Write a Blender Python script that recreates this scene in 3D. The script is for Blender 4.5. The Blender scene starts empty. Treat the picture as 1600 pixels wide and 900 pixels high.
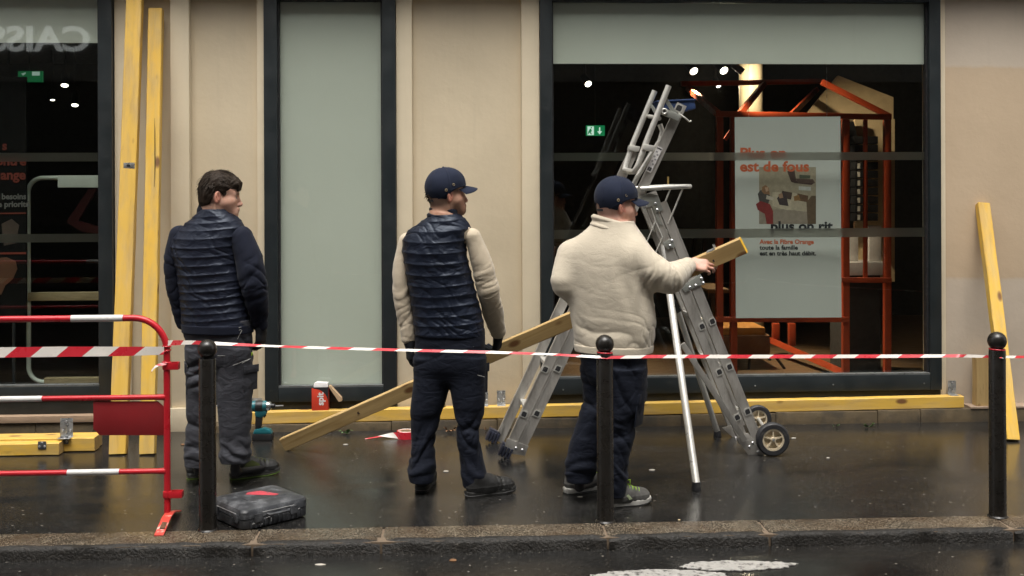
import bpy, bmesh, math, random, time
import numpy as np
import openvdb as vdb
from mathutils import Vector, Matrix

T0 = time.time()
random.seed(7)
PI = math.pi
SC = bpy.context.scene
COL = SC.collection

# ------------------------------------------------------------------ camera
F, CX, CY = 1730.0, 800.0, 290.0          # focal length and principal point in photograph pixels
CAM = Vector((0.0, -7.75, 1.68))
YAW, ROLL = math.radians(2.8), math.radians(-0.22)
RM = Matrix.Rotation(-YAW, 3, 'Z') @ Matrix.Rotation(PI / 2, 3, 'X') @ Matrix.Rotation(ROLL, 3, 'Z')
cd = bpy.data.cameras.new('camera')
cam = bpy.data.objects.new('camera', cd)
COL.objects.link(cam)
cam.matrix_world = Matrix.Translation(CAM) @ RM.to_4x4()
cd.sensor_width = 36.0
cd.lens = F / 1600 * 36.0
cd.shift_y = (CY - 450.0) / 1600.0
cd.clip_start = 0.05
cd.clip_end = 500
SC.camera = cam

# ------------------------------------------------------------------ overcast daylight
SUN_EL, SUN_AZ = math.radians(71), math.radians(188)    # azimuth clockwise from +Y
world = bpy.data.worlds.new('World')
SC.world = world
world.use_nodes = True
wn, wl = world.node_tree.nodes, world.node_tree.links
sky = wn.new('ShaderNodeTexSky')
sky.sky_type = 'NISHITA'
sky.sun_disc = False
sky.sun_elevation = SUN_EL
sky.sun_rotation = SUN_AZ
sky.air_density = 1.0
sky.dust_density = 6.0
sky.ozone_density = 0.6
hs = wn.new('ShaderNodeHueSaturation')
hs.inputs['Saturation'].default_value = 0.10            # cloud cover greys the sky
wl.new(sky.outputs[0], hs.inputs['Color'])
wl.new(hs.outputs[0], wn['Background'].inputs[0])
wn['Background'].inputs[1].default_value = 0.15
sl = bpy.data.lights.new('sun', 'SUN')
sun = bpy.data.objects.new('sun', sl)
COL.objects.link(sun)
sl.energy = 1.5
sl.angle = math.radians(40)
sl.color = (1.0, 0.93, 0.82)
_sd = Vector((math.sin(SUN_AZ) * math.cos(SUN_EL), math.cos(SUN_AZ) * math.cos(SUN_EL), math.sin(SUN_EL)))
sun.rotation_euler = _sd.to_track_quat('Z', 'Y').to_euler()
SC.view_settings.view_transform = 'Standard'
SC.view_settings.look = 'None'
SC.view_settings.gamma = 1
SC.view_settings.use_curve_mapping = False
SC.view_settings.exposure = 0.96
SC.cycles.use_denoising = True
SC.cycles.max_bounces = 8
SC.cycles.diffuse_bounces = 4
SC.cycles.transparent_max_bounces = 16
SC.cycles.sample_clamp_indirect = 4.0

# ------------------------------------------------------------------ pixel rays of the photograph -> points in the place
def ray(u, v):
    return RM @ Vector(((u - CX) / F, (CY - v) / F, -1.0))
def at(u, v, Y):
    d = ray(u, v)
    return CAM + d * ((Y - CAM.y) / d.y)
def gnd(u, v, z=0.0):
    d = ray(u, v)
    return CAM + d * ((z - CAM.z) / d.z)
def V(*a): return Vector(a)

# ------------------------------------------------------------------ mesh building
MW = {}
def mw(o): return MW.get(o.name, Matrix.Identity(4)) if o else Matrix.Identity(4)
def tag(o, label=None, cat=None, group=None, kind=None):
    if label: o['label'] = label
    if cat: o['category'] = cat
    if group: o['group'] = group
    if kind: o['kind'] = kind
    return o
def thing(name, label, cat, loc, group=None):
    o = bpy.data.objects.new(name, None)
    COL.objects.link(o)
    o.empty_display_size = 0.1
    o.location = loc
    MW[o.name] = Matrix.Translation(Vector(loc))
    return tag(o, label, cat, group)
def link_mesh(name, verts, faces, mats, parent=None, mi=None, smooth=None, bevel=0.0, M=None, uvf=None):
    """verts in world space (numpy or list); stored in the parent's space (or in M's space when top level)."""
    if parent is not None: W = mw(parent)
    elif M is not None: W = M
    else:
        a = np.asarray(verts, dtype=float)
        W = Matrix.Translation(Vector(((a[:, 0].min() + a[:, 0].max()) / 2, (a[:, 1].min() + a[:, 1].max()) / 2, a[:, 2].min())))
    Wi = np.array(W.inverted())
    a = np.asarray(verts, dtype=float)
    a = a @ Wi[:3, :3].T + Wi[:3, 3]
    me = bpy.data.meshes.new(name)
    if isinstance(faces, np.ndarray):
        n, k = faces.shape
        me.vertices.add(len(a)); me.vertices.foreach_set('co', a.astype(np.float32).ravel())
        me.loops.add(n * k); me.loops.foreach_set('vertex_index', faces.astype(np.int32).ravel())
        me.polygons.add(n); me.polygons.foreach_set('loop_start', np.arange(0, n * k, k, dtype=np.int32))
        me.update(calc_edges=True)
    else:
        me.from_pydata(a.tolist(), [], faces)
    if not isinstance(mats, (list, tuple)): mats = [mats]
    for m in mats: me.materials.append(m)
    if mi is not None: me.polygons.foreach_set('material_index', np.asarray(mi, dtype=np.int32))
    if bevel > 0:
        bm = bmesh.new(); bm.from_mesh(me)
        bmesh.ops.remove_doubles(bm, verts=bm.verts, dist=1e-6)
        es = [e for e in bm.edges if len(e.link_faces) == 2 and e.calc_face_angle(0) > 0.6]
        bmesh.ops.bevel(bm, geom=es, offset=bevel, segments=2, profile=0.6, affect='EDGES', clamp_overlap=True)
        bm.to_mesh(me); bm.free()
    me.validate()
    if smooth is not None:
        me.polygons.foreach_set('use_smooth', [True] * len(me.polygons))
        if smooth < 3: me.set_sharp_from_angle(angle=smooth)
    elif bevel > 0:
        me.polygons.foreach_set('use_smooth', [True] * len(me.polygons))
        me.set_sharp_from_angle(angle=0.5)
    me.update()
    o = bpy.data.objects.new(name, me)
    COL.objects.link(o)
    if parent is not None:
        o.parent = parent; MW[o.name] = W
    else:
        o.matrix_world = W; MW[o.name] = W
    return o

class MB:
    def __init__(s): s.v, s.f, s.mi, s.cur = [], [], [], 0
    def add(s, vs, fs):
        b = len(s.v)
        s.v += [tuple(p) for p in vs]
        s.f += [tuple(b + i for i in f) for f in fs]
        s.mi += [s.cur] * len(fs)
        return s
    def obox(s, c, ax, ay, az):
        c, ax, ay, az = map(Vector, (c, ax, ay, az))
        vs = [c + ax * i + ay * j + az * k for i in (-1, 1) for j in (-1, 1) for k in (-1, 1)]
        fs = [(0, 1, 3, 2), (4, 6, 7, 5), (0, 4, 5, 1), (2, 3, 7, 6), (0, 2, 6, 4), (1, 5, 7, 3)]
        if ax.cross(ay).dot(az) < 0: fs = [f[::-1] for f in fs]
        return s.add(vs, fs)
    def box(s, x0, x1, y0, y1, z0, z1):
        return s.obox(((x0 + x1) / 2, (y0 + y1) / 2, (z0 + z1) / 2), ((x1 - x0) / 2, 0, 0), (0, (y1 - y0) / 2, 0), (0, 0, (z1 - z0) / 2))
    def beam(s, p0, p1, w, t, n=(0, 1, 0)):
        p0, p1, n = Vector(p0), Vector(p1), Vector(n)
        d = p1 - p0; L = d.length; d.normalize()
        n = (n - d * n.dot(d)).normalized()
        return s.obox((p0 + p1) / 2, d * L / 2, d.cross(n) * w / 2, n * t / 2)
    def tube(s, pts, r, n=12, caps=True):
        pts = [Vector(p) for p in pts]
        rs = r if isinstance(r, (list, tuple)) else [r] * len(pts)
        t0 = (pts[1] - pts[0]).normalized()
        u = t0.orthogonal().normalized()
        vs, fs = [], []
        for i, p in enumerate(pts):
            t = ((pts[min(i + 1, len(pts) - 1)] - pts[max(i - 1, 0)])).normalized()
            u = (u - t * u.dot(t)).normalized()
            w = t.cross(u)
            for k in range(n):
                a = 2 * PI * k / n
                vs.append(p + (u * math.cos(a) + w * math.sin(a)) * rs[i])
        for i in range(len(pts) - 1):
            for k in range(n):
                k2 = (k + 1) % n
                fs.append((i * n + k, i * n + k2, (i + 1) * n + k2, (i + 1) * n + k))
        if caps:
            fs.append(tuple(range(n - 1, -1, -1)))
            fs.append(tuple((len(pts) - 1) * n + k for k in range(n)))
        return s.add(vs, fs)
    def cyl(s, p0, p1, r, n=16): return s.tube([p0, p1], r, n)
    def lathe(s, prof, c, axis=(0, 0, 1), n=32):
        axis = Vector(axis).normalized(); c = Vector(c)
        u = axis.orthogonal().normalized(); w = axis.cross(u)
        vs, fs = [], []
        for (r, z) in prof:
            for k in range(n):
                a = 2 * PI * k / n
                vs.append(c + axis * z + (u * math.cos(a) + w * math.sin(a)) * max(r, 1e-5))
        for i in range(len(prof) - 1):
            for k in range(n):
                k2 = (k + 1) % n
                fs.append((i * n + k, i * n + k2, (i + 1) * n + k2, (i + 1) * n + k))
        if prof[0] != prof[-1]:
            fs.append(tuple(range(n - 1, -1, -1))); fs.append(tuple((len(prof) - 1) * n + k for k in range(n)))
        return s.add(vs, fs)
    def prism(s, poly, th):
        """poly: list of 3D points in a plane; th: extrusion vector"""
        th = Vector(th); poly = [Vector(p) for p in poly]
        nrm = Vector((0, 0, 0))
        for i in range(len(poly)):
            nrm += (poly[i] - poly[0]).cross(poly[(i + 1) % len(poly)] - poly[0])
        if nrm.dot(th) > 0: poly = poly[::-1]
        n = len(poly)
        vs = poly + [p + th for p in poly]
        fs = [tuple(range(n)), tuple(range(2 * n - 1, n - 1, -1))]
        for i in range(n):
            j = (i + 1) % n
            fs.append((j, i, n + i, n + j))
        return s.add(vs, fs)
    def torus(s, c, axis, R, r, n=20, m=8):
        axis = Vector(axis).normalized(); c = Vector(c)
        u = axis.orthogonal().normalized(); w = axis.cross(u)
        vs, fs = [], []
        for i in range(n):
            a = 2 * PI * i / n
            e = u * math.cos(a) + w * math.sin(a)
            for j in range(m):
                b = 2 * PI * j / m
                vs.append(c + e * (R + r * math.cos(b)) + axis * r * math.sin(b))
        for i in range(n):
            for j in range(m):
                i2, j2 = (i + 1) % n, (j + 1) % m
                fs.append((i * m + j, i2 * m + j, i2 * m + j2, i * m + j2))
        return s.add(vs, fs)
    def sphere(s, c, r, n=16, m=10, sc=(1, 1, 1)):
        c = Vector(c)
        return s.lathe([(r * math.sin(PI * i / m), -r * math.cos(PI * i / m)) for i in range(m + 1)], c, (0, 0, 1), n)
    def build(s, name, mats, parent=None, bevel=0.0, smooth=None, M=None):
        return link_mesh(name, s.v, s.f, mats, parent, s.mi, smooth, bevel, M)

def arc(c, a, b, a0, a1, n):
    c, a, b = Vector(c), Vector(a), Vector(b)
    return [c + a * math.cos(a0 + (a1 - a0) * i / n) + b * math.sin(a0 + (a1 - a0) * i / n) for i in range(n + 1)]

def text_mesh(s, name, m, parent, O, U, Vv, size, bold=0.0, th=0.002, align='LEFT', squeeze=1.0):
    """flat lettering: O left end of the base line, U reading direction, Vv up direction (world)"""
    cu = bpy.data.curves.new('text', 'FONT')
    cu.body = s; cu.size = size; cu.offset = bold * size; cu.align_x = align; cu.extrude = th / 2
    cu.resolution_u = 3
    ob = bpy.data.objects.new('text', cu)
    COL.objects.link(ob)
    dg = bpy.context.evaluated_depsgraph_get()
    ev = ob.evaluated_get(dg)
    me = ev.to_mesh()
    vs = np.array([v.co[:] for v in me.vertices]); fs = [tuple(p.vertices) for p in me.polygons]
    ev.to_mesh_clear()
    bpy.data.objects.remove(ob); bpy.data.curves.remove(cu)
    U, Vv, O = np.array(Vector(U).normalized()), np.array(Vector(Vv).normalized()), np.array(O)
    N = np.cross(U, Vv)
    w = O + vs[:, :1] * squeeze * U + vs[:, 1:2] * Vv + vs[:, 2:3] * N
    return link_mesh(name, w, fs, m, parent)

def copy_tree(o, parent=None):
    c = o.copy(); COL.objects.link(c)
    if parent: c.parent = parent
    for ch in list(o.children): copy_tree(ch, c)
    return c

# ------------------------------------------------------------------ materials
MATS = {}
class NT:
    def __init__(s, name):
        s.m = bpy.data.materials.new(name); s.m.use_nodes = True
        s.t = s.m.node_tree; s.n = s.t.nodes; s.l = s.t.links
        s.p = s.n['Principled BSDF']; s.out = s.n['Material Output']
    def new(s, ty, **kw):
        nd = s.n.new(ty)
        for k, v in kw.items():
            if k.startswith('_'): setattr(nd, k[1:], v)
            else: s.set(nd, k, v)
        return nd
    def set(s, nd, k, v):
        inp = nd.inputs[int(k[1:])] if k[0] == 'i' and k[1:].isdigit() else nd.inputs[k.replace('_', ' ')]
        if isinstance(v, bpy.types.NodeSocket): s.l.new(v, inp)
        else:
            if isinstance(v, (tuple, list)) and len(v) == 3 and inp.type == 'RGBA': v = (*v, 1)
            inp.default_value = v
    def coord(s, scale=(1, 1, 1), loc=(0, 0, 0), rot=(0, 0, 0), out='Object'):
        tc = s.n.new('ShaderNodeTexCoord')
        mp = s.n.new('ShaderNodeMapping')
        s.l.new(tc.outputs[out], mp.inputs[0])
        mp.inputs['Location'].default_value = loc; mp.inputs['Rotation'].default_value = rot; mp.inputs['Scale'].default_value = scale
        return mp.outputs[0]
    def noise(s, vec, scale, detail=4, rough=0.6, dist=0.0):
        nd = s.new('ShaderNodeTexNoise', Vector=vec, Scale=scale, Detail=detail, Roughness=rough, Distortion=dist)
        return nd.outputs[0]
    def ramp(s, fac, stops, interp='LINEAR'):
        nd = s.n.new('ShaderNodeValToRGB'); cr = nd.color_ramp; cr.interpolation = interp
        while len(cr.elements) > 1: cr.elements.remove(cr.elements[-1])
        for i, (p, c) in enumerate(stops):
            e = cr.elements[0] if i == 0 else cr.elements.new(p)
            e.position = p
            c = (c, c, c) if not isinstance(c, (tuple, list)) else c
            e.color = (*c, 1)
        s.l.new(fac, nd.inputs[0]); return nd.outputs[0]
    def mix(s, fac, a, b, blend='MIX'):
        nd = s.n.new('ShaderNodeMix'); nd.data_type = 'RGBA'; nd.blend_type = blend
        for i, v in ((0, fac), (6, a), (7, b)):
            if isinstance(v, bpy.types.NodeSocket): s.l.new(v, nd.inputs[i])
            else: nd.inputs[i].default_value = (*v, 1) if isinstance(v, (tuple, list)) else v
        return nd.outputs[2]
    def math(s, op, a, b=0.0, c=0.0):
        nd = s.n.new('ShaderNodeMath'); nd.operation = op
        for i, v in enumerate((a, b, c)):
            if isinstance(v, bpy.types.NodeSocket): s.l.new(v, nd.inputs[i])
            else: nd.inputs[i].default_value = v
        return nd.outputs[0]
    def bump(s, h, strength=0.3, dist=0.01, prev=None):
        nd = s.new('ShaderNodeBump', Strength=strength, Distance=dist, Height=h)
        if prev is not None: s.l.new(prev, nd.inputs['Normal'])
        return nd.outputs[0]
    def pset(s, **kw):
        for k, v in kw.items(): s.set(s.p, k, v)
        return s.m

def simple(name, col, rough=0.5, metal=0.0, var=0.15, vscale=8.0, bump=0.0, bscale=80.0, stretch=(1, 1, 1), dirt=None, coat=0.0, sheen=0.0, spec=0.5, rvar=0.12, bdist=0.004):
    t = NT(name)
    c = t.coord(stretch)
    n1 = t.noise(c, vscale, 6, 0.65)
    lo = tuple(x * (1 - var) for x in col); hi = tuple(min(1, x * (1 + var)) for x in col)
    colr = t.ramp(n1, [(0.3, lo), (0.7, hi)])
    if dirt:
        dc, dscale, lo_, hi_ = dirt
        n2 = t.noise(c, dscale, 8, 0.7)
        colr = t.mix(t.ramp(n2, [(lo_, 0.0), (hi_, 1.0)]), colr, dc)
    kw = dict(Base_Color=colr, Metallic=metal, Specular_IOR_Level=spec,
              Roughness=t.ramp(t.noise(c, vscale * 2.3, 5), [(0.3, max(0.02, rough - rvar)), (0.7, min(1, rough + rvar))]))
    if coat: kw['Coat_Weight'] = coat; kw['Coat_Roughness'] = 0.08
    if sheen: kw['Sheen_Weight'] = sheen; kw['Sheen_Roughness'] = 0.5
    if bump: kw['Normal'] = t.bump(t.noise(c, bscale, 4), bump, bdist)
    return t.pset(**kw)

def emissive(name, col, strength, base=(0.5, 0.5, 0.5)):
    t = NT(name)
    return t.pset(Base_Color=base, Emission_Color=col, Emission_Strength=strength)

def rnd_coord(t, scale, loc):
    tc = t.n.new('ShaderNodeTexCoord'); oi = t.n.new('ShaderNodeObjectInfo')
    vm = t.n.new('ShaderNodeVectorMath'); vm.operation = 'ADD'; t.l.new(tc.outputs['Object'], vm.inputs[0])
    t.l.new(t.math('MULTIPLY', oi.outputs['Random'], 37.0), vm.inputs[1])
    mp = t.n.new('ShaderNodeMapping'); t.l.new(vm.outputs[0], mp.inputs[0])
    mp.inputs['Location'].default_value = loc; mp.inputs['Scale'].default_value = scale
    return mp.outputs[0]
def wood(name, base, dark, knot=(0.16, 0.07, 0.02), seed=0.0, rough=0.6, tint=None, saw=0.3):
    t = NT(name)
    c = rnd_coord(t, (1, 1, 1), (seed, seed * 0.7, seed * 1.3))
    cs = rnd_coord(t, (0.55, 7, 7), (seed, seed * 0.7, seed * 1.3))
    warp = t.noise(c, 3.0, 3)
    g = t.noise(cs, 3.2, 6, 0.62, 0.6)
    fine = t.noise(rnd_coord(t, (3, 60, 60), (seed, 0, 0)), 5.0, 3)
    rings = t.new('ShaderNodeTexWave', _wave_type='BANDS', _bands_direction='Y', Vector=rnd_coord(t, (0.35, 8, 5), (seed, seed, 0)), Scale=2.2, Distortion=5.0, Detail=3.0, Detail_Scale=0.8).outputs[0]
    col = t.ramp(g, [(0.30, dark), (0.52, base), (0.75, tuple(min(1, x * 1.22) for x in base))])
    col = t.mix(t.math('MULTIPLY', rings, 0.5), col, tuple(x * 0.66 for x in base))
    col = t.mix(t.math('MULTIPLY', fine, 0.4), col, tuple(x * 0.8 for x in dark))
    if tint:  # yellow treatment worn in patches
        p = t.ramp(t.noise(rnd_coord(t, (1.2, 5, 5), (seed, 1, 2)), 3.0, 6), [(0.38, 0.0), (0.58, 1.0)])
        col = t.mix(t.math('MULTIPLY', p, 0.7), col, tint)
    vo = t.new('ShaderNodeTexVoronoi', _feature='F1', Vector=rnd_coord(t, (1.9, 4.2, 4.2), (seed * 2, seed, 0.3)), Scale=2.0, Randomness=1.0)
    kn = t.ramp(vo.outputs['Distance'], [(0.10, 1.0), (0.15, 0.55), (0.19, 0.0)])
    col = t.mix(kn, col, knot)
    st = t.ramp(t.noise(rnd_coord(t, (2, 9, 9), (0, seed, 4)), 2.5, 7, 0.7), [(0.62, 0.0), (0.72, 0.5)])
    col = t.mix(st, col, tuple(x * 0.5 for x in dark))
    b = t.bump(fine, 0.25, 0.002)
    sw = t.new('ShaderNodeTexWave', _wave_type='BANDS', _bands_direction='DIAGONAL', Vector=t.coord((1, 0.5, 0.5)), Scale=55.0, Distortion=1.5).outputs[0]
    b = t.bump(sw, saw * 0.5, 0.0012, b)
    return t.pset(Base_Color=col, Roughness=t.ramp(g, [(0.2, rough + 0.12), (0.8, rough - 0.1)]), Normal=b)

def glass(name, tint=(0.93, 0.96, 0.95)):
    t = NT(name)
    geo = t.n.new('ShaderNodeNewGeometry')
    ior = t.math('ADD', 1.45, t.math('MULTIPLY', geo.outputs['Backfacing'], 1 / 1.45 - 1.45))   # straight-through pane: same reflectance on both faces
    fr = t.new('ShaderNodeFresnel', IOR=ior)
    tr = t.new('ShaderNodeBsdfTransparent', Color=tint)
    gl = t.new('ShaderNodeBsdfGlossy', Roughness=0.015, Color=(0.95, 0.98, 1.0))
    mx = t.new('ShaderNodeMixShader', i0=fr.outputs[0], i1=tr.outputs[0], i2=gl.outputs[0])
    t.l.new(mx.outputs[0], t.out.inputs[0]); return t.m
def frosted_strip(name, alpha, col):
    t = NT(name)
    tr = t.new('ShaderNodeBsdfTransparent', Color=(1, 1, 1))
    df = t.new('ShaderNodeBsdfDiffuse', Color=col)
    tr = t.new('ShaderNodeBsdfRefraction', Color=(0.80, 0.79, 0.76), Roughness=0.55, IOR=1.25)
    n = t.ramp(t.noise(t.coord((1, 1, 1)), 2.0, 3), [(0.3, alpha - 0.08), (0.7, alpha + 0.08)])
    mx = t.new('ShaderNodeMixShader', i0=n, i1=tr.outputs[0], i2=df.outputs[0])
    t.l.new(mx.outputs[0], t.out.inputs[0]); return t.m
# ---- palette
def make_wall(name, col, patch=None):
    t = NT(name)
    c = t.coord()
    big = t.noise(c, 1.1, 5, 0.6)
    streak = t.noise(t.coord((9, 9, 0.5)), 1.6, 6, 0.65)
    colr = t.ramp(big, [(0.3, tuple(x * 0.9 for x in col)), (0.7, tuple(x * 1.06 for x in col))])
    colr = t.mix(t.ramp(streak, [(0.54, 0.0), (0.8, 0.16)]), colr, tuple(x * 0.6 for x in col))
    if patch:
        sx = t.n.new('ShaderNodeSeparateXYZ'); t.l.new(c, sx.inputs[0])
        wob = t.math('MULTIPLY', t.math('SUBTRACT', t.noise(t.coord((3, 3, 1)), 1.4, 4), 0.5), 0.07)
        z = t.math('ADD', sx.outputs['Z'], wob)
        for (zlo, zhi, pc) in patch:
            a = t.math('MULTIPLY', t.ramp(t.math('ADD', t.math('MULTIPLY', t.math('SUBTRACT', z, zlo), 40), 0.5), [(0, 0.0), (1, 1.0)]),
                       t.ramp(t.math('ADD', t.math('MULTIPLY', t.math('SUBTRACT', zhi, z), 40), 0.5), [(0, 0.0), (1, 1.0)]))
            vein = t.ramp(big, [(0.35, tuple(x * 0.9 for x in pc)), (0.65, pc)])
            colr = t.mix(a, colr, vein)
    # small spots and scuffs
    vo = t.new('ShaderNodeTexVoronoi', _feature='F1', Vector=c, Scale=2.3, Randomness=1.0)
    spot = t.ramp(vo.outputs['Distance'], [(0.012, 0.75), (0.022, 0.0)])
    colr = t.mix(spot, colr, tuple(x * 0.3 for x in col))
    sc = t.ramp(t.noise(t.coord((2, 2, 1)), 6.0, 10, 0.8), [(0.66, 0.0), (0.74, 0.35)])
    colr = t.mix(sc, colr, tuple(x * 0.68 for x in col))
    b = t.bump(t.noise(c, 45, 6, 0.7), 0.25, 0.004)
    b = t.bump(t.noise(t.coord((1, 1, 1)), 5, 3), 0.3, 0.012, b)
    return t.pset(Base_Color=colr, Roughness=t.ramp(big, [(0.3, 0.5), (0.7, 0.66)]), Normal=b)

M_wall = make_wall('beige wall paint', (0.63, 0.53, 0.375))
M_wall_right = make_wall('patched wall paint', (0.56, 0.475, 0.38), [(1.0, 2.52, (0.56, 0.43, 0.295))])
M_strip = make_wall('beige trim paint', (0.68, 0.585, 0.425))
M_plinth = simple('plinth stone', (0.115, 0.086, 0.05), 0.5, var=0.3, vscale=6, bump=0.5, bscale=30, dirt=((0.05, 0.042, 0.032), 4, 0.45, 0.65))
M_frame = simple('dark blue grey frame paint', (0.0175, 0.0225, 0.025), 0.4, var=0.2, vscale=3, bump=0.05, bscale=200, dirt=((0.05, 0.05, 0.045), 12, 0.62, 0.78))
M_frame_low = simple('dark lower panel paint', (0.016, 0.017, 0.015), 0.5, var=0.25, vscale=4, dirt=((0.05, 0.045, 0.035), 7, 0.55, 0.75))
M_sillmetal = simple('worn sill metal', (0.16, 0.17, 0.17), 0.35, 0.4, var=0.3, vscale=14)
M_glass = glass('window glass')
def make_film():
    t = NT('frosted film')
    c = t.coord()
    n = t.noise(c, 0.9, 4)
    colr = t.ramp(n, [(0.3, (0.665, 0.655, 0.575)), (0.7, (0.715, 0.70, 0.62))])
    st = t.ramp(t.noise(t.coord((14, 14, 0.4)), 2, 5), [(0.55, 0.0), (0.8, 0.25)])
    colr = t.mix(st, colr, (0.62, 0.605, 0.53))
    return t.pset(Base_Color=colr, Roughness=0.55)
M_film = make_film()
M_band = frosted_strip('frosted band', 0.22, (0.13, 0.12, 0.10))
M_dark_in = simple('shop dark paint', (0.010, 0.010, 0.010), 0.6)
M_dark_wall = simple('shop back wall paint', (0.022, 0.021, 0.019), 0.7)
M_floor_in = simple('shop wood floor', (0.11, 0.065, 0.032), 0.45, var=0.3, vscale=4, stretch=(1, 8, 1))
M_orange = simple('orange painted steel', (0.34, 0.048, 0.014), 0.42, var=0.12)
M_poster = simple('poster board', (0.48, 0.47, 0.43), 0.6, var=0.03, vscale=2)
M_print_or = simple('orange print', (0.50, 0.10, 0.035), 0.6, var=0.03)
M_print_bk = simple('black print', (0.016, 0.017, 0.02), 0.6, var=0.05)
M_cream = simple('cream panel', (0.55, 0.42, 0.25), 0.6)

def make_asphalt(name, base, wet=0.18, seed=0.0):
    t = NT(name)
    c = t.coord((1, 1, 1), (seed, 0, 0))
    big = t.noise(c, 0.9, 6, 0.6)
    mid = t.noise(t.coord((0.45, 2.2, 1), (seed, 2, 0)), 1.5, 7, 0.68, 0.6)
    agg = t.new('ShaderNodeTexVoronoi', _feature='F1', Vector=c, Scale=95.0, Randomness=1.0)
    colr = t.ramp(big, [(0.3, tuple(x * 0.75 for x in base)), (0.7, tuple(x * 1.3 for x in base))])
    colr = t.mix(t.ramp(mid, [(0.5, 0.0), (0.66, 0.75)]), colr, (base[0] * 2.0, base[1] * 1.75, base[2] * 1.45))
    colr = t.mix(t.ramp(agg.outputs['Color'], [(0.62, 0.0), (0.95, 0.7)]), colr, tuple(x * 4.2 for x in base))
    colr = t.mix(t.ramp(agg.outputs['Color'], [(0.08, 0.7), (0.35, 0.0)]), colr, tuple(x * 0.35 for x in base))
    sp = t.noise(t.coord((1, 1, 1), (seed, 7, 0)), 62, 6, 0.85)
    colr = t.mix(t.ramp(sp, [(0.55, 0.0), (0.64, 0.9)]), colr, tuple(x * 6.0 for x in base))
    colr = t.mix(t.ramp(sp, [(0.34, 0.8), (0.44, 0.0)]), colr, tuple(x * 0.25 for x in base))
    # pale grit and dried specks
    gv = t.new('ShaderNodeTexVoronoi', _feature='F1', Vector=c, Scale=13.0, Randomness=1.0)
    colr = t.mix(t.ramp(gv.outputs['Distance'], [(0.06, 0.8), (0.095, 0.0)]), colr, (0.22, 0.2, 0.17))
    gv2 = t.new('ShaderNodeTexVoronoi', _feature='F1', Vector=t.coord((1, 1, 1), (3.3 + seed, 1.1, 0)), Scale=34.0, Randomness=1.0)
    colr = t.mix(t.ramp(gv2.outputs['Distance'], [(0.09, 0.6), (0.15, 0.0)]), colr, (0.16, 0.14, 0.11))
    # standing film of water in shallow patches: smoother and glossier there
    pud = t.ramp(t.noise(t.coord((0.5, 1.0, 1), (seed + 1.7, 4.4, 0)), 1.15, 5, 0.55, 0.3), [(0.42, 0.0), (0.58, 1.0)])
    r = t.ramp(pud, [(0.0, wet + 0.05), (1.0, wet - 0.05)])
    h = t.math('ADD', agg.outputs['Distance'], t.math('MULTIPLY', t.noise(c, 70, 5), 1.2))
    st = t.math('SUBTRACT', 0.19, t.math('MULTIPLY', pud, 0.11))
    b = t.bump(t.math('ADD', h, t.math('MULTIPLY', sp, 2.0)), 0.34, 0.005)
    t.l.new(st, b.node.inputs['Strength'])
    b = t.bump(t.noise(c, 7, 4), 0.07, 0.008, b)
    colr = t.mix(t.math('MULTIPLY', pud, 0.35), colr, tuple(x * 0.55 for x in base))
    return t.pset(Base_Color=colr, Roughness=r, Normal=b, Specular_IOR_Level=0.5)
M_walk = make_asphalt('wet pavement asphalt', (0.0115, 0.0113, 0.0110), 0.17)
M_road = make_asphalt('wet road asphalt', (0.008, 0.0078, 0.0074), 0.16, 5.0)
def make_granite():
    t = NT('wet granite kerb')
    c = t.coord()
    v = t.new('ShaderNodeTexVoronoi', _feature='F1', Vector=c, Scale=210.0)
    colr = t.ramp(v.outputs['Color'], [(0.1, (0.020, 0.0165, 0.013)), (0.5, (0.062, 0.051, 0.036)), (0.9, (0.24, 0.20, 0.15))])
    colr = t.mix(t.ramp(t.noise(c, 3.0, 7, 0.7), [(0.40, 0.0), (0.65, 0.7)]), colr, (0.05, 0.029, 0.015))
    colr = t.mix(t.ramp(t.noise(t.coord((1, 1, 1), (4, 2, 1)), 6.0, 9, 0.7), [(0.5, 0.0), (0.72, 0.7)]), colr, (0.012, 0.011, 0.010))
    b = t.bump(t.noise(c, 90, 6, 0.7), 0.18, 0.006)
    b = t.bump(t.noise(c, 16, 5), 0.15, 0.014, b)
    return t.pset(Base_Color=colr, Roughness=t.ramp(t.noise(c, 9, 5), [(0.3, 0.15), (0.7, 0.32)]), Normal=b)
M_kerb = make_granite()
M_kerb_face = simple('dark kerb face', (0.0095, 0.008, 0.0062), 0.55, var=0.5, vscale=25, bump=0.8, bscale=70, bdist=0.01, dirt=((0.06, 0.052, 0.042), 45, 0.58, 0.7), spec=0.35)  # much darker than the kerb top; used on the front faces
M_marking = simple('worn white road paint', (0.34, 0.33, 0.31), 0.4, var=0.2, vscale=30, dirt=((0.03, 0.028, 0.025), 38, 0.52, 0.62), bump=0.4, bscale=120)

M_yel = wood('yellow sawn timber', (0.60, 0.40, 0.125), (0.43, 0.26, 0.065), seed=0.0, tint=(0.64, 0.39, 0.045))
M_yel2 = wood('yellow treated timber', (0.63, 0.43, 0.13), (0.46, 0.28, 0.065), seed=3.7, tint=(0.66, 0.385, 0.025))
M_pine = wood('pale pine timber', (0.52, 0.36, 0.155), (0.36, 0.225, 0.08), seed=8.1, rough=0.62)
M_yelend = simple('yellow painted end grain', (0.72, 0.42, 0.01), 0.55, var=0.2, vscale=30)
M_alu = simple('worn aluminium', (0.50, 0.48, 0.445), 0.42, 0.7, var=0.16, vscale=7, stretch=(1, 1, 0.25), bump=0.06, bscale=260, dirt=((0.24, 0.21, 0.18), 9, 0.5, 0.75))
M_alu_tube = simple('white aluminium tube', (0.56, 0.55, 0.51), 0.38, 0.5, var=0.12, dirt=((0.3, 0.28, 0.25), 14, 0.58, 0.75))
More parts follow.
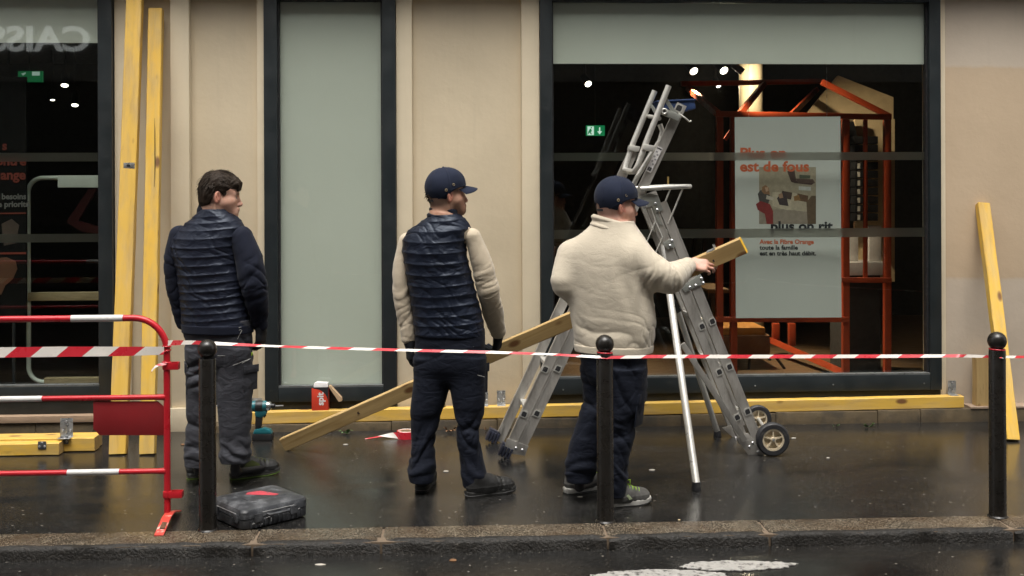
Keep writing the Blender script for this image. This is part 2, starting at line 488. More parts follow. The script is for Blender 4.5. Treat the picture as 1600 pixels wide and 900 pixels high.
M_zinc = simple('zinc plate', (0.55, 0.56, 0.56), 0.34, 0.85, var=0.25, vscale=25, rvar=0.15)
M_rubber = simple('black rubber', (0.014, 0.014, 0.016), 0.6, var=0.3, vscale=20, dirt=((0.08, 0.075, 0.065), 25, 0.55, 0.72))
M_foot = simple('blue black plastic', (0.018, 0.021, 0.035), 0.5, var=0.3, vscale=20, dirt=((0.12, 0.12, 0.13), 22, 0.6, 0.75))
M_rim = simple('cream plastic rim', (0.52, 0.44, 0.31), 0.5, var=0.2, vscale=20, dirt=((0.2, 0.16, 0.1), 22, 0.5, 0.75))
M_blue = simple('dark blue plastic tray', (0.022, 0.045, 0.12), 0.45, var=0.25, vscale=9)
M_red = simple('red barrier paint', (0.46, 0.013, 0.022), 0.34, var=0.16, vscale=6, dirt=((0.17, 0.03, 0.025), 26, 0.6, 0.78), bump=0.05, bscale=150)
M_red_panel = simple('dull red panel paint', (0.22, 0.006, 0.009), 0.62, var=0.1, vscale=4, dirt=((0.1, 0.02, 0.02), 30, 0.68, 0.8))
M_white = simple('chipped white paint', (0.62, 0.61, 0.59), 0.4, var=0.1, vscale=12, dirt=((0.34, 0.05, 0.04), 21, 0.66, 0.70))
M_footred = simple('scraped red foot paint', (0.50, 0.05, 0.035), 0.45, var=0.2, vscale=20, dirt=((0.55, 0.42, 0.36), 18, 0.58, 0.64))
M_tape_r = simple('red tape', (0.50, 0.022, 0.035), 0.32, var=0.1, spec=0.6)
M_tape_w = simple('white tape', (0.66, 0.62, 0.57), 0.34, var=0.08, spec=0.6)
M_bollard = simple('wet black bollard paint', (0.012, 0.0105, 0.009), 0.3, var=0.3, vscale=9, dirt=((0.035, 0.03, 0.027), 42, 0.66, 0.74), bump=0.12, bscale=110, coat=0.08, spec=0.4)
M_case = simple('scuffed black plastic', (0.020, 0.021, 0.024), 0.5, var=0.35, vscale=8, dirt=((0.115, 0.12, 0.13), 9, 0.5, 0.74), bump=0.15, bscale=90)
M_case_lid = simple('rubbed grey lid plastic', (0.036, 0.038, 0.043), 0.45, var=0.4, vscale=7, dirt=((0.15, 0.155, 0.165), 13, 0.48, 0.7), bump=0.12, bscale=70)
M_case_mark = simple('worn red print', (0.46, 0.05, 0.07), 0.55, var=0.2, vscale=30, dirt=((0.06, 0.06, 0.065), 60, 0.56, 0.64))
M_scrape = simple('pale scrape', (0.42, 0.42, 0.42), 0.5, var=0.2)
M_teal = simple('teal plastic', (0.012, 0.105, 0.125), 0.4, var=0.2, dirt=((0.2, 0.2, 0.2), 30, 0.68, 0.75))
M_blackpl = simple('black plastic', (0.013, 0.013, 0.014), 0.45, var=0.2, dirt=((0.1, 0.1, 0.1), 35, 0.66, 0.74))
M_steel = simple('steel', (0.5, 0.5, 0.5), 0.3, 0.9)
M_box_red = simple('red printed card', (0.56, 0.045, 0.02), 0.5, var=0.06)
M_box_blk = simple('black printed card', (0.018, 0.018, 0.02), 0.5, var=0.06)
M_card = simple('brown card', (0.42, 0.29, 0.17), 0.75, var=0.1)
M_whitecard = simple('white printed card', (0.66, 0.64, 0.63), 0.5, var=0.08, vscale=40)
M_leaf = simple('weed leaf', (0.05, 0.105, 0.025), 0.5, var=0.4, vscale=40)
M_dry = simple('dry leaf', (0.16, 0.08, 0.035), 0.7, var=0.4, vscale=40)
M_litter = simple('pale scrap', (0.42, 0.39, 0.34), 0.6, var=0.2)

# clothes and skin
def cloth(name, col, rough=0.8, weave=420.0, bs=0.25, var=0.14, sheen=0.15, spec=0.3, dirt=None, crease=0.0, fuzz=0.0):
    t = NT(name); c = t.coord()
    n = t.noise(c, 6.0, 6, 0.65)
    colr = t.ramp(n, [(0.3, tuple(x * (1 - var) for x in col)), (0.7, tuple(x * (1 + var) for x in col))])
    if dirt:
        colr = t.mix(t.ramp(t.noise(c, dirt[1], 8, 0.7), [(dirt[2], 0.0), (dirt[3], 0.6)]), colr, dirt[0])
    b = t.bump(t.noise(c, weave, 3), bs, 0.0015)
    if fuzz: b = t.bump(t.noise(c, 75, 6, 0.75), fuzz, 0.006, b)
    if crease: b = t.bump(t.noise(t.coord((1, 1, 1.8), rot=(0.3, 0.5, 0.2)), 11, 2, 0.5, 1.2), crease, 0.02, b)
    return t.pset(Base_Color=colr, Roughness=rough, Specular_Tint=(0.75, 0.85, 1.0), Sheen_Weight=sheen, Sheen_Roughness=0.45, Specular_IOR_Level=spec, Normal=b)
M_quilt1 = cloth('navy quilted nylon', (0.0105, 0.0125, 0.0225), 0.46, 500, 0.12, sheen=0.0, spec=0.34, crease=0.35)
M_quilt2 = cloth('blue quilted nylon', (0.0072, 0.0098, 0.0195), 0.46, 500, 0.12, sheen=0.0, spec=0.36, crease=0.45)
M_sleeve1 = cloth('navy sweatshirt cloth', (0.0065, 0.0075, 0.0155), 0.9, 380, 0.3, sheen=0.04)
M_fleece2 = cloth('sand fleece cloth', (0.49, 0.415, 0.31), 0.95, 260, 0.4, var=0.07, sheen=0.3, fuzz=0.18, crease=0.12)
M_fleece3 = cloth('cream fleece cloth', (0.50, 0.44, 0.345), 0.95, 260, 0.4, var=0.06, sheen=0.3, fuzz=0.18, crease=0.12)
M_grey_tr = cloth('grey work trouser cloth', (0.038, 0.038, 0.044), 0.8, 420, 0.3, sheen=0.05, dirt=((0.08, 0.08, 0.09), 9, 0.5, 0.8), crease=0.35)
M_navy_tr = cloth('navy work trouser cloth', (0.0052, 0.0062, 0.0125), 0.78, 420, 0.3, sheen=0.03, crease=0.35)
M_cap = cloth('navy cap cloth', (0.0085, 0.0115, 0.026), 0.85, 380, 0.3, sheen=0.06)
M_glove = cloth('black glove knit', (0.006, 0.006, 0.007), 0.7, 300, 0.4, sheen=0.03)
M_thread = simple('pale stitching', (0.22, 0.22, 0.21), 0.8)
M_lime = simple('lime fabric', (0.30, 0.52, 0.03), 0.7)
M_olive = cloth('olive shoe mesh', (0.058, 0.068, 0.018), 0.8, 300, 0.5)
M_shoe_dk = simple('dark shoe leather', (0.016, 0.016, 0.016), 0.5, var=0.3, vscale=30, bump=0.2, bscale=150)
M_shoe_gr = simple('grey shoe suede', (0.085, 0.082, 0.076), 0.8, var=0.2, vscale=30, bump=0.2, bscale=200)
M_sole_dk = simple('black sole rubber', (0.013, 0.013, 0.012), 0.6, var=0.3, vscale=25, dirt=((0.10, 0.10, 0.10), 22, 0.58, 0.72))
M_sole_wh = simple('dirty white sole rubber', (0.42, 0.41, 0.38), 0.6, var=0.25, vscale=18, dirt=((0.16, 0.14, 0.11), 16, 0.5, 0.7))
M_sole_gn = simple('green tread rubber', (0.10, 0.17, 0.02), 0.6, var=0.2, vscale=25)
M_blue_tab = simple('blue shoe collar', (0.03, 0.10, 0.28), 0.7)
M_orange_tab = simple('orange shoe tab', (0.62, 0.13, 0.03), 0.6)
M_brass = simple('dull brass eyelet', (0.32, 0.26, 0.17), 0.4, 0.7)
def make_skin():
    t = NT('skin')
    at_ = t.n.new('ShaderNodeVertexColor'); at_.layer_name = 'tone'
    c = t.coord()
    colr = t.mix(t.ramp(t.noise(c, 60, 5), [(0.35, 0.0), (0.7, 0.35)]), at_.outputs[0], (0.80, 0.50, 0.42), 'MULTIPLY')
    return t.pset(Base_Color=colr, Roughness=t.ramp(t.noise(c, 90, 3), [(0.3, 0.42), (0.7, 0.6)]), Subsurface_Weight=0.12, Subsurface_Radius=(0.012, 0.005, 0.003), Subsurface_Scale=1.0, Normal=t.bump(t.noise(c, 350, 3), 0.15, 0.001))
M_skin = make_skin()
def make_hair(name, col):
    t = NT(name)
    n = t.noise(t.coord((60, 60, 12)), 6, 4, 0.6, 0.8)
    colr = t.ramp(n, [(0.3, tuple(x * 0.5 for x in col)), (0.75, tuple(x * 1.7 for x in col))])
    return t.pset(Base_Color=colr, Roughness=0.62, Specular_IOR_Level=0.22, Normal=t.bump(n, 0.6, 0.004))
M_hair = make_hair('dark brown hair', (0.019, 0.0115, 0.0065))
# ================================================================== ground
Z_ROAD = -0.06
YK0, YK1 = -2.50, -2.285       # kerb front and back
m = MB(); m.box(-60, 60, YK1, 0.3, -0.5, 0.0)
tag(m.build('pavement', M_walk), kind='structure')
m = MB(); m.add([(-200, -200, Z_ROAD), (200, -200, Z_ROAD), (200, YK0 + 0.02, Z_ROAD), (-200, YK0 + 0.02, Z_ROAD)], [(0, 1, 2, 3)])
tag(m.build('road', M_road), kind='structure')
# kerb of separate granite stones
kerb = thing('kerb', None, None, (0, YK0, 0)); tag(kerb, kind='structure')
xj = [gnd(u, v, 0.006).x for (u, v) in ((393, 850), (595, 846), (950, 838), (1205, 835))]
js = [xj[0] - 1.25 * k for k in range(14, 0, -1)] + xj + [xj[-1] + 1.2 * k for k in range(1, 15)]
for i in range(len(js) - 1):
    x0, x1 = js[i] + 0.006, js[i + 1] - 0.006
    rr = random.Random(i)
    n = max(4, int((x1 - x0) / 0.06))
    prof = [(YK1, -0.4), (YK1, 0.004), (YK0 + 0.032, 0.006), (YK0 + 0.012, -0.002), (YK0 + 0.002, -0.018), (YK0, -0.4)]
    vs, fs, mi_ = [], [], []
    for k in range(n + 1):
        x = x0 + (x1 - x0) * k / n
        if n > 20: w = 0.5
        for q, (y, z) in enumerate(prof):
            j = 0.006 if 2 <= q <= 4 else 0.0
            e = 0.012 if (k in (0, n) and q in (2, 3)) else 0
            vs.append((x, y + rr.uniform(-j, j), z + rr.uniform(-j, j) * 0.5 - e))
    P_ = len(prof)
    for k in range(n):
        for q in range(P_ - 1):
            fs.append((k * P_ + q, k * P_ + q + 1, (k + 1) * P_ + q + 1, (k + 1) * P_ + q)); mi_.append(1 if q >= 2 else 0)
    fs.append(tuple(range(P_ - 1, -1, -1))); fs.append(tuple(n * P_ + q for q in range(P_)))
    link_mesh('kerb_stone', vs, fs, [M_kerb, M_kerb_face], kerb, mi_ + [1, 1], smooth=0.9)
m = MB(); m.box(-60, 60, YK0 + 0.013, YK1 - 0.003, -0.4, -0.004)
m.build('joint_mortar', simple('brown joint mortar', (0.15, 0.11, 0.075), 0.6, var=0.3, vscale=30), kerb)
# painted road marking, worn, two petals
def blob(pts, seed, n=90, amp=0.012):
    rr = random.Random(seed); out = []
    for i in range(n):
        t = i / n * len(pts); a = int(t) % len(pts); f = t - int(t)
        p = Vector(pts[a]).lerp(Vector(pts[(a + 1) % len(pts)]), f)
        out.append(p + Vector((rr.uniform(-amp, amp), rr.uniform(-amp, amp) * 0.6, 0)))
    return out
mk = thing('road_marking', None, None, gnd(1080, 890, Z_ROAD)); tag(mk, kind='structure')
for k, px in enumerate([[(1060, 886), (1082, 879), (1130, 876.5), (1190, 877), (1244, 881), (1225, 887), (1170, 891.5), (1110, 891.5)],
                        [(925, 899), (960, 893), (1010, 890), (1080, 891), (1130, 896), (1140, 904), (1120, 915), (1000, 918), (920, 910)]]):
    pts = blob([gnd(u, v, Z_ROAD + 0.004) for u, v in px], k)
    m = MB(); m.prism([(p.x, p.y, Z_ROAD + 0.002) for p in pts], (0, 0, 0.004)); m.build('painted_petal', M_marking, mk)

# ================================================================== shop building
def X(u, v=400, Y=0.0): return at(u, v, Y).x
def Z(v, u=800, Y=0.0): return at(u, v, Y).z
bld = thing('shop_building', 'beige painted ground floor of a shop building with dark framed windows and recessed panels', 'building', (0.5, 0, 0))
ZT = 3.02                                     # head of the windows
LW0, LW1 = X(-560), X(178, 300)
MW0, MW1 = X(413.5), X(620)
RW0, RW1 = X(844), X(1469)
REC = 0.04
def wall(x0, x1, y0, y1, z0, z1, mt=None, name='wall_panel', bev=0.004):
    mm = MB(); mm.box(x0, x1, y0, y1, z0, z1); return mm.build(name, mt or M_wall, bld, bevel=bev)
ZB = 0.04
def zledge(x): return 0.056 + (x + 0.95) * 0.0092      # the ledge rises slightly to the right
XP0, XP1 = X(268, 300), X(297, 300)
XA = X(402.5); XS = X(645); XT_ = X(816); XU = X(1478)
wall(-18, LW0, 0, 0.3, ZB, ZT)
wall(LW1, XP0, REC, 0.3, ZB, ZT)                                # recess behind the leaning timbers
wall(LW1 + 0.002, LW1 + 0.11, 0.012, REC + 0.01, ZB, ZT - 0.002, M_strip, 'wall_strip')
wall(XP0, XP1, -0.02, 0.3, 0.0, ZT, M_strip, 'pilaster')
wall(XP1, XA, REC, 0.3, ZB, ZT)
wall(XA, MW0, 0, 0.3, ZB, ZT, M_strip, 'wall_strip')
wall(MW1, XS, 0, 0.3, ZB, ZT, M_strip, 'wall_strip')
wall(XS, XT_, REC, 0.3, ZB, ZT)
wall(XT_, RW0, 0, 0.3, ZB, ZT, M_strip, 'wall_strip')
wall(RW1, XU, 0, 0.3, ZB, ZT, M_strip, 'wall_strip')
wall(XU, 18, 0.018, 0.3, ZB, ZT, M_wall_right)
wall(-18, 18, -0.015, 0.3, ZT, 4.0, None, 'wall_head')
wall(-18, 18, -0.06, 0.3, 4.0, 12, None, 'upper_wall')
# moulded cornice above the windows, unseen and added to shade the wall top
m = MB(); m.box(-18, 18, -0.26, -0.0155, 3.30, 3.42); m.box(-18, 18, -0.17, -0.0155, 3.20, 3.298)
m.build('shade_cornice', M_strip, bld, bevel=0.01)
# upper storey windows (above the picture)
for k in range(-5, 6):
    xx = k * 2.6
    m = MB(); m.box(xx - 0.55, xx + 0.55, -0.075, -0.062, 4.8, 7.0); m.build('upper_window', M_frame, bld)
    m = MB(); m.box(xx - 0.55, xx + 0.55, -0.075, -0.062, 8.2, 10.2); m.build('upper_window', M_frame, bld)
# plinth of stones
pj = [u for u in (1100, 1360, 1426, 1530)]
xs = [-18, -9, -4.6, X(60), X(150), XP0]
def plinth_run(xlist, y0, z1, top=True):
    for a, b in zip(xlist[:-1], xlist[1:]):
        rr = random.Random(int(a * 1000))
        mm = MB(); mm.box(a + 0.0015, b - 0.0015, y0 + rr.uniform(-0.003, 0.003), 0.05, -0.05, (z1 if z1 else min(0.1, max(0.04, zledge((a + b) / 2)))) - rr.uniform(0.002, 0.004))
        mm.build('plinth_stone', M_plinth, bld, bevel=0.006)
plinth_run(xs, -0.06, 0.075)
plinth_run([XP1, X(385), X(520), X(612), X(775), X(905), X(1060), X(1205), X(1362), X(1428), X(1545), X(1700), 8, 18], -0.105, None)
m = MB(); m.box(XP0 - 0.02, XP1 + 0.02, -0.05, -0.0205, -0.02, 0.16); m.build('pilaster_foot', M_strip, bld, bevel=0.006)
# ledge strips
m = MB(); m.box(LW0, LW1 - 0.002, -0.075, 0.02, 0.0785, 0.125); m.build('sill', simple('brown sill', (0.30, 0.21, 0.14), 0.6, var=0.2, stretch=(1, 6, 6)), bld, bevel=0.004)
m = MB(); m.box(X(1505), 18, -0.112, 0.017, 0.091, 0.108); m.build('sill', simple('pinkish sill stone', (0.30, 0.22, 0.16), 0.6, var=0.2, vscale=6), bld, bevel=0.004)

# ---- windows
def window(x0, x1, fw, zb_pane, zb_frame, zt_pane, film_z, bands, full=False):
    fr = MB()
    zt = ZT + 0.004
    fr.box(x0 + 0.003, x0 + fw, -0.03, 0.09, zb_frame, zt); fr.box(x1 - fw, x1 - 0.003, -0.03, 0.09, zb_frame, zt)
    fr.box(x0 + fw + 0.0005, x1 - fw - 0.0005, -0.028, 0.09, zt_pane, zt)
    fr.box(x0 + fw + 0.0005, x1 - fw - 0.0005, -0.028, 0.09, zb_frame, zb_pane)
    f = fr.build('window', M_frame, bld, bevel=0.003)
    s = MB(); s.box(x0 + fw + 0.001, x1 - fw - 0.001, -0.026, 0.03, zb_pane + 0.001, zb_pane + 0.012); s.build('sill_bead', M_sillmetal, f)
    for (a, b) in ((x0 + fw + 0.001, x0 + fw + 0.012), (x1 - fw - 0.012, x1 - fw - 0.001)):
        g = MB(); g.box(a, b, 0.0, 0.035, zb_pane + 0.013, zt_pane - 0.001); g.build('glazing_bead', M_rubber, f)
    p = MB(); p.box(x0 + fw + 0.001, x1 - fw - 0.001, 0.036, 0.042, zb_pane + 0.001, zt_pane - 0.0005)
    p.build('pane', M_glass, f)
    q = MB(); q.box(x0 + fw + 0.003, x1 - fw - 0.003, 0.0445, 0.0475, film_z, zt_pane - 0.002)
    q.build('frosted_film', M_film, f)
    for (za, zb) in bands:
        q = MB(); q.box(x0 + fw + 0.003, x1 - fw - 0.003, 0.0445, 0.0465, za, zb); q.build('frosted_band', M_band, f)
    return f
fwL = X(178) - X(156)
window(LW0, LW1, fwL, Z(603, 100), Z(622, 100), ZT - 0.02, Z(67, 100, 0.045), [(Z(252, 80), Z(238.5, 80)), (Z(379, 80), Z(366, 80))])
m = MB(); m.box(LW0, LW1 - 0.004, -0.012, 0.06, 0.127, Z(622, 100) - 0.001); m.build('window_base_panel', M_frame_low, bld, bevel=0.002)
window(MW0, MW1, X(435) - X(413.5), Z(604, 515), Z(626, 515), Z(1, 515), Z(604, 515) + 0.004, [])
m = MB(); m.box(MW0 + 0.003, MW1 - 0.003, -0.008, 0.045, 0.041, Z(626, 515) - 0.001); m.build('window_base_panel', M_frame_low, bld, bevel=0.002)
window(RW0, RW1, X(863) - X(844), Z(588, 1150), Z(612, 1150), Z(3, 1150), Z(100, 1150, 0.045), [(Z(250.5, 1150), Z(238, 1150)), (Z(372, 1150), Z(358, 1150))])
m = MB(); m.box(RW0 + 0.003, RW1 - 0.003, -0.008, 0.045, 0.041, Z(612, 1150) - 0.001); m.build('window_base_panel', M_frame_low, bld, bevel=0.002)
# screws along the bottom rails
for (u, v) in ((1302, 601), (1444, 599), (1180, 603), (980, 607), (880, 609)):
    p = at(u, v, -0.028); m = MB(); m.lathe([(0.006, 0), (0.006, 0.002), (0.003, 0.0035)], p, (0, -1, 0), 10); m.build('screw', M_sillmetal, bld)

# ---- shop room behind the windows
RD = 5.2
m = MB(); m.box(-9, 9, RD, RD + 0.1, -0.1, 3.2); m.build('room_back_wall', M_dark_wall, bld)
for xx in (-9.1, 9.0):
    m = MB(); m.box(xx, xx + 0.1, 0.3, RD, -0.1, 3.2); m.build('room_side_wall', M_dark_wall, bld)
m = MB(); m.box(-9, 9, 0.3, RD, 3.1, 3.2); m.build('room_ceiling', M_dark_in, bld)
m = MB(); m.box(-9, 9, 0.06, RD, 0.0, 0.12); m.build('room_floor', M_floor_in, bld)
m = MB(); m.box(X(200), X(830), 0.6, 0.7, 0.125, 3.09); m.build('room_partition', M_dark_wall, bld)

# ================================================================== houses across the street (seen in the window reflections)
M_opp = simple('grey stone across the street', (0.16, 0.155, 0.145), 0.8, var=0.15, vscale=2)
M_oppdark = simple('dark shopfront across the street', (0.014, 0.015, 0.015), 0.4)
YO = -12.6
for k, (x0, x1, h, lab) in enumerate(((-30, -12.5, 16, 'grey stone house across the street facing the left end of the shop'),
                                     (-12.48, 4.5, 17, 'grey stone house across the street with a lit white shop name'),
                                     (4.52, 30, 17, 'grey stone house across the street facing the right end of the shop'))):
    b = thing('facing_house', lab, 'building', ((x0 + x1) / 2, YO, 0), 'houses across the street')
    m = MB(); m.box(x0, x1, YO - 8, YO, 3.6, h); m.build('wall', M_opp, b)
    m = MB(); m.box(x0, x1, YO - 8, YO - 0.05, -0.05, 3.6); m.build('shopfront', M_oppdark, b)
    n = int((x1 - x0) / 2.6)
    for i in range(n):
        for s_ in range(int((h - 4) // 3.2)):
            xx = x0 + 1.3 + i * 2.6; zz = 5.3 + s_ * 3.2
            m = MB(); m.box(xx - 0.6, xx + 0.6, YO + 0.002, YO + 0.03, zz, zz + 2.0); m.build('window', M_oppdark, b)
    if k == 1:
        o = at(141, 79, -YO); h_ = at(137, 40, -YO).z - at(137, 79, -YO).z
        M_sign = emissive('lit sign letters', (1.0, 1.0, 0.95), 0.9, (0.8, 0.8, 0.8))
        text_mesh('CAISSE', 'sign_lettering', M_sign, b, (o.x, YO + 0.06, o.z), (-1, 0, 0), (0, 0, 1), h_ / 0.72 , 0.02, 0.05, squeeze=1.15)
m = MB(); m.box(-60, 60, YO - 0.001, -10.6, -0.4, 0.05); tag(m.build('far_pavement', M_walk), kind='structure')
# ================================================================== things inside the shop (behind the glass)
def A(Y): return lambda u, v: at(u, v, Y)
def rod(mb, p0, p1, w=0.045): mb.beam(p0, p1, w, w); return mb
# --- orange steel house frame
hf = thing('house_frame', 'orange steel frame shaped like a small house standing behind the poster', 'display', gnd(1250, 610, 0.12))
Yf, Yb = 0.95, 2.3
a, b = A(Yf), A(Yb)
def piece(name, segs, Y, w=0.05):
    for (u0, v0, u1, v1) in segs:
        m = MB(); m.beam(at(u0, v0, Y), at(u1, v1, Y), w, w); m.build(name, M_orange, hf, bevel=0.003)
piece('post', [(1124, 180, 1124, 612), (1146, 180, 1146, 612), (1321, 180, 1321, 612), (1386, 180, 1386, 612)], Yf, 0.052)
piece('post', [(1352, 186, 1352, 436)], Yf, 0.03)
piece('beam', [(1118, 178, 1392, 183)], Yf - 0.03, 0.045)
piece('beam', [(1306, 437, 1392, 438), (1118, 499, 1326, 499)], Yf - 0.028, 0.04)
piece('beam', [(1064, 131, 1284, 127)], Yb, 0.045)
piece('rafter', [(1284, 128, 1390, 182)], Yf + 0.3, 0.045)
m = MB(); m.beam(at(1075, 138, Yb), at(1121, 177, Yf), 0.045, 0.045); m.build('rafter', M_orange, hf)
m = MB(); m.beam(at(1194, 131, Yb), at(1156, 178, Yf), 0.045, 0.045); m.build('rafter', M_orange, hf)
m = MB(); m.beam(at(1276, 140, Yb), at(1236, 180, Yf), 0.04, 0.04); m.build('rafter', M_orange, hf)
m = MB(); m.beam(at(1205, 532, Yb), at(1322, 584, Yf), 0.05, 0.05); m.build('floor_rail', M_orange, hf)
m = MB(); m.beam(at(1133, 218, Yf + .5), at(1142, 205, Yf + .5), 0.03, 0.03); m.build('brace', M_orange, hf)
piece('post', [(1237, 505, 1237, 540), (1212, 505, 1212, 535)], Yb, 0.06)
m = MB(); m.prism([at(u, v, Yf + 0.9) for u, v in ((1310, 118), (1396, 152), (1396, 200), (1300, 185), (1262, 176))], (0, 0.04, 0)); m.build('roof_panel', M_cream, hf)
m = MB(); m.prism([at(u, v, Yf + 0.6) for u, v in ((1336, 186), (1398, 186), (1398, 440), (1336, 440))], (0, 0.04, 0)); m.build('side_panel', M_cream, hf)
# --- column
p = at(1174, 300, 2.9)
m = MB(); m.lathe([(0.115, 0.122), (0.115, 3.098)], (p.x, p.y, 0), (0, 0, 1), 28)
tag(m.build('column', simple('cream column paint', (0.6, 0.5, 0.34), 0.5, var=0.05), smooth=0.8), 'round cream column lit from above behind the orange house frame', 'column')
# --- poster
po = thing('poster', 'tall pale grey advertising poster with orange and black lettering hanging inside the right window', 'poster', at(1232, 497, 0.16))
P = lambda u, v, Y=0.1597: at(u, v, Y)
m = MB(); m.prism([P(1148, 183, 0.16), P(1313, 182, 0.16), P(1315, 496, 0.16), P(1150, 497, 0.16)], (0, 0.006, 0)); m.build('board', M_poster, po)
for u in (1170, 1292):
    m = MB(); m.cyl(P(u, 184, 0.163), (P(u, 184, 0.163).x, 0.163, 3.09), 0.0012, 6); m.build('hanging_wire', M_steel, po)
def line(s, mt, u, v, hpx, wpx, bold, Y=0.1589):
    o_, e_ = P(u, v, Y), P(u + wpx, v, Y)
    size = (P(u, v - hpx, Y) - o_).length / 0.72
    ob = text_mesh(s, 'lettering', mt, po, o_, e_ - o_, (0, 0, 1), size, bold, 0.0002)
    xs_ = [v_.co.x for v_ in ob.data.vertices]; k = (e_ - o_).length / (max(xs_) - min(xs_)); x0 = min(xs_)
    for v_ in ob.data.vertices: v_.co.x = x0 + (v_.co.x - x0) * k
    return ob
line('Plus on', M_print_or, 1156, 246, 15.5, 71, 0.03)
line('est de fous', M_print_or, 1156, 267.5, 16, 108, 0.03)
line('plus on rit', M_print_bk, 1204, 360, 14.5, 97, 0.035)
line('Avec la Fibre Orange', M_print_or, 1187, 381, 7, 85, 0.03)
line('toute la famille', M_print_bk, 1187, 390, 7, 60, 0.03)
line('est en très haut débit.', M_print_bk, 1187, 399, 7, 88, 0.03)
# the printed photograph: a living room
def flat(mb_name, pts, col, lay, par=po):
    m = MB(); m.prism([P(u, v, 0.1598 - 0.0001 * lay) for u, v in pts], (0, 0.00008, 0))
    key = 'print %s' % (col,)
    if key not in MATS: MATS[key] = simple(key, col, 0.6, var=0.18, vscale=30)
    return m.build(mb_name, MATS[key], par)
flat('printed_photo', [(1186, 261), (1275, 261), (1275, 350), (1186, 350)], (0.30, 0.245, 0.17), 1)
ph = [([(1186, 328), (1275, 326), (1275, 350), (1186, 350)], (0.24, 0.19, 0.145), 2),
      ([(1207, 300), (1240, 301), (1262, 308), (1262, 330), (1228, 328), (1207, 322)], (0.40, 0.33, 0.235), 3),
      ([(1236, 314), (1268, 316), (1268, 332), (1236, 328)], (0.36, 0.295, 0.21), 4),
      ([(1222, 298), (1238, 301), (1236, 312), (1222, 309)], (0.06, 0.035, 0.025), 5),
      ([(1246, 302), (1263, 306), (1262, 316), (1245, 313)], (0.10, 0.05, 0.025), 5),
      ([(1240, 307), (1248, 304), (1251, 313), (1241, 314)], (0.22, 0.11, 0.035), 6),
      ([(1184, 303), (1188, 297), (1198, 299), (1204, 307), (1200, 320), (1187, 317)], (0.06, 0.05, 0.045), 6),
      ([(1191, 292), (1196, 289), (1201, 293), (1203, 304), (1194, 303), (1190, 299)], (0.22, 0.11, 0.05), 7),
      ([(1195, 293), (1200, 292), (1201, 298), (1197, 300)], (0.42, 0.25, 0.16), 8),
      ([(1198, 305), (1210, 309), (1207, 313), (1197, 311)], (0.45, 0.38, 0.3), 8),
      ([(1181, 319), (1188, 314), (1203, 319), (1208, 330), (1208, 350), (1198, 350), (1195, 334), (1184, 328)], (0.19, 0.022, 0.02), 7),
      ([(1214, 310), (1222, 300), (1229, 306), (1232, 322), (1218, 320)], (0.045, 0.03, 0.03), 7),
      ([(1216, 304), (1222, 301), (1224, 309), (1218, 310)], (0.3, 0.17, 0.1), 8),
      ([(1230, 268), (1241, 262), (1244, 282), (1272, 286), (1268, 289), (1242, 286), (1236, 284)], (0.06, 0.032, 0.025), 5),
      ([(1243, 279), (1270, 280), (1274, 286), (1247, 286)], (0.10, 0.06, 0.045), 6),
      ([(1249, 273), (1266, 274), (1266, 279), (1249, 279)], (0.07, 0.08, 0.05), 6),
      ([(1248, 291), (1267, 292), (1267, 298), (1248, 297)], (0.42, 0.40, 0.36), 5),
      ([(1260, 316), (1268, 306), (1275, 306), (1275, 350), (1262, 350)], (0.10, 0.062, 0.035), 7)]
for pts, c_, lay in ph: flat('printed_shape', pts, c_, lay)
# --- exit sign
es = thing('exit_sign', 'small green emergency exit sign with running figure and down arrow hanging in the dark shop', 'sign', at(930, 212, 2.6))
M_green = emissive('lit green sign', (0.02, 0.40, 0.14), 0.22, (0.01, 0.2, 0.06)); M_signw = emissive('lit white sign', (0.75, 1, 0.85), 0.4)
m = MB(); m.prism([at(u, v, 2.6) for u, v in ((916, 196), (945, 196), (945, 212), (916, 212))], (0, 0.03, 0)); m.build('case', M_green, es)
for pts in ([(918, 197.5), (928, 197.5), (928, 211), (918, 211)],):
    m = MB(); m.prism([at(u, v, 2.597) for u, v in pts], (0, 0.002, 0)); m.build('door_symbol', M_signw, es)
for pts in ([(919.5, 205), (922, 201), (924, 202), (925, 205), (923, 206), (925, 210), (923, 210), (921.5, 207), (919, 210), (918.5, 209)], [(923, 198.6), (925, 198.6), (925, 200.6), (923, 200.6)]):
    m = MB(); m.prism([at(u, v, 2.594) for u, v in pts], (0, 0.002, 0)); m.build('running_figure', M_green, es)
m = MB(); m.prism([at(u, v, 2.597) for u, v in ((936, 199), (938, 199), (938, 205), (941, 205), (937, 210), (933, 205), (936, 205))], (0, 0.002, 0)); m.build('arrow', M_signw, es)
m = MB(); m.cyl(at(930, 196, 2.61), (at(930, 196, 2.61).x, 2.61, 3.095), 0.004, 6); m.build('hanger', M_blackpl, es)
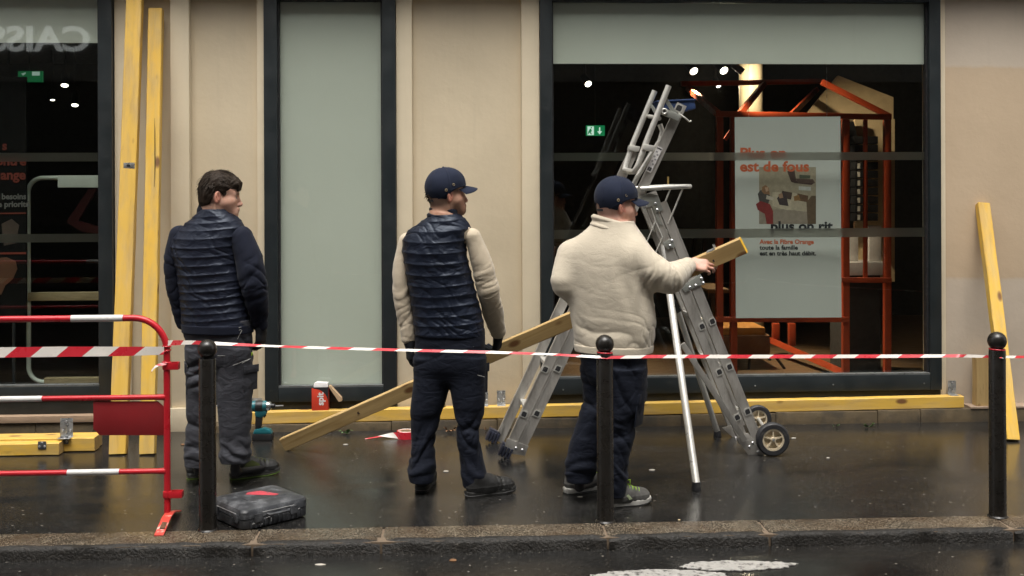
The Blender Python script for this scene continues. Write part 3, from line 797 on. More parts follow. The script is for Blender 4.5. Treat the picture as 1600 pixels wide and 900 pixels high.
# --- spot lamps under the ceiling
M_lens = emissive('lit lamp lens', (1.0, 0.92, 0.75), 5.0)
M_can = simple('black lamp can', (0.012, 0.012, 0.012), 0.5)
def lamp(u, v, r, Y, label, power=0.0, tgt=None, tilt=(0.25, -0.75, -0.6)):
    c = at(u, v, Y); ax = Vector(tilt).normalized(); rr = 0.8 * r * (Y + 7.75) / F
    l = thing('ceiling_spot', label, 'lamp', c, 'lit spot lamps in the shop')
    m = MB(); m.lathe([(rr * 0.7, -rr * 4.2), (rr * 1.15, -rr * 4.0), (rr * 1.2, rr * 0.15), (rr * 1.05, rr * 0.15), (rr * 1.02, 0.001)], c, ax, 20); m.build('can', M_can, l, smooth=0.6)
    m = MB(); m.lathe([(rr, -0.004), (rr, 0.003)], c, ax, 20); m.build('lens', M_lens, l)
    q = c - ax * rr * 3
    m = MB(); m.cyl(q, (q.x, q.y, 3.098), 0.012, 8); m.build('stem', M_can, l)
    if power:
        sd = bpy.data.lights.new('spot_light', 'SPOT'); so = bpy.data.objects.new('spot_light', sd); COL.objects.link(so)
        sd.energy = power; sd.spot_size = math.radians(75); sd.spot_blend = 0.7; sd.color = (1.0, 0.80, 0.55); sd.shadow_soft_size = 0.04
        so.parent = l; d = (Vector(tgt) - c); so.location = ax * 0.03
        so.rotation_euler = d.to_track_quat('-Z', 'Y').to_euler()
lamp(919, 131, 6.5, 3.2, 'lone lit spot lamp high above the green exit sign')
lamp(1084, 111, 8, 2.0, 'lit spot lamp at the left of the pair under the pale window band', 320, at(1130, 500, 1.6))
lamp(1131, 110, 8, 0.9, 'lit spot lamp at the right of the pair beside the cream column', 70, at(1366, 280, 1.45))
lamp(1123, 134, 5, 3.6, 'smaller lit lamp hanging behind and below the pair of spots', 16, at(1174, 140, 2.9), (0.3, -0.5, -0.8))
lamp(1160, 112, 6, 2.4, 'tilted spot lamp in front of the cream column seen from its side', 20, at(1174, 135, 2.85), (0.75, -0.05, -0.6))
lamp(101, 133, 6.5, 2.8, 'brighter upper lamp of the two at the right of the left window', 0, None, (0.1, -0.45, -0.9))
lamp(117, 164, 6, 3.4, 'lower lamp of the two at the right of the left window', 0, None, (0.1, -0.42, -0.9))
lamp(14, 176, 4, 3.0, 'small dim lamp at the left edge of the left window', 0, None, (0.1, -0.4, -0.9))
lamp(82, 156, 4, 3.9, 'faint far lamp between the other lamps of the left window', 0, None, (0.1, -0.25, -0.95))
# exit sign reflection in the left window, modelled as a dim glowing sign
e2 = thing('exit_sign', 'modelled reflection of a green exit sign high up in the left window', 'sign', at(46, 128, 2.6))
m = MB(); m.prism([at(u, v, 2.6) for u, v in ((28, 111), (66, 111), (66, 128), (28, 128))], (0, 0.03, 0))
m.build('case', emissive('green sign reflection', (0.02, 0.30, 0.10), 0.12, (0.008, 0.1, 0.03)), e2)
m = MB(); m.prism([at(u, v, 2.597) for u, v in ((50, 112), (62, 112), (62, 118), (50, 118))], (0, 0.002, 0)); m.build('door_symbol', emissive('white symbol reflection', (0.75, 1, 0.85), 0.15), e2)
m = MB(); m.prism([at(u, v, 2.597) for u, v in ((33, 115), (40, 113), (40, 115), (36, 118))], (0, 0.002, 0)); m.build('arrow', emissive('white arrow reflection', (0.75, 1, 0.85), 0.12), e2)
m = MB(); m.cyl(at(46, 111, 2.61), (at(46, 111, 2.61).x, 2.61, 3.095), 0.004, 6); m.build('hanger', M_blackpl, e2)
# --- rack of black devices on the cream side panel
rk = thing('product_rack', 'rack of black boxes stacked in a column inside the orange house frame', 'rack', at(1353, 346, 1.42))
M_bk = simple('black product', (0.012, 0.012, 0.013), 0.4)
for i in range(10):
    v0 = 213 + i * 13.4
    m = MB(); m.prism([at(u, v, 1.3) for u, v in ((1338 + (i > 0) * 3 - 4, v0), (1372, v0), (1372, v0 + 11.5), (1338 - 2, v0 + 11.5))], (0, 0.12, 0)); m.build('box', M_bk, rk, bevel=0.003)
    if i > 1:
        m = MB(); m.prism([at(u, v, 1.297) for u, v in ((1340, v0 + 2), (1344, v0 + 2), (1344, v0 + 10), (1340, v0 + 10))], (0, 0.002, 0)); m.build('price_tag', M_poster, rk)
m = MB(); m.prism([at(u, v, 1.45) for u, v in ((1312, 192), (1334, 190), (1340, 214), (1340, 345), (1312, 350))], (0, 0.05, 0)); m.build('back_board', M_bk, rk)
# --- white cartons on a counter
ct = thing('counter', 'white topped counter behind the lower right of the poster', 'counter', gnd(1350, 600, 0.12))
m = MB(); q0, q1 = at(1312, 410, 1.25), at(1384, 430, 1.25); m.box(q0.x, q1.x, 1.25, 1.6, q1.z, q0.z); m.build('top', M_whitecard, ct, bevel=0.004)
m = MB(); m.box(q0.x + 0.03, q1.x - 0.03, 1.29, 1.58, 0.121, q1.z - 0.001); m.build('body', M_dark_wall, ct)
for (u0, u1, v0, lab) in ((1322, 1341, 368, 'shorter white carton standing on the shop counter beside the poster'), (1358, 1377, 353, 'taller white carton standing at the right of the shop counter')):
    a0, a1 = at(u0, v0, 1.33), at(u1, v0, 1.33); zb = q0.z + 0.001
    m = MB(); m.box(a0.x, a1.x, 1.33, 1.42, zb, a0.z); tag(m.build('carton', M_whitecard, bevel=0.003), lab, 'box', 'cartons on the shop counter')
# --- armchair
ch = thing('armchair', 'low orange upholstered armchair on thin black legs behind the glass', 'chair', gnd(1165, 590, 0.12))
Yc = 1.5
s0, s1 = at(1104, 514, Yc), at(1206, 558, Yc)
M_up = simple('ochre upholstery', (0.36, 0.15, 0.025), 0.8, var=0.2, vscale=10, bump=0.2, bscale=60)
m = MB(); m.box(s0.x, s1.x, Yc, Yc + 0.55, s1.z, s0.z - 0.05); m.build('seat', simple('brown upholstery', (0.13, 0.055, 0.02), 0.8, var=0.2), ch, bevel=0.05)
m = MB(); m.box(s0.x - 0.01, s1.x - 0.04, Yc + 0.02, Yc + 0.5, s0.z - 0.07, s0.z + 0.01); m.build('cushion', M_up, ch, bevel=0.035)
for (u, du, dy) in ((1172, -2, 0), (1210, 16, 0), (1120, -6, 0.45), (1196, 8, 0.45)):
    t_, b_ = at(u, 555, Yc + dy), at(u + du, 590, Yc + dy); b_.z = 0.121
    m = MB(); m.tube([t_, b_], 0.012, 8); m.build('leg', M_blackpl, ch)
# --- tables and fittings deeper in the room
def table(u0, u1, v, Y, label, mt):
    a_, b_ = at(u0, v, Y), at(u1, v, Y)
    t = thing('table', label, 'table', ((a_.x + b_.x) / 2, Y, 0.12))
    m = MB(); m.box(a_.x, b_.x, Y, Y + 0.6, a_.z - 0.035, a_.z); m.build('table_top', mt, t, bevel=0.004)
    for x in (a_.x + 0.06, b_.x - 0.06):
        for y in (Y + 0.06, Y + 0.54):
            m = MB(); m.box(x - 0.02, x + 0.02, y - 0.02, y + 0.02, 0.121, a_.z - 0.036); m.build('leg', M_blackpl, t)
table(868, 960, 378, 2.6, 'brown table in the dark shop left of the stepladder', simple('brown table wood', (0.16, 0.09, 0.045), 0.5))
table(1055, 1112, 361, 3.2, 'pale topped table behind the stepladder in the shop', M_cream)
table(1105, 1140, 452, 1.9, 'small wooden table beside the left posts of the orange frame', simple('dull table wood', (0.12, 0.075, 0.04), 0.5))
# ---- left window display
df = thing('shop_stand', 'pale green rounded tube frame display standing inside the left window', 'display', gnd(80, 640, 0.12))
M_pale = simple('pale green metal', (0.52, 0.55, 0.48), 0.5, var=0.05)
YD = 0.4
c0 = at(64, 300, YD); R_ = 0.105
xl = at(44, 300, YD).x; zt_ = at(44, 278, YD).z; zb_ = at(44, 597, YD).z; xr = at(330, 300, YD).x
pts = [V(xr, YD, zt_)] + arc((xl + R_, YD, zt_ - R_), (0, 0, R_), (-R_, 0, 0), 0, PI / 2, 8) + arc((xl + R_, YD, zb_ + R_), (-R_, 0, 0), (0, 0, -R_), 0, PI / 2, 8) + [V(xr, YD, zb_)]
m = MB(); m.tube(pts, 0.016, 10); m.build('tube', M_pale, df, smooth=1.0)
m = MB(); m.prism([at(u, v, YD - 0.03) for u, v in ((90, 274), (240, 274), (240, 293), (90, 293))], (0, 0.06, 0)); m.build('header_box', M_pale, df, bevel=0.004)
M_shelf = simple('shelf wood', (0.30, 0.23, 0.13), 0.5, var=0.2, stretch=(1, 8, 8))
for (u0, v0, v1) in ((45, 457, 468), (70, 590, 600)):
    q0, q1 = at(u0, v0, YD), at(260, v1, YD); m = MB(); m.box(q0.x, q1.x, YD - 0.02, YD + 0.035, q1.z, q0.z); m.build('shelf', M_shelf, df, bevel=0.003)
for u in (120, 215):
    q0, q1 = at(u, 599, YD), at(u, 640, YD); m = MB(); m.box(q0.x - 0.02, q0.x + 0.02, YD, YD + 0.04, 0.121, q0.z - 0.01); m.build('foot', M_pale, df)
M_dkred = simple('dark red plastic', (0.055, 0.006, 0.006), 0.5)
for pts in ([(138, 296), (152, 294), (122, 345), (104, 346)], [(104, 347), (122, 345), (160, 356), (160, 366), (128, 362)]):
    m = MB(); m.prism([at(u, v, YD + 0.35) for u, v in pts], (0, 0.04, 0)); m.build('chevron', M_dkred, df)
dp = thing('advert_board', 'black printed panel with orange and white lettering at the left edge of the left window', 'panel', at(-60, 600, 0.22))
P2 = lambda u, v, Y=0.2: at(u, v, Y)
m = MB(); m.prism([P2(-250, 120), P2(41, 120), P2(41, 500), P2(-250, 500)], (0, 0.02, 0)); m.build('board', simple('black panel', (0.004, 0.0038, 0.0035), 0.8, spec=0.1), dp)
M_dimor = simple('deep orange print', (0.13, 0.018, 0.007), 0.6, var=0.05); M_dimw = simple('grey white print', (0.13, 0.125, 0.115), 0.6, var=0.05)
def line2(s, mt, u1, v, hpx, bold):
    o_ = P2(u1, v, 0.197); size = (P2(u1, v - hpx, 0.197) - o_).length / 0.72
    text_mesh(s, 'lettering', mt, dp, o_, (1, 0, 0), (0, 0, 1), size, bold, 0.002, 'RIGHT')
line2('s', M_dimor, 11, 234, 14, 0.03); line2('encontre', M_dimor, 41, 258, 15, 0.03); line2('ange', M_dimor, 40, 280, 15, 0.03)
line2('besoins', M_dimw, 41, 311, 9, 0.03); line2('de priorité', M_dimw, 46, 323, 9, 0.03)
for pts, c_ in (([(-40, 333), (41, 332), (41, 334), (-40, 335)], (0.14, 0.02, 0.008)), ([(-40, 395), (41, 394), (41, 397), (-40, 398)], (0.14, 0.02, 0.008)),
                ([(-30, 405), (10, 402), (24, 408), (27, 420), (20, 436), (8, 446), (2, 460), (-30, 470)], (0.09, 0.034, 0.014)),
                ([(2, 350), (18, 342), (30, 352), (24, 380), (6, 384)], (0.05, 0.032, 0.022))):
    m = MB(); m.prism([P2(u, v, 0.197) for u, v in pts], (0, 0.002, 0)); m.build('printed_shape', simple('print %d' % len(MATS), c_, 0.6), dp); MATS[len(MATS)] = 1
for x in (P2(-200, 300).x, P2(20, 300).x):
    m = MB(); m.cyl((x, 0.21, 0.121), (x, 0.21, P2(0, 499).z), 0.012, 8); m.build('foot', M_blackpl, dp)
# ================================================================== timbers
def timber(label, p0, p1, w, t, up, mt, seed=0, end=None, group='sawn timbers about the site', jit=0.0012, chamf=0.004):
    """one sawn beam along p0-p1; w = size along 'up', t = the other size. Long axis is the local X axis."""
    p0, p1, up = Vector(p0), Vector(p1), Vector(up)
    x = (p1 - p0); L = x.length; x.normalize()
    z = (up - x * up.dot(x)).normalized(); y = z.cross(x)
    M = Matrix((x, y, z)).transposed().to_4x4(); M.translation = (p0 + p1) / 2
    rr = random.Random(seed)
    n = max(4, int(L / 0.10)); c = chamf
    prof = [(-t / 2 + c, -w / 2), (t / 2 - c, -w / 2), (t / 2, -w / 2 + c), (t / 2, w / 2 - c), (t / 2 - c, w / 2), (-t / 2 + c, w / 2), (-t / 2, w / 2 - c), (-t / 2, -w / 2 + c)]
    vs, fs, mi = [], [], []
    b1, b2 = rr.uniform(-1, 1) * 0.003, rr.uniform(-1, 1) * 0.003
    for i in range(n + 1):
        f = i / n; bow = math.sin(PI * f)
        for (a, b) in prof:
            vs.append((-L / 2 + L * f, a + rr.uniform(-jit, jit) + b1 * bow, b + rr.uniform(-jit, jit) + b2 * bow))
    for i in range(n):
        for k in range(8):
            k2 = (k + 1) % 8
            fs.append((i * 8 + k, i * 8 + k2, (i + 1) * 8 + k2, (i + 1) * 8 + k)); mi.append(0)
    fs.append(tuple(range(7, -1, -1))); mi.append(1); fs.append(tuple(n * 8 + k for k in range(8))); mi.append(1 if end is None else 2)
    e0 = MATS.setdefault(mt.name + ' end', simple(mt.name + ' end', tuple(mt.node_tree.nodes['Principled BSDF'].inputs['Base Color'].default_value[:3]) if False else (0.46, 0.31, 0.12), 0.75, var=0.3, vscale=25, stretch=(1, 3, 1)))
    W = np.array(M); a = np.array(vs) @ W[:3, :3].T + W[:3, 3]
    o = link_mesh('timber_beam', a, fs, [mt, e0, end or e0], None, mi, 0.5, 0, M)
    return tag(o, label, 'timber', group)
def bracket(par, O, U, N, w=0.055, h=0.085, d=0.05, mt=None, slot=True):
    """angle bracket: upright plate (O = bottom middle, U up, N outward normal) with a foot plate along N"""
    O, U, N = Vector(O), Vector(U).normalized(), Vector(N).normalized(); S = U.cross(N)
    mt = mt or M_zinc
    m = MB()
    m.obox(O + U * h / 2 + N * 0.0015, S * w / 2, U * h / 2, N * 0.0015)
    if d: m.obox(O + U * 0.0015 + N * (d / 2 + 0.003), S * w / 2, U * 0.0015, N * d / 2)
    b = m.build('bracket', mt, par, bevel=0.001)
    m = MB()
    m.obox(O + U * h * 0.5 + N * 0.0055, S * 0.005, U * h * 0.33, N * 0.0025)   # pressed rib
    m.build('rib', mt, b, bevel=0.001)
    for (a, c) in ((0, 0.82), (-0.3, 0.36), (0.3, 0.36)):
        m = MB(); m.lathe([(0.0075, 0), (0.0075, 0.002), (0.004, 0.004)], O + U * h * c + S * w * a + N * 0.003, N, 10); m.build('screw', M_steel, b)
    return b
# long timber lying along the foot of the wall
zb = 0.0
q0, q1 = at(386, 650, -0.06), at(1503, 630, -0.06)
base_t = timber('long yellow timber lying on the ledge along the foot of the wall under the windows', (q0.x, -0.055, zledge(q0.x) + 0.041), (q1.x, -0.055, zledge(q1.x) + 0.041), 0.082, 0.075, (0, 0, 1), M_yel, 1)
M_yel_nat = M_yel
for (u, w_) in ((783, 0.06), (1485, 0.06), (757, 0.05)):
    p = at(u, 625, 0.0)
    bracket(base_t, (p.x, -0.024, zledge(p.x) + 0.083), (0, 0, 1), (0, -1, 0), w_, 0.10, 0.055)
p = at(402, 640, 0); bracket(base_t, (p.x, -0.024, zledge(p.x) + 0.083), (0, 0, 1), (0, -1, 0), 0.075, 0.085, 0.03, M_alu)
# two tall leaning timbers on the left
def leaner(label, ub, vb, ut, vt, Yt, w, t, mt, seed, end=None):
    b_ = gnd(ub, vb, 0.004); t_ = at(ut, vt, Yt)
    return timber(label, b_, t_, w, t, (1, 0, 0), mt, seed, end), b_, t_
l1, b1_, t1_ = leaner('taller yellow timber leaning on the wall beside the left window with a metal plate on it', 185, 709, 213, -60, -0.035, 0.105, 0.06, M_yel, 2)
l2, b2_, t2_ = leaner('shorter yellow timber with a black streak leaning on the wall right of the taller one', 231, 709, 244, 15, -0.035, 0.092, 0.06, M_yel2, 3)
def on_line(b_, t_, v):
    lo, hi = 0.0, 1.0
    for _ in range(40):
        f = (lo + hi) / 2; q = b_.lerp(t_, f); d = RM.inverted() @ (q - CAM); pv = CY + F * d.y / d.z
        if pv > v: lo = f
        else: hi = f
    return b_.lerp(t_, f)
q = on_line(b1_, t1_, 260)
m = MB(); m.obox(q + Vector((0.012, -0.034, 0)), (0.036, 0, 0), (0, 0.002, 0), (0, 0, 0.024)); m.build('metal_plate', M_zinc, l1, bevel=0.001)
m = MB(); m.obox(q + Vector((0.008, -0.0365, 0.004)), (0.011, 0, 0), (0, 0.001, 0), (0, 0, 0.006)); m.build('plate_slot', M_blackpl, l1)
qa, qb = on_line(b2_, t2_, 185), on_line(b2_, t2_, 292)
m = MB(); m.tube([qa + V(0.012, -0.0315, 0), qa.lerp(qb, 0.3) + V(0.016, -0.032, 0), qa.lerp(qb, 0.7) + V(0.02, -0.032, 0), qb + V(0.019, -0.0315, 0)], [0.001, 0.0035, 0.004, 0.001], 6); m.build('resin_streak', simple('dark resin', (0.09, 0.07, 0.01), 0.5), l2)
# leaning timber and short block on the right
l3, b3_, t3_ = leaner('short yellow timber leaning on the right wall behind the right bollard', 1581, 688, 1535, 319, 0.0, 0.085, 0.06, M_yel2, 5)
p = at(1534, 640, -0.05)
timber('short upright timber block standing on the ledge beside the right bollard', (p.x, -0.055, 0.109), (p.x, -0.055, at(1534, 559, -0.09).z), 0.115, 0.07, (1, 0, 0), M_pine, 6)
# stack on the ground, left
za = 0.004
def lying(label, u1, v1, h, dpt, mt, seed, xr=None):
    q = gnd(u1, v1, za)
    return timber(label, (-5.2, q.y + dpt / 2, za + h / 2), (q.x, q.y + dpt / 2, za + h / 2), h, dpt, (0, 0, 1), mt, seed), q
s1, g1 = lying('front timber of the three lying by the red barrier, with a rough broken end', 92, 711, 0.075, 0.085, M_yel2, 7)
s2, g2 = lying('middle timber of the three lying by the red barrier', 149, 704, 0.085, 0.10, M_yel, 8)
s3, g3 = lying('rear timber of the three lying by the red barrier', 156, 697, 0.080, 0.085, M_yel, 9)
for o_, dy in ((s2, 0.095), (s3, 0.19)):
    o_.location.y = g1.y + 0.0425 + dy; MW[o_.name] = o_.matrix_basis.copy()
bpy.context.view_layer.update()
for o_ in (s2, s3): MW[o_.name] = o_.matrix_world.copy()
yf = g1.y
p = at(66, 694, yf); bracket(s1, (p.x, yf - 0.004 + 0.003, 0.042), (0, 0, 1), (0, -1, 0), 0.052, 0.05, 0.0, simple('dark zinc', (0.16, 0.17, 0.18), 0.4, 0.8))
y2 = s2.location.y
p = at(106, 680, y2); zt2 = za + 0.0865
bracket(s2, (p.x, y2 - 0.02, zt2), (0, 0, 1), (0, -1, 0), 0.08, 0.12, 0.06)
p = at(101, 692, y2 - 0.05); bracket(s2, (p.x, y2 - 0.052, 0.052), (0, 0, 1), (0, -1, 0), 0.05, 0.05, 0.0, bpy.data.materials['dark zinc'])
# the carried plank
PL0, PL1 = Vector(gnd(449, 703, 0.0)), at(1162, 383, -1.95)
PL0 = at(444, 694, PL0.y)
carried = timber('pale pine plank with yellow painted end, one end on the ground, carried by two men', PL0, PL1, 0.088, 0.045, (-0.35, -0.12, 1), M_pine, 11, M_yelend)
PLD = (PL1 - PL0).normalized()
_W = MW[carried.name]; PLY = Vector(_W.col[1][:3]); PLZ = Vector(_W.col[2][:3])
def plank_at(u):
    lo, hi = -0.2, 1.1
    for _ in range(40):
        f = (lo + hi) / 2; q = PL0 + (PL1 - PL0) * f; d = RM.inverted() @ (q - CAM); pu = CX - F * d.x / d.z
        if pu < u: lo = f
        else: hi = f
    return PL0 + (PL1 - PL0) * f
q = plank_at(1124) + PLZ * 0.0445
bracket(carried, q, PLZ, -PLD, 0.04, 0.022, 0.05)
m = MB(); m.lathe([(0.007, 0), (0.007, 0.001)], plank_at(1115) - PLY * (0.023 if PLY.y > 0 else -0.023) - PLZ * 0.008, (0, -1, 0), 12); m.build('knot_hole', M_blackpl, carried)
m = MB(); m.lathe([(0.010, 0), (0.010, 0.001)], plank_at(563) - PLY * (0.0235 if PLY.y > 0 else -0.0235), (0, -1, 0), 12); m.build('dark_knot', simple('dark knot wood', (0.05, 0.022, 0.01), 0.7), carried)

# ================================================================== bollards
def bollard(loc, label):
    b = thing('bollard', label, 'bollard', loc, 'black bollards along the kerb')
    x, y, z = loc
    m = MB(); m.lathe([(0.050, 0.0), (0.050, 0.006), (0.0425, 0.012), (0.0415, 0.03), (0.0405, 0.835), (0.038, 0.842)], (x, y, 0), (0, 0, 1), 36); m.build('post', M_bollard, b, smooth=0.5)
    m = MB(); m.lathe([(0.024, 0.838), (0.024, 0.846), (0.031, 0.847), (0.031, 0.850), (0.022, 0.852), (0.022, 0.86)], (x, y, 0), (0, 0, 1), 28); m.build('collar', M_bollard, b, smooth=0.5)
    m = MB(); m.lathe([(0.0465 * math.sin(PI * i / 18), -0.0465 * math.cos(PI * i / 18)) for i in range(19)], (x, y, 0.888), (0, 0, 1), 32); m.build('ball', M_bollard, b, smooth=3.2)
    return b
BL = [gnd(325, 829), gnd(946, 815.5), gnd(1559, 808)]
b0 = bollard(BL[0], 'black bollard between the red barrier and the tool case')
for q, lab in zip(BL[1:], ('black bollard in front of the man in the cream fleece', 'black bollard at the right in front of the leaning timber')):
    c = copy_tree(b0); c.location = q; c['label'] = lab; MW[c.name] = Matrix.Translation(q)

# ================================================================== crowd barrier
def Yb_(u, v): return gnd(u, v).y
YB = gnd(262, 815).y
cb = thing('crowd_barrier', 'red and white tubular steel crowd barrier at the left edge of the pavement', 'barrier', gnd(262, 815))
BP = lambda u, v: at(u, v, YB)
rt = 0.0165
xU = BP(261, 650).x; zT = BP(200, 497).z; Rb = 0.165
top = [V(-4.6, YB, zT)] + [V(xU - Rb, YB, zT)] + arc((xU - Rb, YB, zT - Rb), (0, 0, Rb), (Rb, 0, 0), 0, PI / 2, 10)[1:] + [V(xU, YB, 0.02)]
m = MB(); m.tube(top, rt, 14); m.build('frame_tube', M_red, cb, smooth=1.0)
def rail(v, ur):
    z = BP(100, v).z; m = MB()
    m.tube([V(-4.6, YB, z), V(xU - 0.06, YB, z), V(xU - 0.025, YB, z), V(xU - 0.005, YB, z)], [0.0135, 0.0135, 0.0155, 0.0185], 12); m.build('rail', M_red, cb, smooth=1.0)
    return z
z1 = rail(622.5, 260); z2 = rail(738.5, 260)
def sleeve(u0, u1, z, r):
    m = MB(); m.tube([V(BP(u0, 600).x, YB, z), V(BP(u1, 600).x, YB, z)], r, 14); m.build('white_sleeve', M_white, cb, smooth=1.0)
sleeve(112, 193, zT, rt + 0.0012); sleeve(-260, 66, z1, 0.0148); sleeve(105, 186, z2, 0.0148); sleeve(-320, -120, zT, rt + 0.0012)
m = MB(); m.prism([V(BP(u, v).x, YB - 0.003, BP(u, v).z) for u, v in ((146, 627), (247, 627), (258, 637), (258, 680), (156, 680), (146, 670))], (0, 0.006, 0)); m.build('panel', M_red_panel, cb, bevel=0.001)
for v0, v1, u1 in ((566, 577, 279), (767, 777, 284)):
    za_, zb2 = BP(265, v1).z, BP(265, v0).z; x1 = BP(u1, 600).x
    m = MB(); zc = (za_ + zb2) / 2; hh = (zb2 - za_) / 2
    m.box(xU + rt * 0.7, x1, YB - 0.021, YB - 0.017, za_, zb2); m.box(xU + rt * 0.7, x1, YB + 0.017, YB + 0.021, za_, zb2); m.box(x1 - 0.001, x1 + 0.003, YB - 0.021, YB + 0.021, za_, zb2)
    m.lathe([(rt + 0.005, za_), (rt + 0.005, zb2)], (xU, YB, 0), (0, 0, 1), 14)
    m.build('hook', M_red, cb, bevel=0.001)
f0, f1 = gnd(248, 838, 0.004), gnd(277, 799, 0.004)
m = MB(); d = (f1 - f0).normalized(); s_ = Vector((-d.y, d.x, 0))
prof = [f0 + V(0, 0, 0.0), f0 + V(0, 0, 0.006), f0.lerp(f1, 0.4) + V(0, 0, 0.045), f0.lerp(f1, 0.62) + V(0, 0, 0.045), f1 + V(0, 0, 0.006), f1, f0.lerp(f1, 0.6) + V(0, 0, 0.038), f0.lerp(f1, 0.42) + V(0, 0, 0.038)]
m.prism([q - s_ * 0.022 for q in prof], s_ * 0.044); m.build('foot', M_footred, cb, bevel=0.001)
m = MB(); q = f0.lerp(f1, 0.2) + V(0, 0, 0.0285); m.obox(q + V(0.004, 0, 0), d * 0.03 + V(0, 0, 0.006), s_ * 0.012, (0, 0, 0.0008)); m.build('rust_scrape', simple('rust', (0.10, 0.045, 0.02), 0.8, var=0.5, vscale=60), cb)

# ================================================================== tape
def ribbon(name, pts, wid, mats, period, slant, par, phase=0.0, step=0.012):
    """ribbon along pts with per-point width vectors; red and white slanted stripes as separate faces"""
    P_ = [Vector(p) for p in pts]; Wd = [Vector(w) for w in wid]
    L = [0.0]
    for a_, b_ in zip(P_[:-1], P_[1:]): L.append(L[-1] + (b_ - a_).length)
    def ev(s):
        s = min(max(s, 0.0), L[-1])
        for i in range(len(L) - 1):
            if s <= L[i + 1] or i == len(L) - 2:
                f = (s - L[i]) / max(1e-9, L[i + 1] - L[i]); return P_[i].lerp(P_[i + 1], f), Wd[i].lerp(Wd[i + 1], f)
    vs, fs, mi = [], [], []
    h = period / 2; s = phase - period; k = 0
    while s < L[-1] + slant:
        n = max(2, int(h / step))
        for j in range(n):
            sa, sb = s + h * j / n, s + h * (j + 1) / n
            if sb < -slant or sa > L[-1] + slant: continue
            q = []
            for (sx, e) in ((sa - slant / 2, -1), (sb - slant / 2, -1), (sb, 0), (sa, 0), (sb + slant / 2, 1), (sa + slant / 2, 1)):
                c_, w_ = ev(sx); q.append(c_ + w_ * e * 0.5)
            b_ = len(vs); vs += q
            fs += [(b_, b_ + 1, b_ + 2, b_ + 3), (b_ + 3, b_ + 2, b_ + 4, b_ + 5)]; mi += [k % 2] * 2
        s += h; k += 1
    vs = np.array([tuple(v) for v in vs])
    return link_mesh(name, vs, fs, mats, par, mi, 3.2)
# wide length across the barrier
tA = thing('barrier_tape', 'wide red and white striped tape stretched across the crowd barrier and tied to its post', 'tape', BP(100, 560))
pa = [V(-4.6, YB - 0.02, BP(100, 550).z), BP(100, 548.5) + V(0, -0.021, 0), BP(200, 548) + V(0, -0.021, 0), BP(258, 547) + V(0, -0.021, 0)]
ribbon('tape_strip', pa, [(0, 0.004, 0.05), (0, 0.006, 0.050), (0, 0.004, 0.046), (0, 0.0, 0.040)], [M_tape_r, M_tape_w], 0.252, 0.058, tA, 0.11)
m = MB(); m.torus(V(xU, YB, BP(262, 541).z), (0.1, 0, 1), rt + 0.003, 0.0035, 18, 6); m.torus(V(xU, YB, BP(262, 548).z), (-0.2, 0, 1), rt + 0.003, 0.004, 18, 6); m.build('wrap', M_tape_r, tA, smooth=3.2)
le = [BP(262, 567) + V(0, -0.022, 0), BP(252, 568) + V(0, -0.03, 0), BP(244, 572) + V(0, -0.03, 0), BP(239, 579) + V(0, -0.03, 0)]
ribbon('loose_end', le, [(0, 0.008, 0.012)] * 4, [M_tape_r, M_tape_w], 0.09, 0.02, tA)
m = MB(); m.torus(V(xU, YB, BP(262, 566).z), (0.1, 0, 1), rt + 0.003, 0.005, 18, 6); m.build('wrap', M_tape_r, tA, smooth=3.2)
# narrow length from the barrier past the bollards
tB = thing('barrier_tape', 'narrow twisted red and white tape running from barrier past bollards to the right edge', 'tape', at(900, 560, -2.3))
def bn(i, v, dy): return at([325, 946, 1557][i], v, BL[i].y) + V(0, dy, 0)
pb = [BP(264, 535) + V(0, -0.02, 0), at(300, 535, -2.33), bn(0, 538, 0.04), at(420, 540.5, -2.20), at(520, 544, -2.2), at(650, 547.5, -2.2), at(760, 550, -2.18), at(860, 553.5, -2.22), bn(1, 556.5, -0.041), at(1020, 557, -2.23), at(1120, 557, -2.18), at(1260, 557, -2.12), at(1400, 556.5, -2.12), at(1500, 556, -2.13), bn(2, 555.5, -0.043), at(1640, 558, -2.1), at(2100, 572, -1.9)]
wb = [(0, .01, .032), (0, .01, .022), (0, .02, .018), (0, .02, .010), (0, .025, .012), (0, .02, .013), (0, .015, .015), (0, .02, .010), (0, .01, .016), (0, .012, .019), (0, .01, .021), (0, .01, .022), (0, .012, .0205), (0, .014, .018), (0, .016, .014), (0, .02, .012), (0, .02, .012)]
ribbon('tape_strip', pb, [tuple(q * 0.8 for q in w) for w in wb], [M_tape_r, M_tape_w], 0.228, 0.03, tB, 0.04)
for i in (1, 2):
    m = MB(); m.torus(BL[i] + V(0, 0, 0.846), (0.05, 0, 1), 0.0375, 0.004, 24, 6); m.build('wrap', M_tape_r, tB, smooth=3.2)
# roll lying on the ground
p = gnd(633, 687, 0.0); tr = thing('tape_roll', 'roll of red and white tape lying on the pavement behind the middle man', 'tape roll', p)
Rr = 0.062; hR = 0.048; c = p + V(0.005, 0.05, 0)
m = MB(); m.lathe([(Rr - 0.022, 0.001), (Rr, 0.001), (Rr, hR), (Rr - 0.022, hR), (Rr - 0.022, 0.001)], c, (0, 0, 1), 30); m.build('wound_tape', M_tape_r, tr, smooth=0.6)
m = MB(); m.torus(c + V(0, 0, hR + 0.0006), (0, 0, 1), Rr - 0.008, 0.0015, 30, 6); m.torus(c + V(0, 0, hR + 0.0006), (0, 0, 1), Rr - 0.014, 0.0015, 30, 6); m.build('white_edge', M_tape_w, tr)
m = MB(); m.lathe([(Rr - 0.026, 0.001), (Rr - 0.0225, 0.001), (Rr - 0.0225, hR + 0.001), (Rr - 0.026, hR + 0.001), (Rr - 0.026, 0.001)], c, (0, 0, 1), 30); m.build('core', M_card, tr, smooth=0.6)
q = c + V(-Rr, -0.01, hR * 0.5)
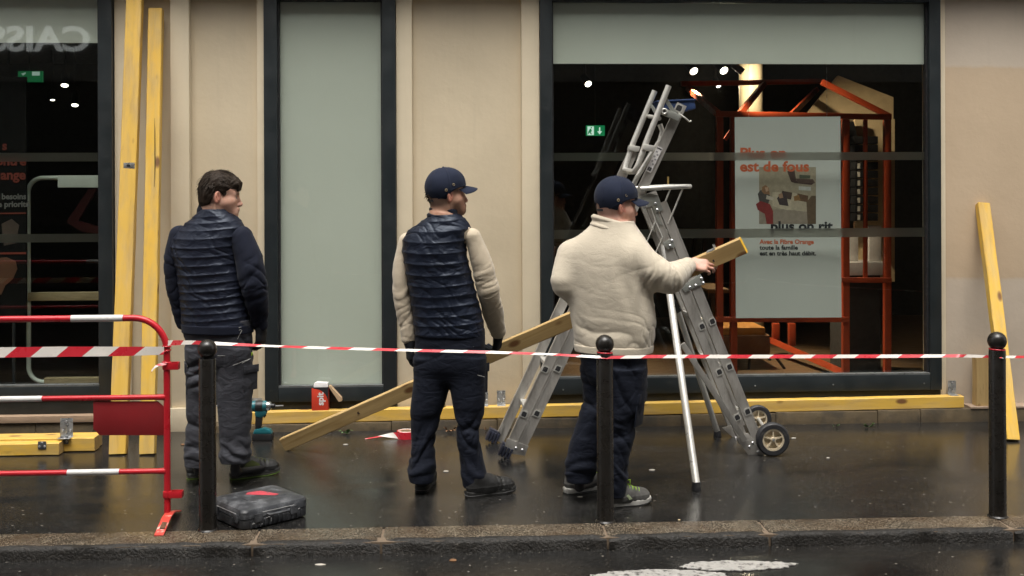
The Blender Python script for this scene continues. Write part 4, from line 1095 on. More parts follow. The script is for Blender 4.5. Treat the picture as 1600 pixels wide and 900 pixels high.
ribbon('loose_strip', [q + V(0.01, -0.02, 0), q + V(-0.04, -0.01, 0.0), q + V(-0.09, 0.0, -0.004), q + V(-0.15, -0.005, -0.014), q + V(-0.21, -0.015, -0.02)], [(0, 0.006, 0.042), (0, 0.012, 0.03), (0, 0.016, 0.008), (0.004, 0.012, 0.004), (0, 0.008, 0.003)], [M_tape_r, M_tape_w], 0.21, 0.04, tr, 0.12)

# ================================================================== tool case
kc = gnd(379, 832, 0.0); az = math.radians(40)
e1 = V(math.cos(az), math.sin(az), 0); e2 = V(-math.sin(az), math.cos(az), 0)
tc = thing('tool_case', 'scuffed black plastic tool case with worn red triangle on its lid', 'case', kc + e1 * 0.2 + e2 * 0.16)
LC, WC, HC = 0.375, 0.335, 0.112
def CP(a_, b_, h): return kc + e1 * a_ + e2 * b_ + V(0, 0, h)
def rrect(a0, a1, b0, b1, r, h, n=5):
    out = []
    for (ca, cb_, s0) in ((a1 - r, b1 - r, 0), (a0 + r, b1 - r, 1), (a0 + r, b0 + r, 2), (a1 - r, b0 + r, 3)):
        for i in range(n + 1):
            t = (s0 + i / n) * PI / 2; out.append(CP(ca + r * math.cos(t), cb_ + r * math.sin(t), h))
    return out
def loops(ls, close=True):
    vs = [p for l in ls for p in l]; n = len(ls[0]); fs = []
    for i in range(len(ls) - 1):
        for k in range(n): fs.append((i * n + k, i * n + (k + 1) % n, (i + 1) * n + (k + 1) % n, (i + 1) * n + k))
    fs.append(tuple(range(n - 1, -1, -1))); fs.append(tuple((len(ls) - 1) * n + k for k in range(n)))
    return vs, fs
def rl(i, h, r=0.035): return rrect(i, LC - i, i, WC - i, r, h)
vs, fs = loops([rl(0.012, 0.002), rl(0.002, 0.010), rl(0.0, 0.02), rl(0.0, 0.052)]); link_mesh('lower_shell', vs, fs, M_case, tc, smooth=0.6)
vs, fs = loops([rl(0.004, 0.053), rl(0.004, 0.056)]); link_mesh('seam', vs, fs, M_rubber, tc, smooth=0.6)
vs, fs = loops([rl(0.0, 0.0565), rl(0.0, 0.088), rl(0.006, 0.099), rl(0.022, 0.106), rl(0.07, HC)]); link_mesh('lid', vs, fs, M_case_lid, tc, smooth=0.5)
vs, fs = loops([rrect(0.09, 0.30, 0.075, 0.26, 0.02, HC - 0.001), rrect(0.094, 0.296, 0.079, 0.256, 0.02, HC + 0.003)]); link_mesh('lid_panel', vs, fs, M_case_lid, tc, smooth=0.5)
tri = [CP(0.135, 0.21, HC + 0.0035), CP(0.16, 0.235, HC + 0.0035), CP(0.225, 0.22, HC + 0.0035), CP(0.262, 0.10, HC + 0.0035), CP(0.235, 0.098, HC + 0.0035)]
m = MB(); m.prism(tri, (0, 0, 0.0012)); m.build('red_mark', M_case_mark, tc)
# grooves and ribs on the long side, latches, handle
for i in range(12):
    a_ = 0.045 + i * 0.026
    m = MB(); m.obox(CP(a_, -0.0015, 0.027), e1 * 0.004, e2 * 0.003, (0, 0, 0.019)); m.build('rib', M_case, tc, bevel=0.001)
for a_ in (0.085, 0.285):
    m = MB(); m.obox(CP(a_, -0.006, 0.055), e1 * 0.022, e2 * 0.005, (0, 0, 0.02)); m.build('latch', M_case, tc, bevel=0.003)
m = MB(); m.tube([CP(0.135, -0.004, 0.062), CP(0.14, -0.016, 0.06), CP(0.25, -0.016, 0.06), CP(0.255, -0.004, 0.062)], 0.007, 8); m.build('handle', M_case, tc, smooth=1)
m = MB(); m.obox(CP(-0.004, 0.06, 0.056), e1 * 0.004, e2 * 0.022, (0, 0, 0.02)); m.build('hinge', M_case_lid, tc, bevel=0.002)
m = MB(); m.obox(CP(-0.004, 0.26, 0.056), e1 * 0.004, e2 * 0.022, (0, 0, 0.02)); m.build('hinge', M_case_lid, tc, bevel=0.002)
for (a_, h, l_, q) in ((0.20, 0.077, 0.09, 0), (0.14, 0.046, 0.022, 1), (0.27, 0.040, 0.008, 0), (0.155, 0.026, 0.004, 2), (0.31, 0.05, 0.012, 1), (0.10, 0.02, 0.01, 0), (0.06, 0.03, 0.012, 0)):
    m = MB(); m.obox(CP(a_, -0.0006 - (0.004 if False else 0), h), e1 * l_ + V(0, 0, 0.004 * q), e2 * 0.001, (0, 0, 0.0015 if q < 2 else 0.008)); m.build('scratch', M_scrape, tc)
m = MB(); m.obox(CP(-0.0006, 0.16, 0.077), e2 * 0.10, e1 * 0.001, (0, 0, 0.0012)); m.build('scratch', M_scrape, tc)

# ================================================================== cordless drills
def drill(loc, label):
    x, y, z = loc
    d = thing('cordless_drill', label, 'drill', loc, 'teal and black cordless drills')
    P_ = lambda a, h, dy=0: V(x + a, y + dy, z + h)
    m = MB(); m.obox(P_(0, 0.024), (0.066, 0, 0), (0, 0.037, 0), (0, 0, 0.022)); m.build('battery', M_blackpl, d, bevel=0.006)
    m = MB(); m.prism([P_(-0.062, 0.0465, -0.034), P_(0.066, 0.0465, -0.034), P_(0.052, 0.07, -0.034), P_(0.01, 0.085, -0.034), P_(-0.052, 0.075, -0.034)], (0, 0.068, 0)); m.build('battery_mount', M_teal, d, bevel=0.008)
    m = MB(); m.prism([P_(-0.05, 0.07, -0.024), P_(-0.01, 0.08, -0.024), P_(0.004, 0.19, -0.024), P_(-0.046, 0.19, -0.024)], (0, 0.048, 0)); m.build('grip', M_blackpl, d, bevel=0.012)
    m = MB(); m.prism([P_(-0.01, 0.15, -0.027), P_(0.028, 0.175, -0.027), P_(0.026, 0.2, -0.027), P_(-0.05, 0.2, -0.027), P_(-0.048, 0.16, -0.027)], (0, 0.054, 0)); m.build('collar', M_teal, d, bevel=0.008)
    m = MB(); m.prism([P_(0.008, 0.145, -0.008), P_(0.022, 0.16, -0.008), P_(0.014, 0.178, -0.008), P_(0.0, 0.17, -0.008)], (0, 0.016, 0)); m.build('trigger', M_rubber, d)
    m = MB(); m.lathe([(0.022, -0.078), (0.034, -0.072), (0.036, -0.05), (0.036, 0.012), (0.032, 0.026)], P_(0.0, 0.225), (1, 0, 0), 20); m.build('motor_housing', M_teal, d, smooth=0.5)
    m = MB(); m.lathe([(0.0365, -0.045), (0.0375, -0.043), (0.0375, 0.0), (0.0365, 0.002)], P_(0.0, 0.2245), (1, 0, 0), 20); m.build('housing_band', M_blackpl, d, smooth=0.5)
    m = MB(); m.lathe([(0.031, 0.0265), (0.030, 0.044), (0.022, 0.056)], P_(0, 0.225), (1, 0, 0), 20); m.build('nose', M_steel, d, smooth=0.5)
    m = MB(); m.lathe([(0.016, 0.0565), (0.016, 0.075), (0.010, 0.082)], P_(0, 0.225), (1, 0, 0), 14); m.build('chuck', M_blackpl, d, smooth=0.5)
    m = MB(); m.tube([P_(0.082, 0.225), P_(0.135, 0.226)], 0.0045, 8); m.build('bit', M_steel, d)
    return d
p = gnd(409, 690, 0.0)
dr = drill(p + V(0, 0.045, 0), 'teal and black cordless drill standing upright right of the left man')
c = copy_tree(dr); q = gnd(349, 689, 0.0); c.location = q + V(0.035, 0.04, 0); c.rotation_euler = (0, 0, PI)
c['label'] = 'teal and black cordless drill half hidden behind the left man\'s legs'

# ================================================================== box of fixings with open flap
O = at(488, 640, -0.055); zb2 = zledge(O.x) + 0.085; O.z = zb2
bx = thing('fixings_box', 'small red and black card box with open flap standing on the wall timber', 'box', O + V(0.06, 0, 0))
sx = (at(514, 640, -0.055).x - O.x); hz = at(500, 605, -0.055).z - zb2
d_ = 0.06
fx = lambda a, h, y=-0.0851: V(O.x + a * sx, y, zb2 + h * hz)
m = MB(); m.box(O.x, O.x + sx, -0.085, -0.085 + d_, zb2, zb2 + hz); m.build('carton_body', M_box_red, bx, bevel=0.001)
m = MB(); m.prism([fx(0.08, 1.0, -0.0856)] + [fx(0.12 + 0.86 * math.sin(t * PI / 2 / 8), 0.35 + 0.62 * math.cos(t * PI / 2 / 8), -0.0856) for t in range(9)] + [fx(1.0, 0.0, -0.0856), fx(1.0, 1.0, -0.0856)], (0, 0.0004, 0)); m.build('black_print', M_box_blk, bx)
m = MB(); m.box(O.x + 0.0, O.x + sx + 0.0004, -0.0845, -0.085 + d_ + 0.0003, zb2 + hz * 0.999, zb2 + hz * 1.02); m.build('box_rim', M_box_blk, bx)
m = MB(); m.prism([fx(0.1, 1.02, -0.075), fx(0.95, 1.02, -0.075), fx(0.95, 1.2, -0.07), fx(0.3, 1.24, -0.07), fx(0.12, 1.18, -0.07)], (0, 0.05, 0)); m.build('paper_pad', M_whitecard, bx, bevel=0.002)
m = MB(); m.prism([fx(1.0, 1.05, -0.08), fx(1.1, 1.08, -0.08), fx(1.78, 0.52, -0.08), fx(1.80, 0.40, -0.08), fx(1.62, 0.36, -0.08)], (0, 0.055, 0)); m.build('open_flap', M_card, bx)
text_mesh('spit', 'lettering', M_whitecard, bx, (O.x + sx * 0.70, -0.0862, zb2 + hz * 0.22), (0, 0, 1), (-1, 0, 0), 0.062, 0.03, 0.0006)
# small dark bottle with red cap between the middle man's legs
p = at(691, 632, -0.06); p.z = zledge(p.x) + 0.0835
bt = thing('small_bottle', 'small dark bottle with red cap standing on the wall timber between the middle man\'s legs', 'bottle', p)
m = MB(); m.lathe([(0.026, 0), (0.028, 0.004), (0.028, 0.055), (0.02, 0.07), (0.018, 0.072)], (p.x - 0.006, -0.06, p.z), (0, 0, 1), 18); m.build('bottle_body', simple('dark green plastic', (0.03, 0.035, 0.02), 0.3), bt, smooth=0.5)
m = MB(); m.lathe([(0.019, 0.0725), (0.019, 0.092), (0.012, 0.1)], (p.x - 0.006, -0.06, p.z), (0, 0, 1), 16); m.build('cap', M_box_red, bt, smooth=0.5)

# ================================================================== weeds and litter
def weed(loc, n, r, label, seed, mt=None, name='weed'):
    rr = random.Random(seed)
    w = thing(name, label, 'plant', loc, 'weeds in the wall joint')
    for k in range(n):
        a_ = rr.uniform(0, 2 * PI); L = r * rr.uniform(0.5, 1.0); up = rr.uniform(0.2, 1.0)
        d = V(math.cos(a_), -abs(math.sin(a_)) * 0.8, 0); e = V(-d.y, d.x, 0).normalized() if d.length else V(1, 0, 0)
        b_ = Vector(loc) + d * L * 0.3; t_ = Vector(loc) + d * L + V(0, 0, L * up * 0.8); md = b_.lerp(t_, 0.55) + V(0, 0, L * 0.28)
        wd = L * 0.22
        m = MB(); m.add([Vector(loc) + V(0, 0, 0.002), b_.lerp(md, 0.5) + e * wd * 0.5, b_.lerp(md, 0.5) - e * wd * 0.5, md + e * wd, md - e * wd, md + V(0, 0, -0.003), t_], [(0, 1, 2), (1, 3, 5, 2), (2, 5, 4), (3, 6, 5), (4, 5, 6)])
        m.build('leaf', mt or M_leaf, w)
    return w
weed(gnd(541, 678), 14, 0.055, 'green weed growing below the carried plank near the tape roll', 1)
weed(gnd(1356, 668), 13, 0.055, 'tuft of green weed at the wall foot right of the stepladder wheels', 2)
weed(gnd(1306, 667), 8, 0.035, 'tiny green weed at the wall foot just right of the small wheel', 3)
weed(gnd(703, 676), 14, 0.075, 'dry brown tuft caught at the wall foot between the middle man\'s legs', 4, M_dry)
weed(gnd(762, 672), 6, 0.04, 'dry scrap of weed at the wall foot left of the stepladder feet', 5, M_dry)
def scrap(u, v, a_, b_, mt, label, z=0.0, seed=0, ang=0.0):
    c = gnd(u, v, z); rr = random.Random(seed); n = 9
    pts = [c + V(math.cos(2 * PI * k / n + ang) * a_ * rr.uniform(0.7, 1), math.sin(2 * PI * k / n) * b_ * rr.uniform(0.7, 1), 0.001) for k in range(n)]
    m = MB(); m.prism(pts, (0, 0, 0.003)); tag(m.build('litter_scrap', mt), label, 'litter', 'scraps on the wet ground')
scrap(697, 737, 0.02, 0.02, M_litter, 'pale scrap on the pavement between the middle man\'s feet', 0, 1)
scrap(500, 883, 0.028, 0.012, M_litter, 'pale paper scrap lying in the gutter', Z_ROAD, 2)
scrap(708, 876, 0.02, 0.02, M_dry, 'curled orange brown leaf lying in the gutter', Z_ROAD, 3)
scrap(286, 695, 0.018, 0.02, M_dry, 'small brown leaf on the pavement left of the left man', 0, 4)
scrap(1019, 735, 0.02, 0.016, M_litter, 'pale scrap on the pavement between fleece man and stabiliser pole', 0, 5)
scrap(906, 777, 0.017, 0.01, M_litter, 'grey splinter on the pavement by the grey heel', 0, 6)
scrap(1061, 813, 0.008, 0.008, M_cream, 'tiny yellow crumb on the pavement near the kerb', 0, 7)
scrap(1294, 716, 0.012, 0.01, M_litter, 'pale crumb on the pavement right of the large wheel', 0, 8)
scrap(1240, 685, 0.02, 0.012, M_litter, 'pale scrap behind the large wheel', 0, 9)
scrap(540, 695, 0.02, 0.012, M_litter, 'pale splinter on the pavement below the carried plank', 0, 10)
# ================================================================== stepladder
YN, YFA, YFB = -0.93, -0.52, -0.45
ld = thing('stepladder', 'large aluminium folding stepladder with wheels, stabiliser poles and guard rail', 'ladder', gnd(1000, 700))
AN = lambda u, v: at(u, v, YN)
def stile(p0, p1, w=0.066, t=0.026, name='stile'):
    """open channel rail: web facing the camera with two flanges"""
    p0, p1 = Vector(p0), Vector(p1); d = (p1 - p0).normalized(); n = Vector((0, 1, 0)); n = (n - d * n.dot(d)).normalized(); s = d.cross(n)
    m = MB(); m.obox((p0 + p1) / 2, d * (p1 - p0).length / 2, s * w / 2, n * 0.002)
    for sg in (-1, 1):
        m.obox((p0 + p1) / 2 + s * sg * (w / 2 - 0.0015) + n * t / 2, d * (p1 - p0).length / 2, s * 0.0018, n * (t / 2 + 0.002))
        m.obox((p0 + p1) / 2 + s * sg * (w / 2 - 0.004) - n * 0.0032, d * (p1 - p0).length / 2, s * 0.004, n * 0.0016)   # raised lip
    return m.build(name, M_alu, ld)
def socket(u, v, Y, d, r=0.017):
    """open end of a hollow rung in the face of a stile"""
    c = at(u, v, Y - 0.004); d = Vector(d).normalized(); s = d.cross(Vector((0, 1, 0)))
    def quad(k): return [c + d * k * a_ + s * k * b_ for a_, b_ in ((-1, -0.75), (-0.35, -1.0), (1.0, -0.8), (1.0, 0.6), (0.5, 1.0), (-1, 0.95))]
    m = MB(); m.prism(quad(r * 1.3), (0, -0.003, 0)); o = m.build('rung_socket', M_alu_tube, ld)
    m = MB(); m.prism([q + V(0, -0.0032, 0) for q in quad(r * 0.9)], (0, -0.0006, 0)); m.build('rung_hollow', M_rubber, o)
def rung(p0, p1, w=0.05, name='rung'):
    m = MB(); m.beam(p0, p1, w, 0.026, (0, 0, 1)); m.build(name, M_alu_tube, ld, bevel=0.003)
# left leg: inner and outer near stiles, far stile
dl = AN(872, 576) - AN(839, 646)
iA0, iA1 = AN(801, 690), AN(983, 300)
oB0, oB1 = AN(816, 696), AN(1066, 163)
stile(iA0, iA1, 0.062); stile(oB0, oB1, 0.060)
fA0, fA1 = at(779, 690, YFA), at(990, 236, YFA)
stile(fA0, fA1, 0.062); 
for (u, v) in ((852, 577), (819, 647)): socket(u, v, YN, dl)
for (u, v) in ((872, 576), (839, 646)): socket(u, v, YN, dl)
for (u, v) in ((839, 646), (872, 576), (905, 506), (937, 437), (969, 370), (1001, 302)):
    a_ = at(u - 10, v, YN + 0.005); b_ = V(a_.x - 0.02, YFA, a_.z)
    rung(a_, b_, 0.045, 'tread')
# right leg
dr_ = AN(1140, 573) - AN(1168, 643)
iC0, iC1 = AN(1163, 692), AN(1016, 318)
oD0, oD1 = AN(1184, 688), AN(1034, 316)
stile(iC0, iC1, 0.062); stile(oD0, oD1, 0.062)
fC0, fC1 = at(1146, 668, YFB), at(1000, 300, YFB)
stile(fC0, fC1, 0.062); stile(at(1163, 664, YFB), at(1018, 300, YFB), 0.062)
for (u, v) in ((1097, 510), (1124, 581), (1152, 652)): socket(u, v, YN, dr_)
for (u, v) in ((1113, 502), (1140, 573), (1168, 643)): socket(u, v, YN, dr_)
for (u, v) in ((1168, 643), (1140, 573), (1113, 502), (1086, 432), (1059, 363)):
    a_ = at(u - 16, v, YN + 0.005); b_ = V(a_.x + 0.0, YFB, a_.z); rung(a_, b_, 0.045, 'tread')
# plates with bolts
def plate(pts, Y, bolts, mt=None, th=0.006):
    m = MB(); m.prism([at(u, v, Y) for u, v in pts], (0, -th, 0)); o = m.build('plate', mt or M_zinc, ld, bevel=0.001)
    for (u, v) in bolts:
        m = MB(); m.lathe([(0.009, 0), (0.009, 0.003), (0.005, 0.006)], at(u, v, Y - th), (0, -1, 0), 10); m.build('bolt', M_steel, o)
M_plate = simple('grey ladder plate', (0.34, 0.35, 0.32), 0.45, 0.6, var=0.1)
plate([(999, 308), (1014, 302), (1027, 305), (1036, 328), (1024, 334), (1018, 322), (1006, 327), (1000, 318)], YN - 0.005, [(1006, 315), (1009, 322), (1024, 318), (1027, 328)], M_plate)
plate([(1035, 379), (1050, 372), (1055, 386), (1042, 390)], YN - 0.005, [(1047, 384), (1050, 376)], M_plate)
plate([(1064, 448), (1094, 428), (1101, 444), (1090, 447), (1070, 457)], YN - 0.006, [(1087, 446), (1096, 435), (1099, 442), (1078, 449)], M_plate)
plate([(1017, 320), (1019, 318), (1036, 352), (1030, 352)], YN - 0.004, [], M_plate, 0.003)
plate([(786, 706), (792, 684), (826, 697), (820, 712)], YN - 0.006, [(816, 703), (806, 700)], M_alu)
plate([(779, 672), (784, 660), (788, 664), (783, 680)], YFA - 0.004, [], M_alu)
# rubber feet of the left leg
def ribfoot(u, v, Y, k=1.0):
    c = at(u, v, Y); c.z = max(c.z, 0.03)
    d = Vector((0.42, 0, 0.907)); s_ = Vector((0.907, 0, -0.42)); c = Vector((c.x, c.y, 0.05))
    m = MB()
    for i in range(4): m.obox(c + s_ * (-0.031 + 0.0205 * i) * k - d * 0.012 - V(0, 0.004, 0), s_ * 0.0075 * k, (0, 0.030, 0), d * 0.034)
    m.obox(c + V(0, 0.006, 0), s_ * 0.040 * k, (0, 0.026, 0), d * 0.034); m.build('rubber_foot', M_foot, ld, bevel=0.003)
ribfoot(791, 716, YN + 0.012); ribfoot(771, 692, YFA + 0.012)
# brackets and wheels of the right leg
plate([(1150, 684), (1168, 676), (1193, 704), (1190, 718), (1170, 712)], YN - 0.006, [(1176, 692), (1171, 698), (1184, 706)], M_alu)
plate([(1128, 668), (1142, 664), (1158, 684), (1152, 690)], YFB - 0.004, [(1150, 684)], M_alu)
def wheel(c, R, wd, name='wheel'):
    c = Vector(c)
    m = MB(); prof = [(R * 0.66, -wd / 2), (R * 0.9, -wd / 2), (R * 0.98, -wd * 0.36), (R, -wd * 0.18), (R, wd * 0.18), (R * 0.98, wd * 0.36), (R * 0.9, wd / 2), (R * 0.66, wd / 2), (R * 0.66, -wd / 2)]
    m.lathe(prof, c, (0, 1, 0), 40); w = m.build(name, M_rubber, ld, smooth=0.7)
    m = MB(); m.lathe([(R * 0.55, -wd * 0.42), (R * 0.66, -wd * 0.42), (R * 0.66, wd * 0.4), (R * 0.55, wd * 0.4), (R * 0.55, -wd * 0.42)], c, (0, 1, 0), 36)
    m.lathe([(R * 0.14, -wd * 0.5), (R * 0.16, -wd * 0.45), (R * 0.16, wd * 0.4), (R * 0.1, wd * 0.4)], c, (0, 1, 0), 18)
    m.lathe([(R * 0.56, 0.0), (R * 0.56, wd * 0.1)], c, (0, 1, 0), 36)
    for k in range(5):
        t = 2 * PI * k / 5 + 0.3; d = V(math.cos(t), 0, math.sin(t)); m.obox(c + d * R * 0.36 + V(0, -wd * 0.15, 0), d * R * 0.22, d.cross(V(0, 1, 0)) * R * 0.045, (0, wd * 0.22, 0))
    m.build('rim', M_rim, w, smooth=0.6)
    m = MB(); m.lathe([(R * 0.08, -wd * 0.56), (R * 0.08, -wd * 0.45)], c, (0, 1, 0), 10); m.build('axle_end', M_steel, w)
    for k in range(22):   # tread nubs
        t = 2 * PI * k / 22; d = V(math.cos(t), 0, math.sin(t))
        if k % 2: continue
    return w
RW_ = 0.104
cN = at(1207, 693, YN - 0.06); cN.z = RW_ + 0.002; wheel(cN, RW_, 0.05)
RF_ = 0.092
cF = at(1184, 652, -0.33); cF.z = RF_ + 0.002; wheel(cF, RF_, 0.045)
m = MB(); m.cyl(V(cN.x, cN.y + 0.02, cN.z), V(cF.x, cF.y - 0.02, cF.z), 0.011, 10); m.build('axle', M_alu_tube, ld)
m = MB(); m.beam(AN(1176, 700), V(cN.x, YN - 0.01, cN.z), 0.05, 0.01); m.build('axle_bracket', M_alu, ld, bevel=0.002)
# diagonal brace bar and near stabiliser pole
p0, p1 = at(1066, 537, YN - 0.12), at(1164, 688, YN - 0.03)
m = MB(); m.beam(p0, p1, 0.034, 0.02); m.build('brace_bar', M_alu, ld, bevel=0.002)
s0 = at(1040, 400, YN - 0.03); sf = gnd(1088, 767, 0.0)
s1_ = V(sf.x, sf.y, 0.02)
pts = [at(1035, 384, YN - 0.02), at(1041, 420, YN - 0.05), s1_ + V(0, 0, 0.02)]
d = (pts[2] - pts[1]).normalized()
m = MB(); m.tube([pts[0], pts[1]], 0.012, 12); m.build('pole_top', M_alu_tube, ld, smooth=1)
m = MB(); m.tube([pts[1], pts[2]], 0.021, 16); m.build('stabiliser_pole', M_alu_tube, ld, smooth=1)
m = MB(); m.tube([s1_ + V(0, 0, 0.03), V(sf.x, sf.y, 0.002)], [0.0235, 0.026], 16); m.build('pole_foot', M_rubber, ld, smooth=0.6)
f = gnd(1121, 682, 0.0); f0_ = at(1058, 482, -0.75)
m = MB(); m.tube([f0_, V(f.x, f.y, 0.03)], 0.019, 14); m.build('stabiliser_pole', M_alu_tube, ld, smooth=1)
m = MB(); m.tube([V(f.x, f.y, 0.04), V(f.x, f.y, 0.002)], [0.022, 0.027], 14); m.build('pole_foot', M_rubber, ld, smooth=0.6)
m = MB(); m.beam(at(1052, 470, -0.8), at(1060, 486, -0.75), 0.03, 0.03); m.build('pole_clamp', M_blackpl, ld)
# platform tray
T = lambda u, v, Y=YN: at(u, v, Y)
y0, y1 = YN - 0.03, YFA
a_, b_ = T(1000, 295, y0), T(1079, 291.5, y0); c_, e_ = V(b_.x - 0.03, y1, b_.z), V(a_.x, y1, a_.z)
m = MB(); m.tube([a_, b_ - V(0.04, 0, 0), b_ + V(0, 0.03, 0), c_ + V(0.02, -0.05, 0), c_ - V(0.03, 0, 0), e_], 0.0155, 12); m.build('tray_tube', M_alu_tube, ld, smooth=1)
for k in range(4):
    f_ = (k + 0.6) / 4.4; m = MB(); m.tube([a_.lerp(b_, f_) + V(0, 0.01, -0.002), e_.lerp(c_, f_) + V(0, -0.01, -0.002)], 0.006, 8); m.build('tray_bar', M_alu_tube, ld)
m = MB(); m.tube([T(1067, 294, y0), T(1044, 350, YN)], 0.0055, 8); m.build('strut', M_alu_tube, ld)
m = MB(); m.tube([T(1048, 294, y1), T(1035, 326, y1)], 0.0055, 8); m.build('strut', M_alu_tube, ld)
m = MB(); m.tube([T(1044, 291, y1), T(1044, 276, y1)], 0.006, 8); m.build('peg', simple('brass peg', (0.4, 0.28, 0.1), 0.4, 0.6), ld)
for seg in (((1009, 382), (1024, 346)), ((1024, 346), (1035, 371)), ((1023, 398), (1035, 371)), ((1024, 346), (1017, 325))):
    m = MB(); m.tube([T(*seg[0], YN - 0.012), T(*seg[1], YN - 0.012)], 0.004, 8); m.build('locking_wire', M_alu_tube, ld)
# guard rail: two tubes joined by a bend
gN = [T(1045, 134, YN - 0.05), T(1009, 224, YN - 0.05), T(997, 258, YN - 0.05), T(991, 268, YN - 0.04), T(983, 268, YN + 0.06), T(976, 266, YFA - 0.02), T(978, 256, YFA), T(989, 224, YFA), T(1023, 142, YFA)]
m = MB(); m.tube(gN, 0.0185, 14); m.build('guard_rail', M_alu_tube, ld, smooth=1)
m = MB(); m.tube([T(1031, 194, YN + 0.03), T(1035, 205, YN + 0.03), T(1031, 220, YN + 0.03), T(1015, 245, YN + 0.03), T(996, 276, YN + 0.03), T(984, 300, YN + 0.03)], 0.016, 12); m.build('inner_rail', M_alu_tube, ld, smooth=1)
for (u, v, Y) in ((1012, 231, YN - 0.05), (990, 232, YFA)):
    c0_ = T(u, v, Y); m = MB(); m.obox(c0_, (0.036, 0, -0.006), (0, 0.026, 0), (0.006, 0, 0.018)); m.build('clamp', M_alu_tube, ld, bevel=0.007)
m = MB(); m.beam(T(1036, 174, YN - 0.035), T(1061, 185, YN - 0.03), 0.042, 0.03); m.build('crossbar', M_plate, ld, bevel=0.003)
m = MB(); m.torus(T(1038, 174, YN - 0.056), (0, 1, 0), 0.015, 0.006, 16, 8); m.build('bar_ring', M_alu_tube, ld, smooth=2)
m = MB(); m.lathe([(0.012, 0), (0.012, 0.004)], T(1038, 174, YN - 0.052), (0, -1, 0), 14); m.build('bar_hole', M_rubber, ld)
m = MB(); m.prism([T(u, v, YN - 0.02) for u, v in ((1042, 152), (1058, 177), (1052, 180), (1040, 160))], (0, 0.006, 0)); m.build('gusset', M_plate, ld)
m = MB(); m.prism([T(u, v, YFA - 0.02) for u, v in ((1017, 160), (1026, 172), (1024, 180), (1016, 166))], (0, 0.006, 0)); m.build('gusset', M_plate, ld)
m = MB(); m.cyl(T(1014, 182, YFA), T(1030, 185, YN), 0.014, 10); m.build('cross_tube', M_alu_tube, ld)
socket(1061, 169, YN, dl, 0.020)
m = MB(); m.tube([T(1060, 177, YN - 0.015), T(1070, 184, YN - 0.02), T(1077, 190, YN - 0.02), T(1080, 189, YN - 0.02)], 0.0055, 8); m.build('latch_hook', M_alu_tube, ld)
# specification sticker on the upper stile
uL, uR = T(1033, 229, YN - 0.0095), T(1013, 270, YN - 0.0095)
d = (uL - uR).normalized(); s = d.cross(V(0, 1, 0)); c0_ = (uL + uR) / 2 + s * 0.004
m = MB(); m.obox(c0_, d * 0.085, s * 0.018, (0, 0.0005, 0)); stk = m.build('sticker', M_whitecard, ld)
for (a_, l_, w_) in ((0.074, 0.004, 0.015),): 
    m = MB(); m.obox(c0_ + d * a_ + V(0, -0.0012, 0), d * l_, s * w_, (0, 0.0005, 0)); m.build('printed_bar', M_print_bk, stk)
for k in range(7):
    m = MB(); m.obox(c0_ - d * 0.066 + s * (-0.012 + k * 0.004) + V(0, -0.0012, 0), d * 0.012, s * (0.0008 + 0.0006 * (k % 3)), (0, 0.0005, 0)); m.build('printed_bar', M_print_bk, stk)
for k in range(6):
    m = MB(); m.obox(c0_ + d * (0.05 - k * 0.016) + s * (-0.007 if k % 2 else 0.006) + V(0, -0.0012, 0), d * 0.005, s * 0.006, (0, 0.0005, 0)); m.build('printed_bar', simple('grey print', (0.3, 0.3, 0.3), 0.6) if k == 0 else bpy.data.materials['grey print'], stk)
# blue tray clipped on top, far side
m = MB(); q = [T(1028, 157, YFA), T(1085, 154, YFA), T(1088, 170, YFA), T(1070, 174, YFA), T(1030, 170, YFA)]
m.prism(q, (0, 0.22, 0)); m.build('tool_tray', M_blue, ld, bevel=0.012)
m = MB(); m.prism([T(1026, 157, YFA - 0.01), T(1088, 154, YFA - 0.01), T(1088, 156.5, YFA - 0.01), T(1026, 159.5, YFA - 0.01)], (0, 0.24, 0)); m.build('tray_rim', M_blue, ld, bevel=0.003)
# ================================================================== people: bodies and clothes grown as signed distance fields
def vnoise(P, seed=0):
    """smooth value noise, P (N,3) -> [-1,1]"""
    P = np.asarray(P, dtype=np.float64) + seed * 17.137
    I = np.floor(P).astype(np.int64); Fr = P - I; Fr = Fr * Fr * (3 - 2 * Fr)
    def h(i, j, k):
        n = (i * 374761393 + j * 668265263 + k * 2147483647 + seed * 1274126177) & 0xFFFFFFFF
        n = ((n ^ (n >> 13)) * 1274126177) & 0xFFFFFFFF
        n = n ^ (n >> 16)
        return (n & 0xFFFF) / 32767.5 - 1.0
    out = 0
    for a in (0, 1):
        for b in (0, 1):
            for c in (0, 1):
                w = (Fr[:, 0] if a else 1 - Fr[:, 0]) * (Fr[:, 1] if b else 1 - Fr[:, 1]) * (Fr[:, 2] if c else 1 - Fr[:, 2])
                out = out + w * h(I[:, 0] + a, I[:, 1] + b, I[:, 2] + c)
    return out
def ridged(P, seed=0): return 1 - 2 * np.abs(vnoise(P, seed))
def crease(P, seed=0): return 1.4 * np.clip(1 - 1.7 * np.abs(vnoise(P, seed)), 0, 1) ** 1.6 - 0.35

